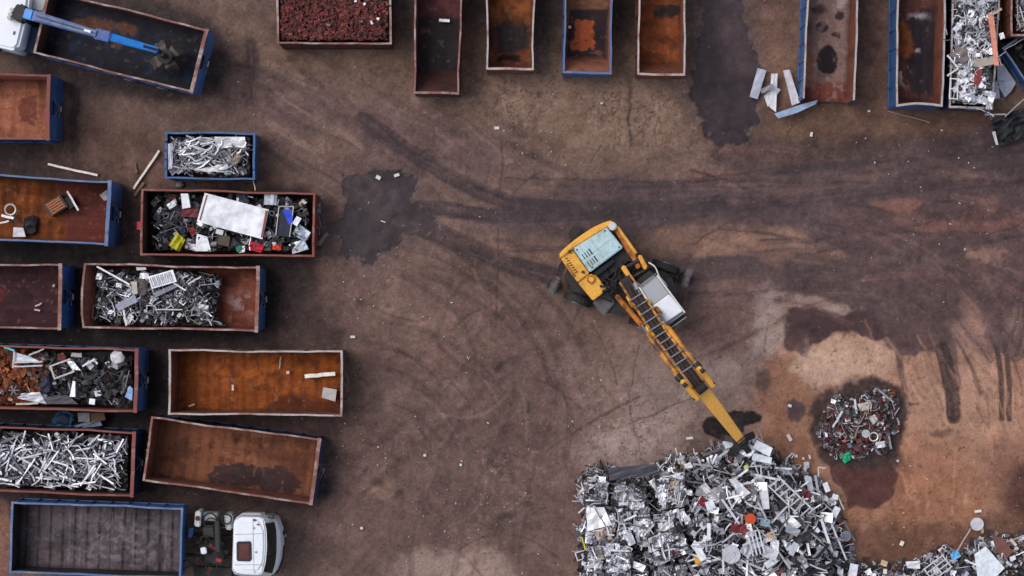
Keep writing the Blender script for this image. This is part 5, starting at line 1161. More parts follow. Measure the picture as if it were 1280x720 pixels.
# ================================================================ TRUCK, lower left
ta = math.atan2(-8, 213); tk = empty('hooklift_truck', P(252, 682, 0), ta, 'white cabbed truck with brown roof hatch carrying the planked blue body', 'truck')
def T2(a, b_): return (252 + math.cos(-ta) * a * 30 - math.sin(-ta) * b_ * 30, 682 + math.sin(-ta) * a * 30 + math.cos(-ta) * b_ * 30)
def tply(pts, z0, z1, nm, mt, par=tk, bev=.03, top=None): o = ply(pts, z0, z1, nm, mt, tk, bev, top); o.parent = par; return o
for b_ in (-.42, .42):
    tply([T2(-7.6, b_ - .06), T2(2.2, b_ - .06), T2(2.2, b_ + .06), T2(-7.6, b_ + .06)], .75, 1.0, 'chassis_rail', 'steel_dark')
def truck_wheel(par, Pf, a, b_, dual):
    for off in ((-.17, .17) if dual else (0,)):
        p0, p1 = P(*Pf(a, b_ + off - .14), .5), P(*Pf(a, b_ + off + .14), .5); mb = MB(); mb.tube([p0, p0.lerp(p1, .12), p0.lerp(p1, .88), p1], .5, 22)
        wv = mb.build('wheel', M['black'], par, bevel=.02)
        s_ = 1 if b_ > 0 else -1; q0 = P(*Pf(a, b_ + off + s_ * .13), .5); q1 = P(*Pf(a, b_ + off + s_ * .17), .5); mb = MB(); mb.tube([q0, q1], .25, 14); mb.build('rim', M['steel_grey'], par).parent = wv
for a, d_ in ((-5.4, True), (-4.0, True), (1.9, False)):
    for b_ in (-1.02, 1.02): truck_wheel(tk, T2, a, b_, d_)
cabo = [(292, 652), (296, 646), (304, 644), (338, 645), (345, 650), (350, 664), (351, 684), (349, 702), (344, 716), (336, 721), (302, 720), (293, 718), (290, 712)]
roof = [(292.5, 654), (297, 648), (304, 646.5), (326, 647), (330, 650), (332.5, 664), (333, 684), (331.5, 702), (328, 716), (324, 718.5), (303, 717.5), (294, 715), (291.5, 710)]
cb = tply(cabo, .7, 2.0, 'cab', 'white', bev=.03)
mb = MB()
lo_ = [P(x, y, 1.99) for x, y in cabo]; up_ = [P(x, y, 3.0) for x, y in roof]
mb.add(lo_ + up_, [tuple(range(13, 26))] + [(i, (i + 1) % 13, 13 + (i + 1) % 13, 13 + i) for i in range(13)]); o = mb.build('cab_upper', M['white'], tk, bevel=.05); o.parent = cb
tply([(296, 652), (323, 651), (329, 664), (329.5, 684), (328, 704), (322, 713), (299, 712), (295, 706)], 2.98, 3.06, 'roof_skin', 'white', cb, .03)
# windscreen: curved dark glass standing proud of the sloping front
ws0 = [(343.3, 652), (345.6, 664), (346, 684), (344.6, 702), (340.5, 716.3)]; ws1 = [(331.4, 654), (333.6, 665), (334, 684), (332.6, 701.5), (329.3, 714)]
def glass_grid(l0, l1, z0, z1, nm, mt, par, rootp, off=.02):
    l0 = smooth_pts(l0, False, 3); l1 = smooth_pts(l1, False, 3); n = len(l0); vs = []
    for k in range(4):
        t = k / 3
        for i in range(n): x, y = lerp2(l0[i], l1[i], t); vs.append(P(x, y, z0 + (z1 - z0) * t) + Vector((0, 0, off + .05 * math.sin(t * math.pi))))
    mb = MB(); mb.add(vs, [(k * n + i, k * n + i + 1, (k + 1) * n + i + 1, (k + 1) * n + i) for k in range(3) for i in range(n - 1)]); o = mb.build(nm, M[mt], rootp, smooth=True); o.parent = par; return o
glass_grid(ws0, ws1, 2.30, 2.97, 'windscreen', 'windscreen', cb, tk, .07)
glass_grid([(306, 648.2), (322, 648.4), (335, 647.4)], [(306, 650.8), (322, 651.6), (330, 651)], 2.35, 2.92, 'side_window', 'darkglass', cb, tk, .07)
h_ = tply([(297, 677), (312.5, 676.5), (314, 679), (314.5, 699), (312, 702), (297, 701.5), (295.5, 699), (295.5, 679)], 3.06, 3.11, 'roof_hatch', 'steel_dark', cb, .015)
tply([(298.5, 680), (311, 679.5), (311.5, 699), (298.5, 698.5)], 3.11, 3.125, 'hatch_glass', 'hatch', h_, .0)
for q in (((293, 668), (329, 667)), ((316, 648), (317.5, 717)), ((293.5, 706), (328, 706))):
    mb = MB(); mb.beam(P(*q[0], 3.063), P(*q[1], 3.063), .025, .012); mb.build('roof_seam', M['cab_grey'], tk).parent = cb
for q in (((345, 662), (337, 672)), ((345.5, 690), (337, 699))):
    mb = MB(); mb.beam(P(*q[0], 2.42), P(*q[1], 2.92), .03, .03); mb.build('wiper', M['black'], tk).parent = cb
mb = MB(); mb.tube([P(318, 650, 3.06), P(318, 650, 3.12)], .05, 8); mb.build('beacon_base', M['steel_dark'], tk).parent = cb
for x, y in ((317.5, 660), (320, 690)):
    mb = MB(); p = P(x, y, 3.05); mb.tube([p, p + Vector((0, 0, .06))], .035, 8); mb.build('roof_lamp', M['steel_grey'], tk).parent = cb
mb = MB(); mb.ppx([(321, 655), (324, 655), (324, 656.5), (321, 656.5)], 3.05, 3.09); mb.build('antenna_base', M['darkglass'], tk).parent = cb
mb = MB(); mb.tube([P(341, 648, 2.3), P(344, 641, 2.4), P(338, 640, 2.3)], .03, 8); mb.ppx([(331, 641), (345, 641.5), (345, 644.5), (331, 644)], 1.9, 2.5); mb.build('wing_mirror', M['steel_dark'], tk, bevel=.02).parent = cb
tply([(302, 641.5), (326, 641.5), (328, 644.5), (300, 644.5)], 2.0, 2.3, 'door_step', 'cab_grey', cb, .03)
tply([(345, 648), (350, 652), (353.5, 664), (354, 684), (352, 704), (346, 718), (343, 718), (349, 703), (351, 684), (350, 665), (345, 652)], .4, 1.1, 'front_bumper', 'steel_dark', cb, .02)
# gear behind the cab
gz = 1.7
tply([(253, 641), (272, 642), (271, 651), (253, 651)], .9, gz, 'toolbox', 'cab_grey')
tply([(280, 642), (291, 643), (290, 663), (281, 662)], .9, 1.9, 'fuel_tank', 'cab_grey', bev=.06)
px_ = tply([(244, 639), (251, 639.5), (250, 659), (242.5, 658)], .9, 2.0, 'lamp_housing', 'white_dirty', bev=.04)
mb = MB(); mb.tube([P(247, 648, 2.0), P(247, 648, 2.04)], .1, 14); mb.build('lamp_lens', M['hatch'], tk).parent = px_
tply([(253, 657), (268, 657), (270, 672), (254, 672)], 1.0, 1.9, 'engine_block', 'steel_dark', bev=.08)
tply([(268, 651), (274, 651), (275, 690), (269, 690)], 1.2, 2.1, 'lift_arm', 'steel_dark', bev=.03)
tply([(236, 660), (242, 660), (240, 672), (234, 672)], 1.2, 1.8, 'blue_bracket', 'blue', bev=.02)
tply([(250, 685), (257, 684), (258.5, 692), (251.5, 693)], 1.8, 2.02, 'white_canister', 'white', bev=.03)
tply([(255, 674), (281, 676), (279, 706), (256, 704)], .9, 1.5, 'gearbox', 'steel_dark', bev=.06)
tply([(242, 708), (290, 710), (290, 724), (242, 722)], .6, .95, 'mudguard', 'steel_dark', bev=.03)
mb = MB(); mb.torus(P(262, 650, 1.8), .28, .03, n=20); mb.build('air_hose_loop', M['black'], tk); mb = MB(); mb.torus(P(283, 649, 2.0), .2, .03, n=18); mb.build('air_hose_loop', M['black'], tk)
r = random.Random(12); mb = MB()
for _ in range(30):
    x, y = r.uniform(242, 284), r.uniform(652, 716); p = P(x, y, 1.4 + r.random() * .6); pts = [tuple(p)]
    for _k in range(3): p = p + Vector((r.uniform(-.35, .35), r.uniform(-.35, .35), r.uniform(-.1, .1))); pts.append(tuple(p))
    mb.tube(smooth_pts(pts, False, 3), .025, 5, 0, None)
mb.build('cable_bundle', M['black'], tk)
for x, y, L in ((247, 678, .3), (246, 700, .3), (262, 714, .35), (274, 700, .25), (282, 690, .2), (266, 684, .3)):
    mb = MB(); mb.put(box_tm(r, L, L * .6), place(r, P(x, y, 1.5), r.uniform(0, 3), .2)); mb.build('valve_block', M[r.choice(['steel_grey', 'steel_dark', 'rust_dark', 'red'])], tk, bevel=.02)
M['crane_blue'] = paint('mid_blue_crane_paint', (34, 84, 168), (30, 44, 92), 0.5, 0.4, scale=2)
# ================================================================ LOADER CRANE TRUCK, upper left
ca = math.atan2(-49, 197); ct = empty('crane_truck', P(20, 20, 0), ca, 'white truck with blue loader crane in the upper left corner', 'truck')
def T3(a, b_): return (20 + math.cos(-ca) * a * 30 - math.sin(-ca) * b_ * 30, 24 + math.sin(-ca) * a * 30 + math.cos(-ca) * b_ * 30)
def cply(pts, z0, z1, nm, mt, par=ct, bev=.03): o = ply(pts, z0, z1, nm, mt, ct, bev); o.parent = par; return o
cc_ = cply([T3(-2.2, -1.25), T3(.05, -1.25), T3(.3, -1.1), T3(.38, -.5), T3(.38, 1.0), T3(.3, 1.22), T3(.1, 1.3), T3(-2.2, 1.3)], .8, 3.0, 'cab', 'white', bev=.12)
cply([T3(-1.1, .9), T3(-.65, .95), T3(-.65, 1.08), T3(-1.1, 1.03)], 3.0, 3.03, 'roof_vent', 'darkglass', cc_, 0); cply([T3(.02, .5), T3(.1, .5), T3(.1, .65), T3(.02, .65)], 3.0, 3.03, 'roof_vent', 'darkglass', cc_, 0)
cply([T3(-2.2, 1.32), T3(-.4, 1.32), T3(-.4, 1.42), T3(-2.2, 1.42)], 1.8, 2.4, 'wing_mirror', 'steel_dark', cc_, .02)
for b_ in (-.42, .42): cply([T3(-2.2, b_ - .06), T3(8.2, b_ - .06), T3(8.2, b_ + .06), T3(-2.2, b_ + .06)], .75, 1.0, 'chassis_rail', 'steel_dark')
for a, d_ in ((-1.3, False), (5.2, True), (6.6, True)):
    for b_ in (-1.02, 1.02): truck_wheel(ct, T3, a, b_, d_)
cply([T3(.45, .1), T3(1.1, .1), T3(1.1, 1.2), T3(.45, 1.2)], .8, 1.9, 'side_tank', 'navy', ct, .06); cply([T3(.45, -1.2), T3(1.1, -1.2), T3(1.1, -.5), T3(.45, -.5)], .8, 2.4, 'side_tank', 'cab_grey', ct, .1)
tb = cply([(17, 8), (24, 3), (33, 8), (34, 21), (28, 28), (18, 26), (13, 18)], 1.0, 3.5, 'crane_turret', 'steel_dark', ct, .08)
for x, y in ((14.5, 12), (12.5, 17.5), (11, 22)):
    mb = MB(); mb.tube([P(x, y, 3.0), P(x, y, 3.5)], .08, 10); mb.build('work_lamp', M['white_dirty'], ct).parent = tb
a0, a1, a2, a3 = P(32, 17, 4.1), P(122, 43, 4.6), P(136, 46, 4.6), P(197, 63, 4.0)
bm_ = MB(); bm_.beam(a0, a0.lerp(a1, .12), .4, .4); bmo = bm_.build('boom_root', M['brightblue'], ct, bevel=.03)
mb = MB(); mb.beam(a0.lerp(a1, .1), a1, .40, .34, w1=.3); mo = mb.build('crane_boom', M['crane_blue'], ct, bevel=.02)
for s_, m_ in ((-.09, 'crane_grey'), (.1, 'crane_grey')):
    d = (a1 - a0).normalized(); u = Vector((d.y, -d.x, 0)).normalized(); mb = MB(); mb.tube([a0.lerp(a1, .16) + u * s_ + Vector((0, 0, .22)), a1 + u * s_ * .7 + Vector((0, 0, .2))], .075, 12); mb.build('lift_cylinder', M[m_], ct).parent = mo
d = (a1 - a0).normalized(); u = Vector((d.y, -d.x, 0)).normalized()
mb = MB(); mb.tube([a0.lerp(a1, .84) + Vector((0, 0, .3)), a0.lerp(a1, .93) + Vector((0, 0, .28))], .06, 10); mb.build('chrome_rod', M['white'], ct).parent = mo
mb = MB(); mb.beam(a1 - d * .1, a2 + d * .1, .42, .4); kn = mb.build('crane_knuckle', M['crane_blue'], ct, bevel=.04)
mb = MB(); mb.torus((a1 + a2) / 2 + Vector((.0, -.25, -.2)), .2, .03, n=18); mb.build('hose_loop', M['black'], ct).parent = kn
mb = MB(); mb.beam(a2, a3, .32, .3, w1=.24); jo = mb.build('outer_boom', M['brightblue'], ct, bevel=.03)
mb = MB(); mb.beam(a2.lerp(a3, .72) + Vector((0, 0, .15)), a3 + Vector((0, 0, .15)), .1, .04); mb.build('boom_slot', M['steel_dark'], ct).parent = jo
gc = P(207, 71, 2.9); mb = MB(); mb.tube([a3, a3.lerp(gc, .6)], .1, 10); mb.tube([gc + Vector((0, 0, -.5)), gc + Vector((0, 0, .2))], .3, 14); mb.tube([gc, a3 + Vector((.1, -.1, -.2))], .12, 10)
go2 = mb.build('grapple', M['steel_dark'], ct)
mt_ = paint('worn_tine_steel', (92, 80, 76), (34, 30, 32), .6, .5, metal=.1)
for x, y in ((198, 54), (223, 61), (191, 80), (216, 86)):
    c0 = gc + Vector((0, 0, -.2)); e = P(x, y, 2.6); dq = e - c0; dq.z = 0; dn = dq.normalized(); mb = MB()
    pts = [c0 + dn * .1, c0 + dn * (dq.length * .75) + Vector((0, 0, .02)), c0 + dn * dq.length * 1.05 + Vector((0, 0, -.35)), c0 + dn * dq.length * .95 + Vector((0, 0, -.85))]
    n_ = Vector((-dn.y, dn.x, 0))
    for off in (-.16, 0, .16):
        for i, (w0_, w1_) in enumerate(((.1, .16), (.16, .15), (.15, .05))): mb.beam(pts[i] + n_ * off * (.3 if i == 0 else 1), pts[i + 1] + n_ * off * (1 if i < 2 else .7), w0_, .07, w1=w1_)
    o = mb.build('grapple_tine', mt_, ct); o.parent = go2
# ================================================================ THE BIG HEAP
HP = [(731, 596), (745, 588), (765, 590), (790, 600), (818, 586), (838, 574), (862, 572), (880, 566), (905, 558), (925, 552), (955, 557), (972, 574), (990, 584), (1006, 594), (1026, 612), (1044, 640), (1054, 672), (1060, 700), (1066, 735), (1066, 760), (728, 760), (727, 720), (728, 670), (730, 630)]
def pdist(x, y, pts):
    b_ = 1e9
    for i in range(len(pts)):
        ax, ay = pts[i]; cx, cy = pts[(i + 1) % len(pts)]; dx, dy = cx - ax, cy - ay
        t = max(0, min(1, ((x - ax) * dx + (y - ay) * dy) / (dx * dx + dy * dy))); b_ = min(b_, math.hypot(x - ax - t * dx, y - ay - t * dy))
    return b_
def zh(x, y):
    if not in_poly(x, y, HP): return .05
    d = pdist(x, y, HP); h_ = .15 + 2.6 * (1 - math.exp(-d / 45))
    if x < 866 and y > 575: k = min(1, (866 - x) / 12); h_ = h_ * (1 - k) + min(h_, .7) * k
    return h_
r = random.Random(3)
LOOSE = [(862, 574), (905, 560), (925, 554), (955, 559), (972, 576), (1006, 596), (1026, 614), (1044, 640), (1054, 672), (1062, 700), (1066, 750), (850, 750), (846, 690), (846, 640), (840, 600)]
core(HP, zh, 'loose_scrap', 'grey and black mass of small metal bits under the big heap', .02, 5, n=0, seed=301, cm=[(46, 42, 43), (34, 31, 33), (66, 58, 57), (84, 76, 76)])
mb = MB(); fill(mb, LOOSE, zh, 1350, ALL, (2.0, 2.4, 3.4, .1), 3010, scale=.8, zj=.15, tilt=.35); fill(mb, [(862, 574), (845, 590), (800, 590), (740, 592), (730, 640), (729, 740), (865, 740), (870, 600)], lambda x, y: 1.15, 480, ALL, (1.8, 2.4, 2.6, .1), 3011, scale=.75, zj=.35, tilt=.4)
for _ in range(520):        # frayed edge
    i = r.randrange(len(HP)); a, b_ = HP[i], HP[(i + 1) % len(HP)]; t = r.random(); x, y = lerp2(a, b_, t); x += r.gauss(0, 4); y += r.gauss(1, 4)
    if y > 755: continue
    k = wpick(r, ALL); (l0, l1), (w0, w1_) = SIZE[k]; mb.put(KIND[k][0](r, r.uniform(l0, l1) * .6, r.uniform(w0, w1_) * .8), place(r, P(x, y, zh(x, y) * .8 + .1 + r.uniform(0, .25)), r.uniform(0, 3.14), .3), palette(r, (2.2, 2.4, 1.8, .2)))
o = mb.build('small_scrap', M['scrap']); tag(o, 'uncounted small metal bits between the larger pieces of the big heap', 'scrap', None, 'stuff')
flow = lambda r, x, y: (r.gauss(-.6, .6) if r.random() < .65 else r.gauss(.8, .5)) if x > 930 else r.gauss(.5, .6)
solids(LOOSE, zh, 140, {'strip': 3, 'angle': 2, 'tube': 2}, (4, 1.8, .5, .06), 302, 'straight pale metal length lying loose on the right half of the big heap', 'metal length', 'long pieces on the big heap', scale=1.0, tilt=.14, yawf=flow, dz=.2)
solids(LOOSE, zh, 105, {'sheet': 3, 'flat': 2}, (2.6, 2.2, .8, .15), 303, 'small crumpled or flat sheet piece on the right half of the big heap', 'sheet piece', 'sheet pieces on the big heap', scale=.75, tilt=.25, dz=.15)
solids(LOOSE, zh, 60, {'box': 1, 'can': 1, 'chunk': 1, 'disc': .4, 'ring': .6, 'frame': .8}, (1.6, 2.2, 1, .3), 304, 'small solid metal item among the lengths on the right half of the big heap', 'scrap item', 'solid items on the big heap', scale=.8, dz=.12)
solids(LOOSE, zh, 22, {'sheet': 3, 'flat': 1}, (3, 1.5, .5, 0), 305, 'large crumpled metal sheet among the lengths on the right half of the big heap', 'sheet', 'large crumpled sheets on the big heap', scale=1.35, tilt=.2, dz=.28)
# bales of crushed aluminium
def bale(quad, z, seed, label, dark=0):
    c_ = [P(x, y, z) for x, y in quad]; ctr = sum(c_, Vector()) / 4; ax = (c_[1] - c_[0] + c_[2] - c_[3]) / 2; ay = (c_[0] - c_[3] + c_[1] - c_[2]) / 2; L, W = ax.length * .93, ay.length * .93
    r = random.Random(seed); mb = MB(); H = z - .1 + r.uniform(-.2, .2); yaw = math.atan2(ax.y, ax.x) + r.gauss(0, .06); n = 6; L *= r.uniform(1.0, 1.08); W *= r.uniform(1.0, 1.1)
    fs = []
    for face in ('top', 'a', 'b', 'c', 'd'):
        o = len(mb.v)
        for j in range(n + 1):
            for i in range(n + 1):
                u, v_ = i / n - .5, j / n - .5; k = .05 * r.uniform(-1, 1)
                p = {'top': (u * L, v_ * W, H + k * 1.5), 'a': (u * L, -W / 2 + k, (v_ + .5) * H), 'b': (u * L, W / 2 + k, (v_ + .5) * H), 'c': (-L / 2 + k, u * W, (v_ + .5) * H), 'd': (L / 2 + k, u * W, (v_ + .5) * H)}[face]
                mb.v.append(Vector(p))
        for j in range(n):
            for i in range(n):
                mb.f.append((o + j * (n + 1) + i, o + j * (n + 1) + i + 1, o + (j + 1) * (n + 1) + i + 1, o + (j + 1) * (n + 1) + i)); mb.mi.append(0); mb.c.append(palette(r, (.6, 2, 1.8, .1) if not dark else (0, .8, 3, 0)))
    w_ = r.choice([(4, 2.0, .7, .15), (3, 2.3, 1.0, .3), (2.4, 2.6, 1.2, .2)]) if not dark else (.2, 1, 3, 0)
    fold = r.uniform(-.3, .3)
    for _ in range(int(72 * L * W)):
        k = wpick(r, {'sheet': 4, 'strip': 3, 'angle': 1, 'rod': 1.5, 'chunk': .6}); (l0, l1), (w0, w1_) = SIZE[k]; l = min(r.uniform(l0, l1) * .62, min(L, W) * 1.0); w2 = r.uniform(w0, w1_) * .85
        a = r.choice((fold, fold + math.pi / 2)) + r.gauss(0, .35); side = r.random() < .25
        x = r.uniform(-.5, .5) * (L - l * abs(math.cos(a))); y = r.uniform(-.5, .5) * (W - l * abs(math.sin(a))); z_ = H + r.uniform(-.02, .14)
        if side:
            z_ = r.uniform(.2, H); 
            if r.random() < .5: x = r.choice((-1, 1)) * L / 2
            else: y = r.choice((-1, 1)) * W / 2
        mb.put(KIND[k][0](r, l, w2), place(r, Vector((x, y, z_)), a, .18), palette(r, w_))
    # strapping wires
    o = mb.build('scrap_bale', M['scrap']); o.location = (ctr.x, ctr.y, .05); o.rotation_euler = (0, 0, yaw); tag(o, label, 'bale', 'pressed bales at the left of the big heap')
    for t in (-.28, .0, .28):
        wv = MB(); y = t * W; wv.tube([(-L / 2 - .03, y, .1), (-L / 2 - .03, y, H + .06), (0, y + .02, H + .1), (L / 2 + .03, y, H + .06), (L / 2 + .03, y, .1)], .012, 4); wv.build('strapping_wire', M['steel_dark'], o, local=False)
    return o
BL = [([(729, 597), (760, 596), (762, 631), (730, 632)], 1.7, 'silver bale at the upper left corner of the heap, left of the dark sheet'), ([(766, 609), (806, 605), (808, 632), (768, 634)], 1.8, 'bale directly below the dark grey sheet'),
      ([(818, 594), (856, 590), (862, 632), (822, 634)], 2.1, 'bale with a rounded white crumple just right of the dark sheet'), ([(732, 634), (768, 633), (771, 680), (733, 680)], 1.9, 'bale topped by a folded white plate at the left edge'),
      ([(771, 636), (790, 635), (791, 680), (773, 682)], 2.0, 'slim upright bale right of the folded white plate'), ([(792, 635), (814, 633), (815, 680), (793, 681)], 1.9, 'bale with dark striped fins, fourth row centre'),
      ([(816, 646), (856, 634), (862, 654), (820, 668)], 2.3, 'low tilted bale above the large square one'), ([(811, 670), (854, 656), (862, 692), (820, 707)], 2.6, 'large square silver bale tilted slightly, most prominent of the bales'),
      ([(734, 683), (754, 683), (755, 716), (735, 716)], 1.9, 'narrow bale at the lower left edge beside the yellow strip'), ([(756, 682), (788, 681), (789, 720), (757, 721)], 2.0, 'squarish bale with a small tan scrap at the lower left'),
      ([(790, 716), (812, 715), (812, 745), (790, 745)], 1.8, 'bale cut by the bottom edge left of centre'), ([(815, 712), (858, 704), (862, 745), (820, 745)], 2.2, 'pale bale cut by the bottom edge below the large square one')]
for i, (q, z, lb) in enumerate(BL): bale(q, z, 400 + i, lb)
solids([(735, 600), (860, 596), (865, 715), (735, 716)], lambda x, y: 1.85, 26, {'strip': 2, 'sheet': 3, 'angle': 1}, (3, 2, .5, .1), 3020, 'loose metal piece lying across the pressed bales at the left of the big heap', 'scrap piece', 'loose pieces on the bales', scale=.8, tilt=.2)
bale([(789, 684), (811, 682), (812, 714), (790, 714)], 1.35, 420, 'sunken dark bale left of the large square one', 1)
plate('dark_sheet', 'long dark grey metal sheet at the top left of the big heap', 'sheet', [(760, 585), (821, 580), (823, 592), (762, 601)], 1.75, (66, 66, 74), .05, .015)
plate('folded_plate', 'big folded white plate on the bale at the left edge of the heap', 'plate', [(733, 635), (755, 634), (765, 656), (734, 664)], 1.95, (232, 232, 236), .03, .03, seg=4)
stick('crease_bar', 'dark thin bar across the big folded white plate', 'bar', (743, 635), (757, 658), 2.02, .03, (70, 66, 68))
plate('tan_wrap', 'tan crumpled wrap below the folded white plate', 'wrap', [(740, 664), (760, 658), (766, 674), (748, 676)], 1.9, (176, 152, 144), .02, .06, 'matte', seg=4)
stick('yellow_strip', 'thin yellow green strip standing at the left edge of the heap', 'strip', (727, 671), (732, 688), 1.2, .06, (190, 196, 50), 'matte'); stick('metal_tube', 'white tube along the lower left edge of the heap', 'tube', (728, 692), (735, 719), 1.0, .12, (190, 190, 196), round_=True)
stick('rusty_bar', 'short rusty bar lying on the ground left of the heap', 'bar', (726, 693), (723, 710), .08, .05, (86, 54, 50)); stick('dark_bar', 'thin dark upright bar at the left edge beside the folded plate', 'bar', (723, 656), (724, 680), .6, .05, (80, 72, 72))
thing_tm(sheet_tm(RR, .75, .7, .15), 'white_crumple', 'rounded white crumpled sheet on the bale right of the dark sheet', 'sheet', 828, 604, 2.1, -30, (222, 222, 226))
W_ = (232, 234, 242)
plate('white_sheet', 'upper of two white rectangular panels beside the grapple', 'panel', [(946, 550), (966, 560), (962, 571), (941, 560)], 2.6, W_, .04, 0, seg=1); plate('white_sheet', 'lower of two white rectangular panels beside the grapple', 'panel', [(941, 566), (965, 572), (964, 580), (940, 575)], 2.5, (222, 226, 234), .04, 0, seg=1)
plate('pale_sheet', 'pale blue white square plate left of the grapple', 'plate', [(903, 552), (915, 550), (918, 558), (907, 561)], 2.3, (206, 214, 228), .04, .01, seg=2); thing_tm(sheet_tm(RR, .7, .5, .15), 'white_crumple', 'white crumpled sheet just right of the grapple', 'sheet', 931, 561, 2.5, 30, (226, 228, 234))
for i, (a, b_, w_, c_, lb) in enumerate((((877, 587), (912, 562), .09, (196, 196, 202), 'long thin pale bar running down left from the grapple'), ((878, 569), (910, 559), .12, (108, 104, 110), 'dark grey bar at the heap top left of the grapple'), ((866, 580), (900, 584), .07, (170, 170, 176), 'grey bar level with the heap top at its left shoulder'),
      ((940, 583), (990, 586), .08, W_, 'long white bar near the top right of the heap'), ((940, 593), (975, 600), .09, (228, 230, 236), 'white bar below the long white bar at the top right'), ((902, 624), (924, 655), .09, (210, 208, 212), 'slanting white bar in the middle of the heap'),
      ((886, 654), (886, 674), .14, (236, 236, 240), 'short thick white bar left of the orange basin'), ((963, 655), (984, 633), .07, (206, 206, 210), 'pale bar rising right of the hanging white plate'), ((1019, 594), (1026, 632), .10, (176, 178, 188), 'grey upright bar beside the slotted oval plate'),
      ((1026, 648), (1040, 690), .11, W_, 'wide white bar on the right flank of the heap'), ((1038, 652), (1058, 700), .07, (226, 226, 232), 'longest thin white bar at the right edge of the heap'), ((904, 686), (904, 715), .08, (216, 216, 222), 'upright white bar left of the coiled disc'),
      ((852, 690), (868, 718), .10, (176, 172, 176), 'pale bar leaning right of the large square bale'), ((1010, 710), (1036, 680), .12, (30, 30, 34), 'thick black bar rising at the lower right of the heap'), ((1030, 678), (1042, 700), .12, (34, 34, 38), 'thick black bar falling at the lower right of the heap'),
      ((1002, 722), (1046, 702), .12, (28, 28, 32), 'long low black bar at the lower right of the heap'), ((996, 652), (1004, 620), .05, (186, 186, 190), 'thin upright rod right of the lattice'), ((872, 573), (880, 588), .08, (200, 200, 204), 'short white bar on the left shoulder of the heap'))):
    stick('metal_bar', lb, 'bar', a, b_, zh((a[0] + b_[0]) / 2, (a[1] + b_[1]) / 2) + .42, w_, c_, z1=zh((a[0] + b_[0]) / 2, (a[1] + b_[1]) / 2) + .38)
def Z(x, y, k=.42): return zh(x, y) + k
plate('hanging_plate', 'white upright plate in the middle of the heap', 'plate', [(951, 613), (960, 613), (962, 636), (953, 637)], Z(956, 625), (216, 216, 222), .04, .0, seg=1); plate('silver_sheet', 'square silver sheet with a bent corner low in the heap', 'sheet', [(956, 681), (974, 690), (969, 701), (952, 695)], Z(962, 690), (198, 202, 210), .03, .02, seg=3)
plate('silver_sheet', 'small grey square sheet right of the wood block', 'sheet', [(985, 654), (1001, 663), (996, 671), (981, 664)], Z(990, 663), (150, 156, 166), .03, .02, seg=3); plate('blue_grey_sheet', 'blue grey crumpled sheet right of the orange basin', 'sheet', [(951, 647), (963, 650), (962, 659), (950, 657)], Z(955, 653), (146, 164, 180), .03, .04, seg=3)
plate('white_tile', 'white tile at the right edge of the heap', 'tile', [(1044, 632), (1051, 636), (1045, 648), (1038, 644)], Z(1040, 640, .5), W_, .04, 0, seg=1); plate('slotted_plate', 'pale slotted oval plate at the upper right of the heap', 'plate', [(1005, 596), (1008, 594), (1014, 596), (1017, 612), (1014, 616), (1010, 614)], Z(1010, 605, .5), (188, 190, 194), .04)
plate('large_plate', 'crumpled white car-door-like sheet in the upper middle of the heap', 'sheet', [(910, 599), (920, 598), (938, 616), (928, 623)], Z(922, 610), (214, 216, 222), .03, .06, seg=4); thing_tm(chunk_tm(RR, .8, .6, .2), 'grey_lump', 'round grey dusty lump left of the white crumpled sheet in the heap', 'lump', 900, 617, Z(900, 617, .1), 20, (150, 146, 148))
mb = MB(); mb.tube([(0, 0, 0), (.05, 0, .2)], .19, 20, r1=.22); o = mb.build('orange_basin', M['matte']); me = o.data; a_ = me.attributes.new('col', 'FLOAT_COLOR', 'FACE'); a_.data.foreach_set('color', list(lin((206, 84, 40))) * len(me.polygons)); o.location = P(936, 648, Z(936, 648, .25)); tag(o, 'bright orange round basin in the middle of the heap', 'basin')
thing_tm(chunk_tm(RR, .34, .34, .08), 'yellow_ball', 'round amber yellow cap at the lower left of the loose scrap', 'cap', 873, 701, Z(873, 701, .3), 0, (216, 156, 40), 'matte'); thing_tm(chunk_tm(RR, .22, .22, .1), 'lime_ball', 'small pale yellow ball near the top of the heap', 'ball', 933, 584, Z(933, 584, .3), 0, (206, 208, 140), 'matte')
thing_tm(disc_tm(RR, .75, .7), 'metal_disc', 'round silver disc with a hub at the lower middle of the heap', 'disc', 914, 693, Z(914, 693, .35), 0, (190, 192, 200)); thing_tm(disc_tm(RR, .45, .4), 'metal_disc', 'round grey drum end at the right edge of the heap', 'disc', 1057, 670, Z(1050, 670, .2), 0, (120, 120, 132))
thing_tm(flat_tm(RR, .35, .2), 'wood_block', 'small tan wood block below the orange basin', 'block', 963, 671, Z(963, 671, .4), 30, (186, 154, 124), 'matte'); thing_tm(sheet_tm(RR, .8, .35, .2), 'red_strap', 'dark red strap left of centre in the heap', 'strap', 925, 661, Z(925, 661, .35), 10, (110, 34, 42), 'matte')
thing_tm(sheet_tm(RR, .5, .2, .2), 'red_strap', 'dull red strap below the slotted oval plate', 'strap', 1008, 617, Z(1008, 617, .35), 50, (130, 44, 52), 'matte'); thing_tm(sheet_tm(RR, .4, .3, .2), 'red_rag', 'dark red rag at the left side of the loose scrap', 'rag', 879, 628, Z(879, 628, .35), 40, (120, 32, 40), 'matte')
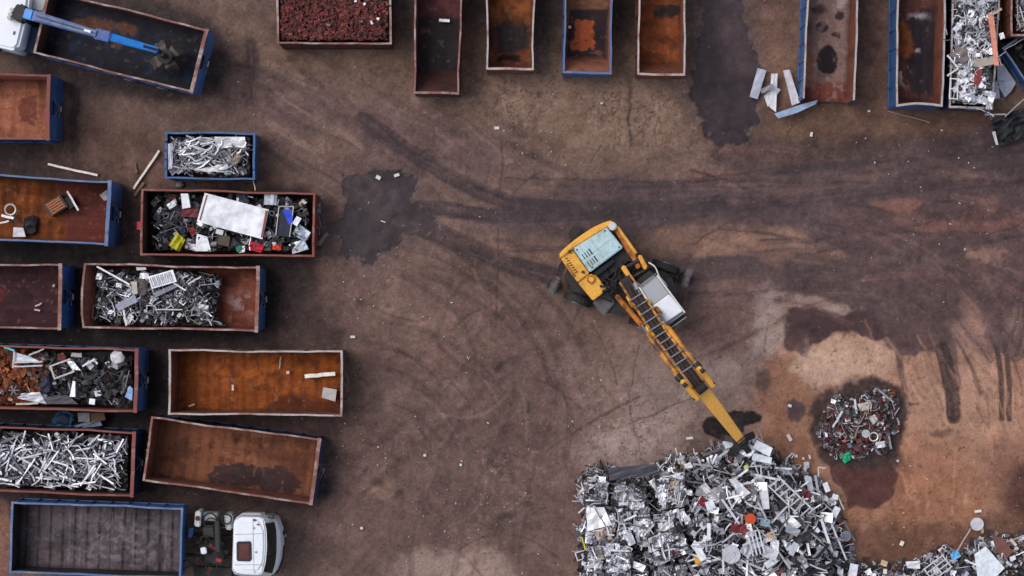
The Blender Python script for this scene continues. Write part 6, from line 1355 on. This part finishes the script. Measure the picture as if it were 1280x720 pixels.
# lattices of white bars (ladder-like)
for (c0, d, L, W, n, lb) in (((988, 622), (.72, .69), 62, 17, 7, 'white lattice of crossed bars on the upper right of the heap'), ((944, 679), (.25, .97), 30, 16, 0, 'set of parallel pale slats below the orange basin')):
    q = rect(c0, d, L, W); z = Z(*c0, .5); mb = MB()
    for t in ([0, 1] if n else [0, .3, .6, .9]):
        mb.beam(P(*lerp2(q[0], q[3], t), z), P(*lerp2(q[1], q[2], t), z), .06, .04, 0, lin((212, 212, 218)))
    for i in range(n): mb.beam(P(*lerp2(q[0], q[1], (i + .5) / n), z + .03), P(*lerp2(q[3], q[2], (i + .3) / n), z + .03), .05, .04, 0, lin((196, 196, 202)))
    if not n: mb.beam(P(*q[0], z + .03), P(*q[3], z + .03), .06, .04, 0, lin((190, 190, 196)))
    solo(mb, 'bar_lattice', M['scrap'], lb, 'lattice')
plate('white_board', 'white board at the bottom edge right of the big heap', 'board', [(1063, 704), (1073, 706), (1070, 724), (1060, 722)], .9, W_, .04, 0, seg=1)
# edge bits right of the heap
stick('bent_rod', 'thin bent rod standing off the right side of the heap', 'rod', (1023, 584), (1023, 596), .6, .05, (206, 206, 210)); stick('bent_rod', 'short white hooked rod at the upper right of the heap', 'rod', (1023, 584), (1032, 585), .62, .05, (206, 206, 210)); stick('thin_rod', 'thin pale rod hanging off the heap towards the red puddle', 'rod', (1046, 618), (1055, 637), .5, .05, (196, 190, 190))
thing_tm(flat_tm(RR, .4, .22), 'white_tag', 'small white plate on a wire right of the slotted oval plate', 'plate', 1033, 609, .7, 70, W_); thing_tm(flat_tm(RR, .25, .2), 'white_tag', 'small white plate at the edge of the red puddle', 'plate', 1044, 621, .6, 20, W_)
# ================================================================ SMALL HEAP
SH = [(1026, 520), (1036, 500), (1050, 494), (1066, 497), (1078, 490), (1096, 482), (1120, 487), (1129, 503), (1122, 518), (1127, 534), (1116, 550), (1107, 571), (1092, 566), (1080, 577), (1056, 570), (1040, 574), (1026, 558), (1018, 540)]
def zs(x, y): return .05 + (.55 * (1 - math.exp(-pdist(x, y, SH) / 22)) if in_poly(x, y, SH) else 0)
core(SH, zs, 'mixed_scrap', 'brown and grey bed of small bits in the small round heap', .0, 5, kinds={**JUNK, 'strip': 3, 'rod': 3}, n=620, pal=(.5, 1.8, 2.6, .35), seed=501, scale=.5, cm=[(62, 46, 42), (50, 38, 38), (74, 54, 48)], mat='matte')
mb = MB(); fill(mb, SH, lambda x, y: zs(x, y) + .1, 240, {'strip': 3, 'rod': 2, 'sheet': 2, 'chunk': 1}, 'rusty', 505, scale=.4); o = mb.build('rusty_bits', M['matte']); tag(o, 'rusty flakes and bits lying through the small round heap', 'scrap', None, 'stuff')
solids(SH, zs, 62, {'strip': 2, 'tube': 1, 'rod': 1, 'sheet': 1, 'chunk': 1, 'can': 1}, (1.6, 2.4, .8, .2), 502, 'small pale or rusty metal piece on the small round heap', 'scrap piece', 'scrap pieces on the small round heap', scale=.5)
for a, b_, c_, lb in (((1053, 514), (1041, 534), (210, 210, 216), 'white bar at the left of the small round heap'), ((1068, 499), (1071, 517), (216, 216, 222), 'white upright bar at the upper middle of the small round heap'), ((1098, 487), (1117, 503), (150, 146, 150), 'long grey bar at the top right of the small round heap'), ((1110, 541), (1114, 561), (150, 150, 156), 'grey bar with a flared foot at the lower right of the small round heap'), ((1073, 533), (1068, 548), (130, 118, 112), 'brownish bar in the middle of the small round heap')):
    stick('metal_bar', lb, 'bar', a, b_, zs((a[0] + b_[0]) / 2, (a[1] + b_[1]) / 2) + .25, .08, c_)
thing_tm(sheet_tm(RR, .5, .35, .12), 'pale_sheet', 'pale beige sheet at the upper middle of the small round heap', 'sheet', 1081, 508, zs(1081, 508) + .2, -20, (176, 166, 158), 'matte'); thing_tm(sheet_tm(RR, .35, .3, .12), 'pale_sheet', 'pale triangular sheet right of centre on the small round heap', 'sheet', 1092, 524, zs(1092, 524) + .2, 50, (178, 174, 168), 'matte')
thing_tm(disc_tm(RR, .34, .3), 'metal_disc', 'pale round disc in the middle of the small round heap', 'disc', 1082, 542, zs(1082, 542) + .2, 0, (186, 184, 186)); thing_tm(ring_tm(RR, .35, .3), 'metal_ring', 'white ring right of the pale disc on the small round heap', 'ring', 1092, 546, zs(1092, 546) + .2, 0, (220, 218, 220)); plate('white_plate', 'bright white plate at the lower right of the small round heap', 'plate', [(1095, 553), (1106, 551), (1106, 559), (1096, 560)], .75, (214, 212, 212), .03, .02, seg=2)
thing_tm(sheet_tm(RR, .32, .4, .25), 'green_bag', 'bright green plastic bag at the lower edge of the small round heap', 'bag', 1058, 572, .25, 60, (16, 168, 116), 'matte')
# ================================================================ LOWER RIGHT HEAP
LR = [(1062, 708), (1078, 698), (1100, 702), (1122, 700), (1150, 696), (1166, 686), (1180, 678), (1200, 690), (1215, 672), (1236, 662), (1250, 668), (1275, 664), (1300, 668), (1300, 760), (1064, 760)]
def zl(x, y): return .05 + (.9 * (1 - math.exp(-pdist(x, y, LR) / 25)) if in_poly(x, y, LR) else 0)
core(LR, zl, 'yard_scrap', 'dark earth and small bits in the lower right heap', .0, 5, kinds={**JUNK, 'strip': 3, 'can': 2}, n=1250, pal=(1.3, 1.6, 2.0, .6), seed=601, scale=.5, cm=[(70, 50, 46), (54, 40, 38), (92, 62, 50)], mat='matte')
solids(LR, zl, 135, {'strip': 2, 'sheet': 2, 'can': 1, 'box': 1, 'tube': 1, 'rod': 1}, (2.4, 1.5, .6, .5), 602, 'small pale scrap piece on the lower right heap', 'scrap piece', 'scrap pieces on the lower right heap', scale=.6)
plate('white_sheet', 'large white kite-shaped panel in the lower right corner', 'panel', [(1232, 683), (1256, 710), (1244, 722), (1222, 722), (1218, 693)], 1.2, (228, 234, 242), .04)
thing_tm(disc_tm(RR, .55, .5), 'white_disc', 'white round reel disc lying on brown earth at the lower right', 'disc', 1221, 655, .15, 0, (206, 206, 212)); thing_tm(can_tm(RR, .28, .13), 'white_can', 'small white block above the white reel disc', 'block', 1222, 639, .05, -8, (226, 220, 212), 'matte'); thing_tm(box_tm(RR, .3, .1), 'wood_piece', 'small tan piece touching the white reel disc', 'block', 1227.5, 662, .05, 85, (206, 170, 140), 'matte')
stick('thin_pole', 'thin pale pole running down left from the white reel disc', 'pole', (1213, 661), (1196, 690), .5, .05, (196, 180, 172), z1=.9); thing_tm(sheet_tm(RR, .4, .3, .15), 'blue_rag', 'bright light blue rag at the foot of the thin pole', 'rag', 1194, 694, 1.0, -30, (96, 166, 214), 'matte')
stick('wooden_pole', 'thin pinkish pole at the right edge of the lower right heap', 'pole', (1258, 677), (1284, 668), .9, .06, (196, 160, 152)); stick('white_pole', 'pale bar crossing the pinkish pole at right', 'bar', (1263, 674), (1270, 682), 1.0, .12, (216, 196, 182))
stick('curved_bar', 'white bar left of the kite-shaped panel', 'bar', (1206, 700), (1220, 706), 1.1, .07, W_); plate('brown_slab', 'flat brown metal slab above the bottom right corner', 'slab', [(1240, 670), (1254, 672), (1266, 690), (1256, 701), (1246, 690)], .8, (112, 72, 64), .06, 0, 'matte')
plate('white_block', 'white block right of the kite-shaped panel', 'block', [(1262, 697), (1269, 694), (1270, 699), (1264, 702)], 1.2, W_, .1, 0, seg=1); plate('pale_sheet', 'pale white flat sheet left of the bar lattice at the bottom', 'sheet', [(1132, 702), (1150, 701), (1150, 711), (1134, 710)], 1.0, (216, 216, 222), .03, .02, seg=3)
mb = MB(); q = rect((1172, 710), (.8, -.6), 32, 18)
for t in (0, .33, .66, 1): mb.beam(P(*lerp2(q[0], q[3], t), 1.05), P(*lerp2(q[1], q[2], t), 1.05), .05, .04, 0, lin((206, 204, 210)))
for t in (0.05, .5, .95): mb.beam(P(*lerp2(q[0], q[1], t), 1.09), P(*lerp2(q[3], q[2], t), 1.09), .05, .04, 0, lin((206, 204, 210)))
solo(mb, 'bar_lattice', M['scrap'], 'white bar lattice lying at the bottom edge of the lower right heap', 'lattice')
thing_tm(flat_tm(RR, .28, .22), 'beige_tile', 'small beige tile on the lower right heap left of the lattice', 'tile', 1105, 704, .6, 20, (196, 170, 140), 'matte')
for x, y, a, c_, lb in ((1127, 679, 115, (226, 222, 218), 'small white block alone on orange earth above the lower right heap'), (1106, 714, 95, (226, 220, 210), 'small upright white block at the bottom edge right of the big heap')):
    thing_tm(box_tm(RR, .2, .14), 'white_block', lb, 'block', x, y, .05 if y < 690 else .8, a, c_, 'matte')
# ================================================================ THINGS ABOUT THE YARD
for i, (q, c_, lb) in enumerate((([(947, 85), (958, 88), (947, 124), (937, 121)], (176, 178, 192), 'pale grey channel at the left of the pile by the long puddle'), ([(955, 120), (968, 108), (976, 112), (960, 134)], (206, 206, 212), 'lower white piece of the pile by the long puddle'), ([(964, 92), (972, 92), (970, 140), (962, 134)], (212, 210, 216), 'upright white channel in the middle of the pile by the long puddle'),
      ([(979, 88), (987, 87), (1000, 128), (990, 132)], (196, 192, 202), 'right slanting pale channel of the pile by the long puddle'), ([(968, 142), (1000, 131), (1022, 125), (1020, 130), (996, 141), (973, 148)], (150, 170, 198), 'pale blue pointed sheet below the pile by the long puddle'), ([(950, 112), (966, 104), (968, 110), (952, 117)], (132, 134, 144), 'short grey plate crossing the pile by the long puddle'))):
    plate('metal_channel' if i != 4 else 'blue_sheet', lb, 'channel' if i != 4 else 'sheet', q, .2 + .09 * i, c_, .08, .01, seg=3)
for q, lb in (([(1246, 82), (1254, 80), (1270, 104), (1264, 114), (1256, 122), (1247, 106)], 'large pale grey sheet on the ground right of the overflowing skip'), ([(1242, 100), (1248, 104), (1250, 123), (1241, 124)], 'small pale sheet at the foot of the overflowing skip')): plate('pale_sheet', lb, 'sheet', q, .3, (160, 164, 182), .02)
tp = plate('black_tarpaulin', 'crumpled black tarpaulin on the ground at the right edge', 'tarpaulin', [(1240, 150), (1285, 132), (1295, 165), (1246, 184)], .45, (34, 34, 40), .03, .16, 'matte', seg=9)
stick('pale_bar', 'bent pale bar on the black tarpaulin', 'bar', (1231, 143), (1258, 143), .5, .06, (190, 186, 190)); stick('pale_bar', 'thin bar leaning up right from the tarpaulin', 'bar', (1256, 146), (1282, 122), .6, .05, (170, 166, 170)); plate('pale_triangle', 'small pale triangular piece at the lower left of the tarpaulin', 'plate', [(1240, 165), (1244, 164), (1248, 181), (1245, 181)], .7, (196, 194, 198), .02, 0, seg=1)
stick('long_rod', 'thin dark rod on the ground below the dark-floored skip', 'rod', (1110, 139), (1162, 153), .06, .035, (150, 138, 134)); stick('thin_pole', 'thin beige pole slanting over the blue box at the right edge', 'pole', (1256, 62), (1284, 46), 1.4, .04, (176, 156, 144))
stick('white_lath', 'white lath on the ground above the blue-rimmed skip', 'lath', (60, 205), (122, 219), .06, .09, (204, 196, 194)); stick('white_lath', 'white lath leaning left of the small blue skip', 'lath', (167, 236), (199, 188), .1, .09, (204, 196, 190))
stick('brown_board', 'weathered brown board beside the leaning white lath', 'board', (168, 245), (180, 228), .06, .12, (112, 84, 66), 'matte'); stick('brown_board', 'narrow reddish board upright left of the leaning white lath', 'board', (168, 203), (171, 216), .06, .1, (120, 78, 66), 'matte')
plate('grey_plank', 'grey splintered plank right of the rust-red skip', 'plank', [(396, 304), (408, 290), (411, 293), (400, 308)], .15, (124, 112, 110), .05, .01, 'matte', seg=2); thing_tm(sheet_tm(RR, .3, .4, .2), 'foil_scrap', 'crumpled foil against the right end of the rust-red skip', 'foil', 397, 261, .3, 0, (120, 120, 130))
# clutter between the blue-ended skip and the profiles skip
thing_tm(coil_tm(RR, .9, .7, 26), 'rope_tangle', 'teal blue rope tangle between two skips at the left', 'rope', 80, 523, .35, 0, (46, 112, 150), 'matte'); thing_tm(chunk_tm(RR, 1.0, .6, .2), 'blue_bundle', 'dark blue bundle under the teal rope', 'bundle', 79, 524, .0, 0, (30, 54, 84), 'matte')
plate('grey_block', 'grey square block right of the teal rope', 'block', [(97, 516), (112, 516), (112, 528), (98, 527)], .6, (124, 124, 134), .2, .01, 'matte', seg=2); plate('brown_block', 'brown board right of the grey square block', 'board', [(112, 516), (130, 516), (132, 525), (112, 528)], .55, (96, 66, 44), .1, .01, 'matte', seg=2); plate('pale_bag', 'pale blue bag below the grey square block', 'bag', [(92, 532), (124, 524), (128, 532), (96, 536)], .5, (112, 126, 150), .1, .05, 'matte', seg=4)
# objects in empty skips
cr = plate('slatted_crate', 'grey framed slatted crate on the floor of the blue-rimmed skip', 'crate', [(54, 256), (75, 243), (85, 258), (64, 271)], .6, (66, 58, 58), .3, 0, 'matte', seg=1)
for i in range(5):
    t = (i + .8) / 5.6; e = lerp2; a = e((54, 256), (64, 271), t); b_ = e((75, 243), (85, 258), t); s_ = stick('crate_slat', None, None, e(a, b_, .12), e(a, b_, .9), .63, .07, (176, 108, 68), 'matte'); s_.location -= cr.location; s_.parent = cr
stick('white_stick', 'white stick upright right of the slatted crate', 'stick', (84, 239), (98, 263), .6, .08, (206, 200, 198)); plate('black_box', 'black flat box between crate and white stick', 'box', [(80, 248), (88, 245), (95, 256), (87, 262)], .5, (28, 26, 30), .15, 0, 'matte', seg=1)
plate('grey_cover', 'grey triangular cover in the right corner of the blue-rimmed skip', 'cover', [(124, 244), (134, 237), (134, 250), (130, 251)], .6, (120, 118, 124), .04, .02, seg=2)
thing_tm(chunk_tm(RR, .7, .75, .25), 'black_heap', 'lump of black rubbish on the floor of the blue-rimmed skip', 'rubbish', 39, 281, .3, 10, (24, 23, 26), 'matte'); plate('white_card', 'white card at the bottom wall of the blue-rimmed skip', 'card', [(17, 284), (29, 285), (32, 296), (16, 296)], .6, (216, 216, 226), .03, .01, 'matte', seg=2)
thing_tm(ring_tm(RR, .45, .4), 'white_hoop', 'white bent hoop near the left of the blue-rimmed skip', 'hoop', 13, 262, .5, 10, (206, 202, 200)); stick('white_bar', 'white bar right of the image edge in the blue-rimmed skip', 'bar', (2, 269), (17, 273), .6, .1, (220, 220, 228)); stick('white_bar', 'lower white bar by the image edge in the blue-rimmed skip', 'bar', (0, 279), (11, 276), .6, .07, (200, 200, 208)); thing_tm(coil_tm(RR, .6, .6, 18), 'wire_tangle', 'greenish wire tangle beside the black rubbish', 'wire', 25, 272, .5, 0, (104, 98, 80), 'matte')
stick('white_stick', 'long white stick near the right wall of the bright orange-rust skip', 'stick', (381, 470.5), (419, 467), .5, .16, (232, 226, 220)); plate('square_plate', 'pale grey square plate beside the right wall of the orange-rust skip', 'plate', [(404, 484), (421, 487), (419, 502), (402, 497)], .5, (176, 172, 172), .04, .0, seg=2)
stick('white_chip', 'short white upright chip left of centre in the orange-rust skip', 'chip', (291, 481), (291, 488), .4, .08, (206, 200, 196)); stick('white_chip', 'small white chip at the lower left of the orange-rust skip', 'chip', (236, 508), (243, 505), .4, .06, (196, 190, 184)); stick('thin_strip', 'thin pale strip near the top wall of the orange-rust skip', 'strip', (351, 446), (349, 461), .4, .04, (176, 160, 150)); thing_tm(box_tm(RR, .13, .12), 'white_chip', 'tiny square chip below the thin pale strip', 'chip', 360, 465.5, .35, 0, (206, 204, 204), 'matte')
stick('white_stick', 'short bright white stick in the narrow dark red skip', 'stick', (549, 25), (562, 26), .45, .12, (236, 236, 240)); thing_tm(box_tm(RR, .12, .1), 'white_chip', 'white chip on the left wall of the blue skip with orange sand', 'chip', 712, 34, .8, 0, (216, 206, 206), 'matte')
stick('white_chip', 'upper of two white chips on the dark maroon floor', 'chip', (44, 383), (52, 379), .4, .06, (176, 164, 168)); stick('white_chip', 'lower of two white chips on the dark maroon floor', 'chip', (43, 387), (50, 388), .4, .06, (186, 176, 180)); thing_tm(chunk_tm(RR, .12, .12), 'white_chip', 'round pale chip near the right end of the dark maroon floor', 'chip', 67, 357, .35, 0, (176, 180, 180), 'matte')
stick('red_board', 'short red board leaning at the left end of the rust-red skip', 'board', (174, 277), (174, 287), 1.2, .18, (190, 24, 50), 'matte')
thing_tm(chunk_tm(RR, .35, .3, .2), 'grey_lump', 'grey lump between the small blue skip and the rust-red skip', 'lump', 225, 231, .1, 0, (112, 108, 108), 'matte'); thing_tm(coil_tm(RR, .5, .35), 'rusty_wire', 'rusty wire between the small blue skip and the rust-red skip', 'wire', 263, 231, .1, 0, (130, 66, 40), 'matte'); thing_tm(coil_tm(RR, .6, .4), 'black_cable', 'black cable tangle below the small blue skip', 'cable', 291, 232, .1, 0, (44, 44, 52), 'matte'); stick('thin_strip', 'thin beige strip at the lower right corner of the small blue skip', 'strip', (316, 224), (319, 238), .8, .04, (190, 176, 160))
# litter: the bits one can point to, and the dust of tiny ones
for x, y, L, W, a, lb in ((621, 160, .2, .12, 0, 'white chip on the open earth below the white-rimmed skip'), (752, 129, .1, .08, 0, 'tiny white chip below the blue skip with orange sand'), (441, 421, .2, .1, 0, 'white chip right of the bright orange-rust skip'), (862, 547.5, .28, .1, -4, 'white block left of the black pool'), (986.5, 547, .3, .14, 60, 'white block right of the grapple panels'),
                      (987, 507, .15, .12, 20, 'white chip touching the small dark spot'), (531, 569, .11, .1, 0, 'white dot in the middle of the open yard'), (576, 581, .1, .1, 0, 'second white dot to the right in the open yard'), (452, 660, .12, .1, 0, 'white dot near the bottom left of the yard'), (356, 669.5, .12, .12, 0, 'round pale stone in front of the white cab'), (1054, 565, .1, .08, 0, 'tiny pale chip by the green bag'),
                      (1012, 571, .18, .08, 70, 'pale red chip cluster left of the red puddle'), (995, 570, .13, .12, 0, 'white pebble above the right shoulder of the heap'), (1004, 573, .1, .1, 0, 'small white pebble next to the pale red chip'), (1122, 576, .09, .08, 0, 'tiny white chip right of the red puddle'), (1014, 168, .1, .18, 10, 'white chip below the open-ended skip'), (473, 222, .2, .15, 30, 'white torn scrap at the top of the wide puddle'), (496, 219, .22, .12, -20, 'pale torn scrap right of the first one at the wide puddle'), (479, 277, .2, .04, 20, 'thin white sliver floating in the wide puddle'), (1086, 139, .1, .08, 0, 'tiny pale chip left of the thin dark rod')):
    thing_tm(box_tm(RR, L, W), 'litter_chip', lb, 'chip', x, y, .01, a, (214, 208, 206), 'matte')
mb = MB(); r = random.Random(77)
for _ in range(520):
    x, y = r.uniform(0, 1280), r.uniform(0, 720)
    if r.random() < .85: x, y = r.choice(((640, 600), (470, 560), (1130, 165), (1180, 300), (760, 520), (660, 150), (460, 350), (590, 420), (560, 660), (1170, 640), (390, 520))); x += r.gauss(0, 45); y += r.gauss(0, 40)
    s_ = r.uniform(.015, .045); c_ = r.choice([(180, 172, 168), (206, 202, 200), (130, 116, 110), (60, 48, 46), (44, 36, 38), (150, 136, 130)])
    mb.put(box_tm(r, s_ * r.uniform(1, 2.2), s_), place(r, P(x, y, .0), r.uniform(0, 3), .2), lin(c_))
o = mb.build('litter', M['matte']); tag(o, 'tiny pebbles and metal crumbs strewn over the whole yard', 'litter', None, 'stuff')
# ================================================================ LIGHT, SKY, CAMERA
w = bpy.data.worlds.new('World'); S.world = w; w.use_nodes = True
nt = w.node_tree; bg = nt.nodes['Background']
sk = nt.nodes.new('ShaderNodeTexSky'); sk.sky_type = 'NISHITA'; sk.sun_disc = False
SD = Vector((-0.62, 0.28, 1.0)).normalized()
el = math.asin(SD.z); az = math.atan2(SD.x, SD.y)
sk.sun_elevation = el; sk.sun_rotation = az; sk.dust_density = 3.0; sk.air_density = 1.0
hs = nt.nodes.new('ShaderNodeHueSaturation'); hs.inputs['Saturation'].default_value = 0.55
nt.links.new(sk.outputs[0], hs.inputs['Color']); nt.links.new(hs.outputs[0], bg.inputs['Color']); bg.inputs['Strength'].default_value = 0.15
ld = bpy.data.lights.new('sun', 'SUN'); ld.energy = 1.35; ld.angle = math.radians(38); ld.color = (1.0, 0.95, 0.9)
lo = bpy.data.objects.new('sun', ld); COL.objects.link(lo); lo.rotation_euler = SD.to_track_quat('Z', 'Y').to_euler(); lo.location = (0, 0, 40)
cd = bpy.data.cameras.new('camera'); cd.lens = 70; cd.sensor_width = 36; cd.clip_start = 1; cd.clip_end = 3000
co = bpy.data.objects.new('camera', cd); COL.objects.link(co); co.location = (0, 0, CAMH); S.camera = co
S.view_settings.view_transform = 'Standard'; S.view_settings.look = 'None'; S.view_settings.exposure = 0
S.cycles.use_denoising = True
S.cycles.max_bounces = 6
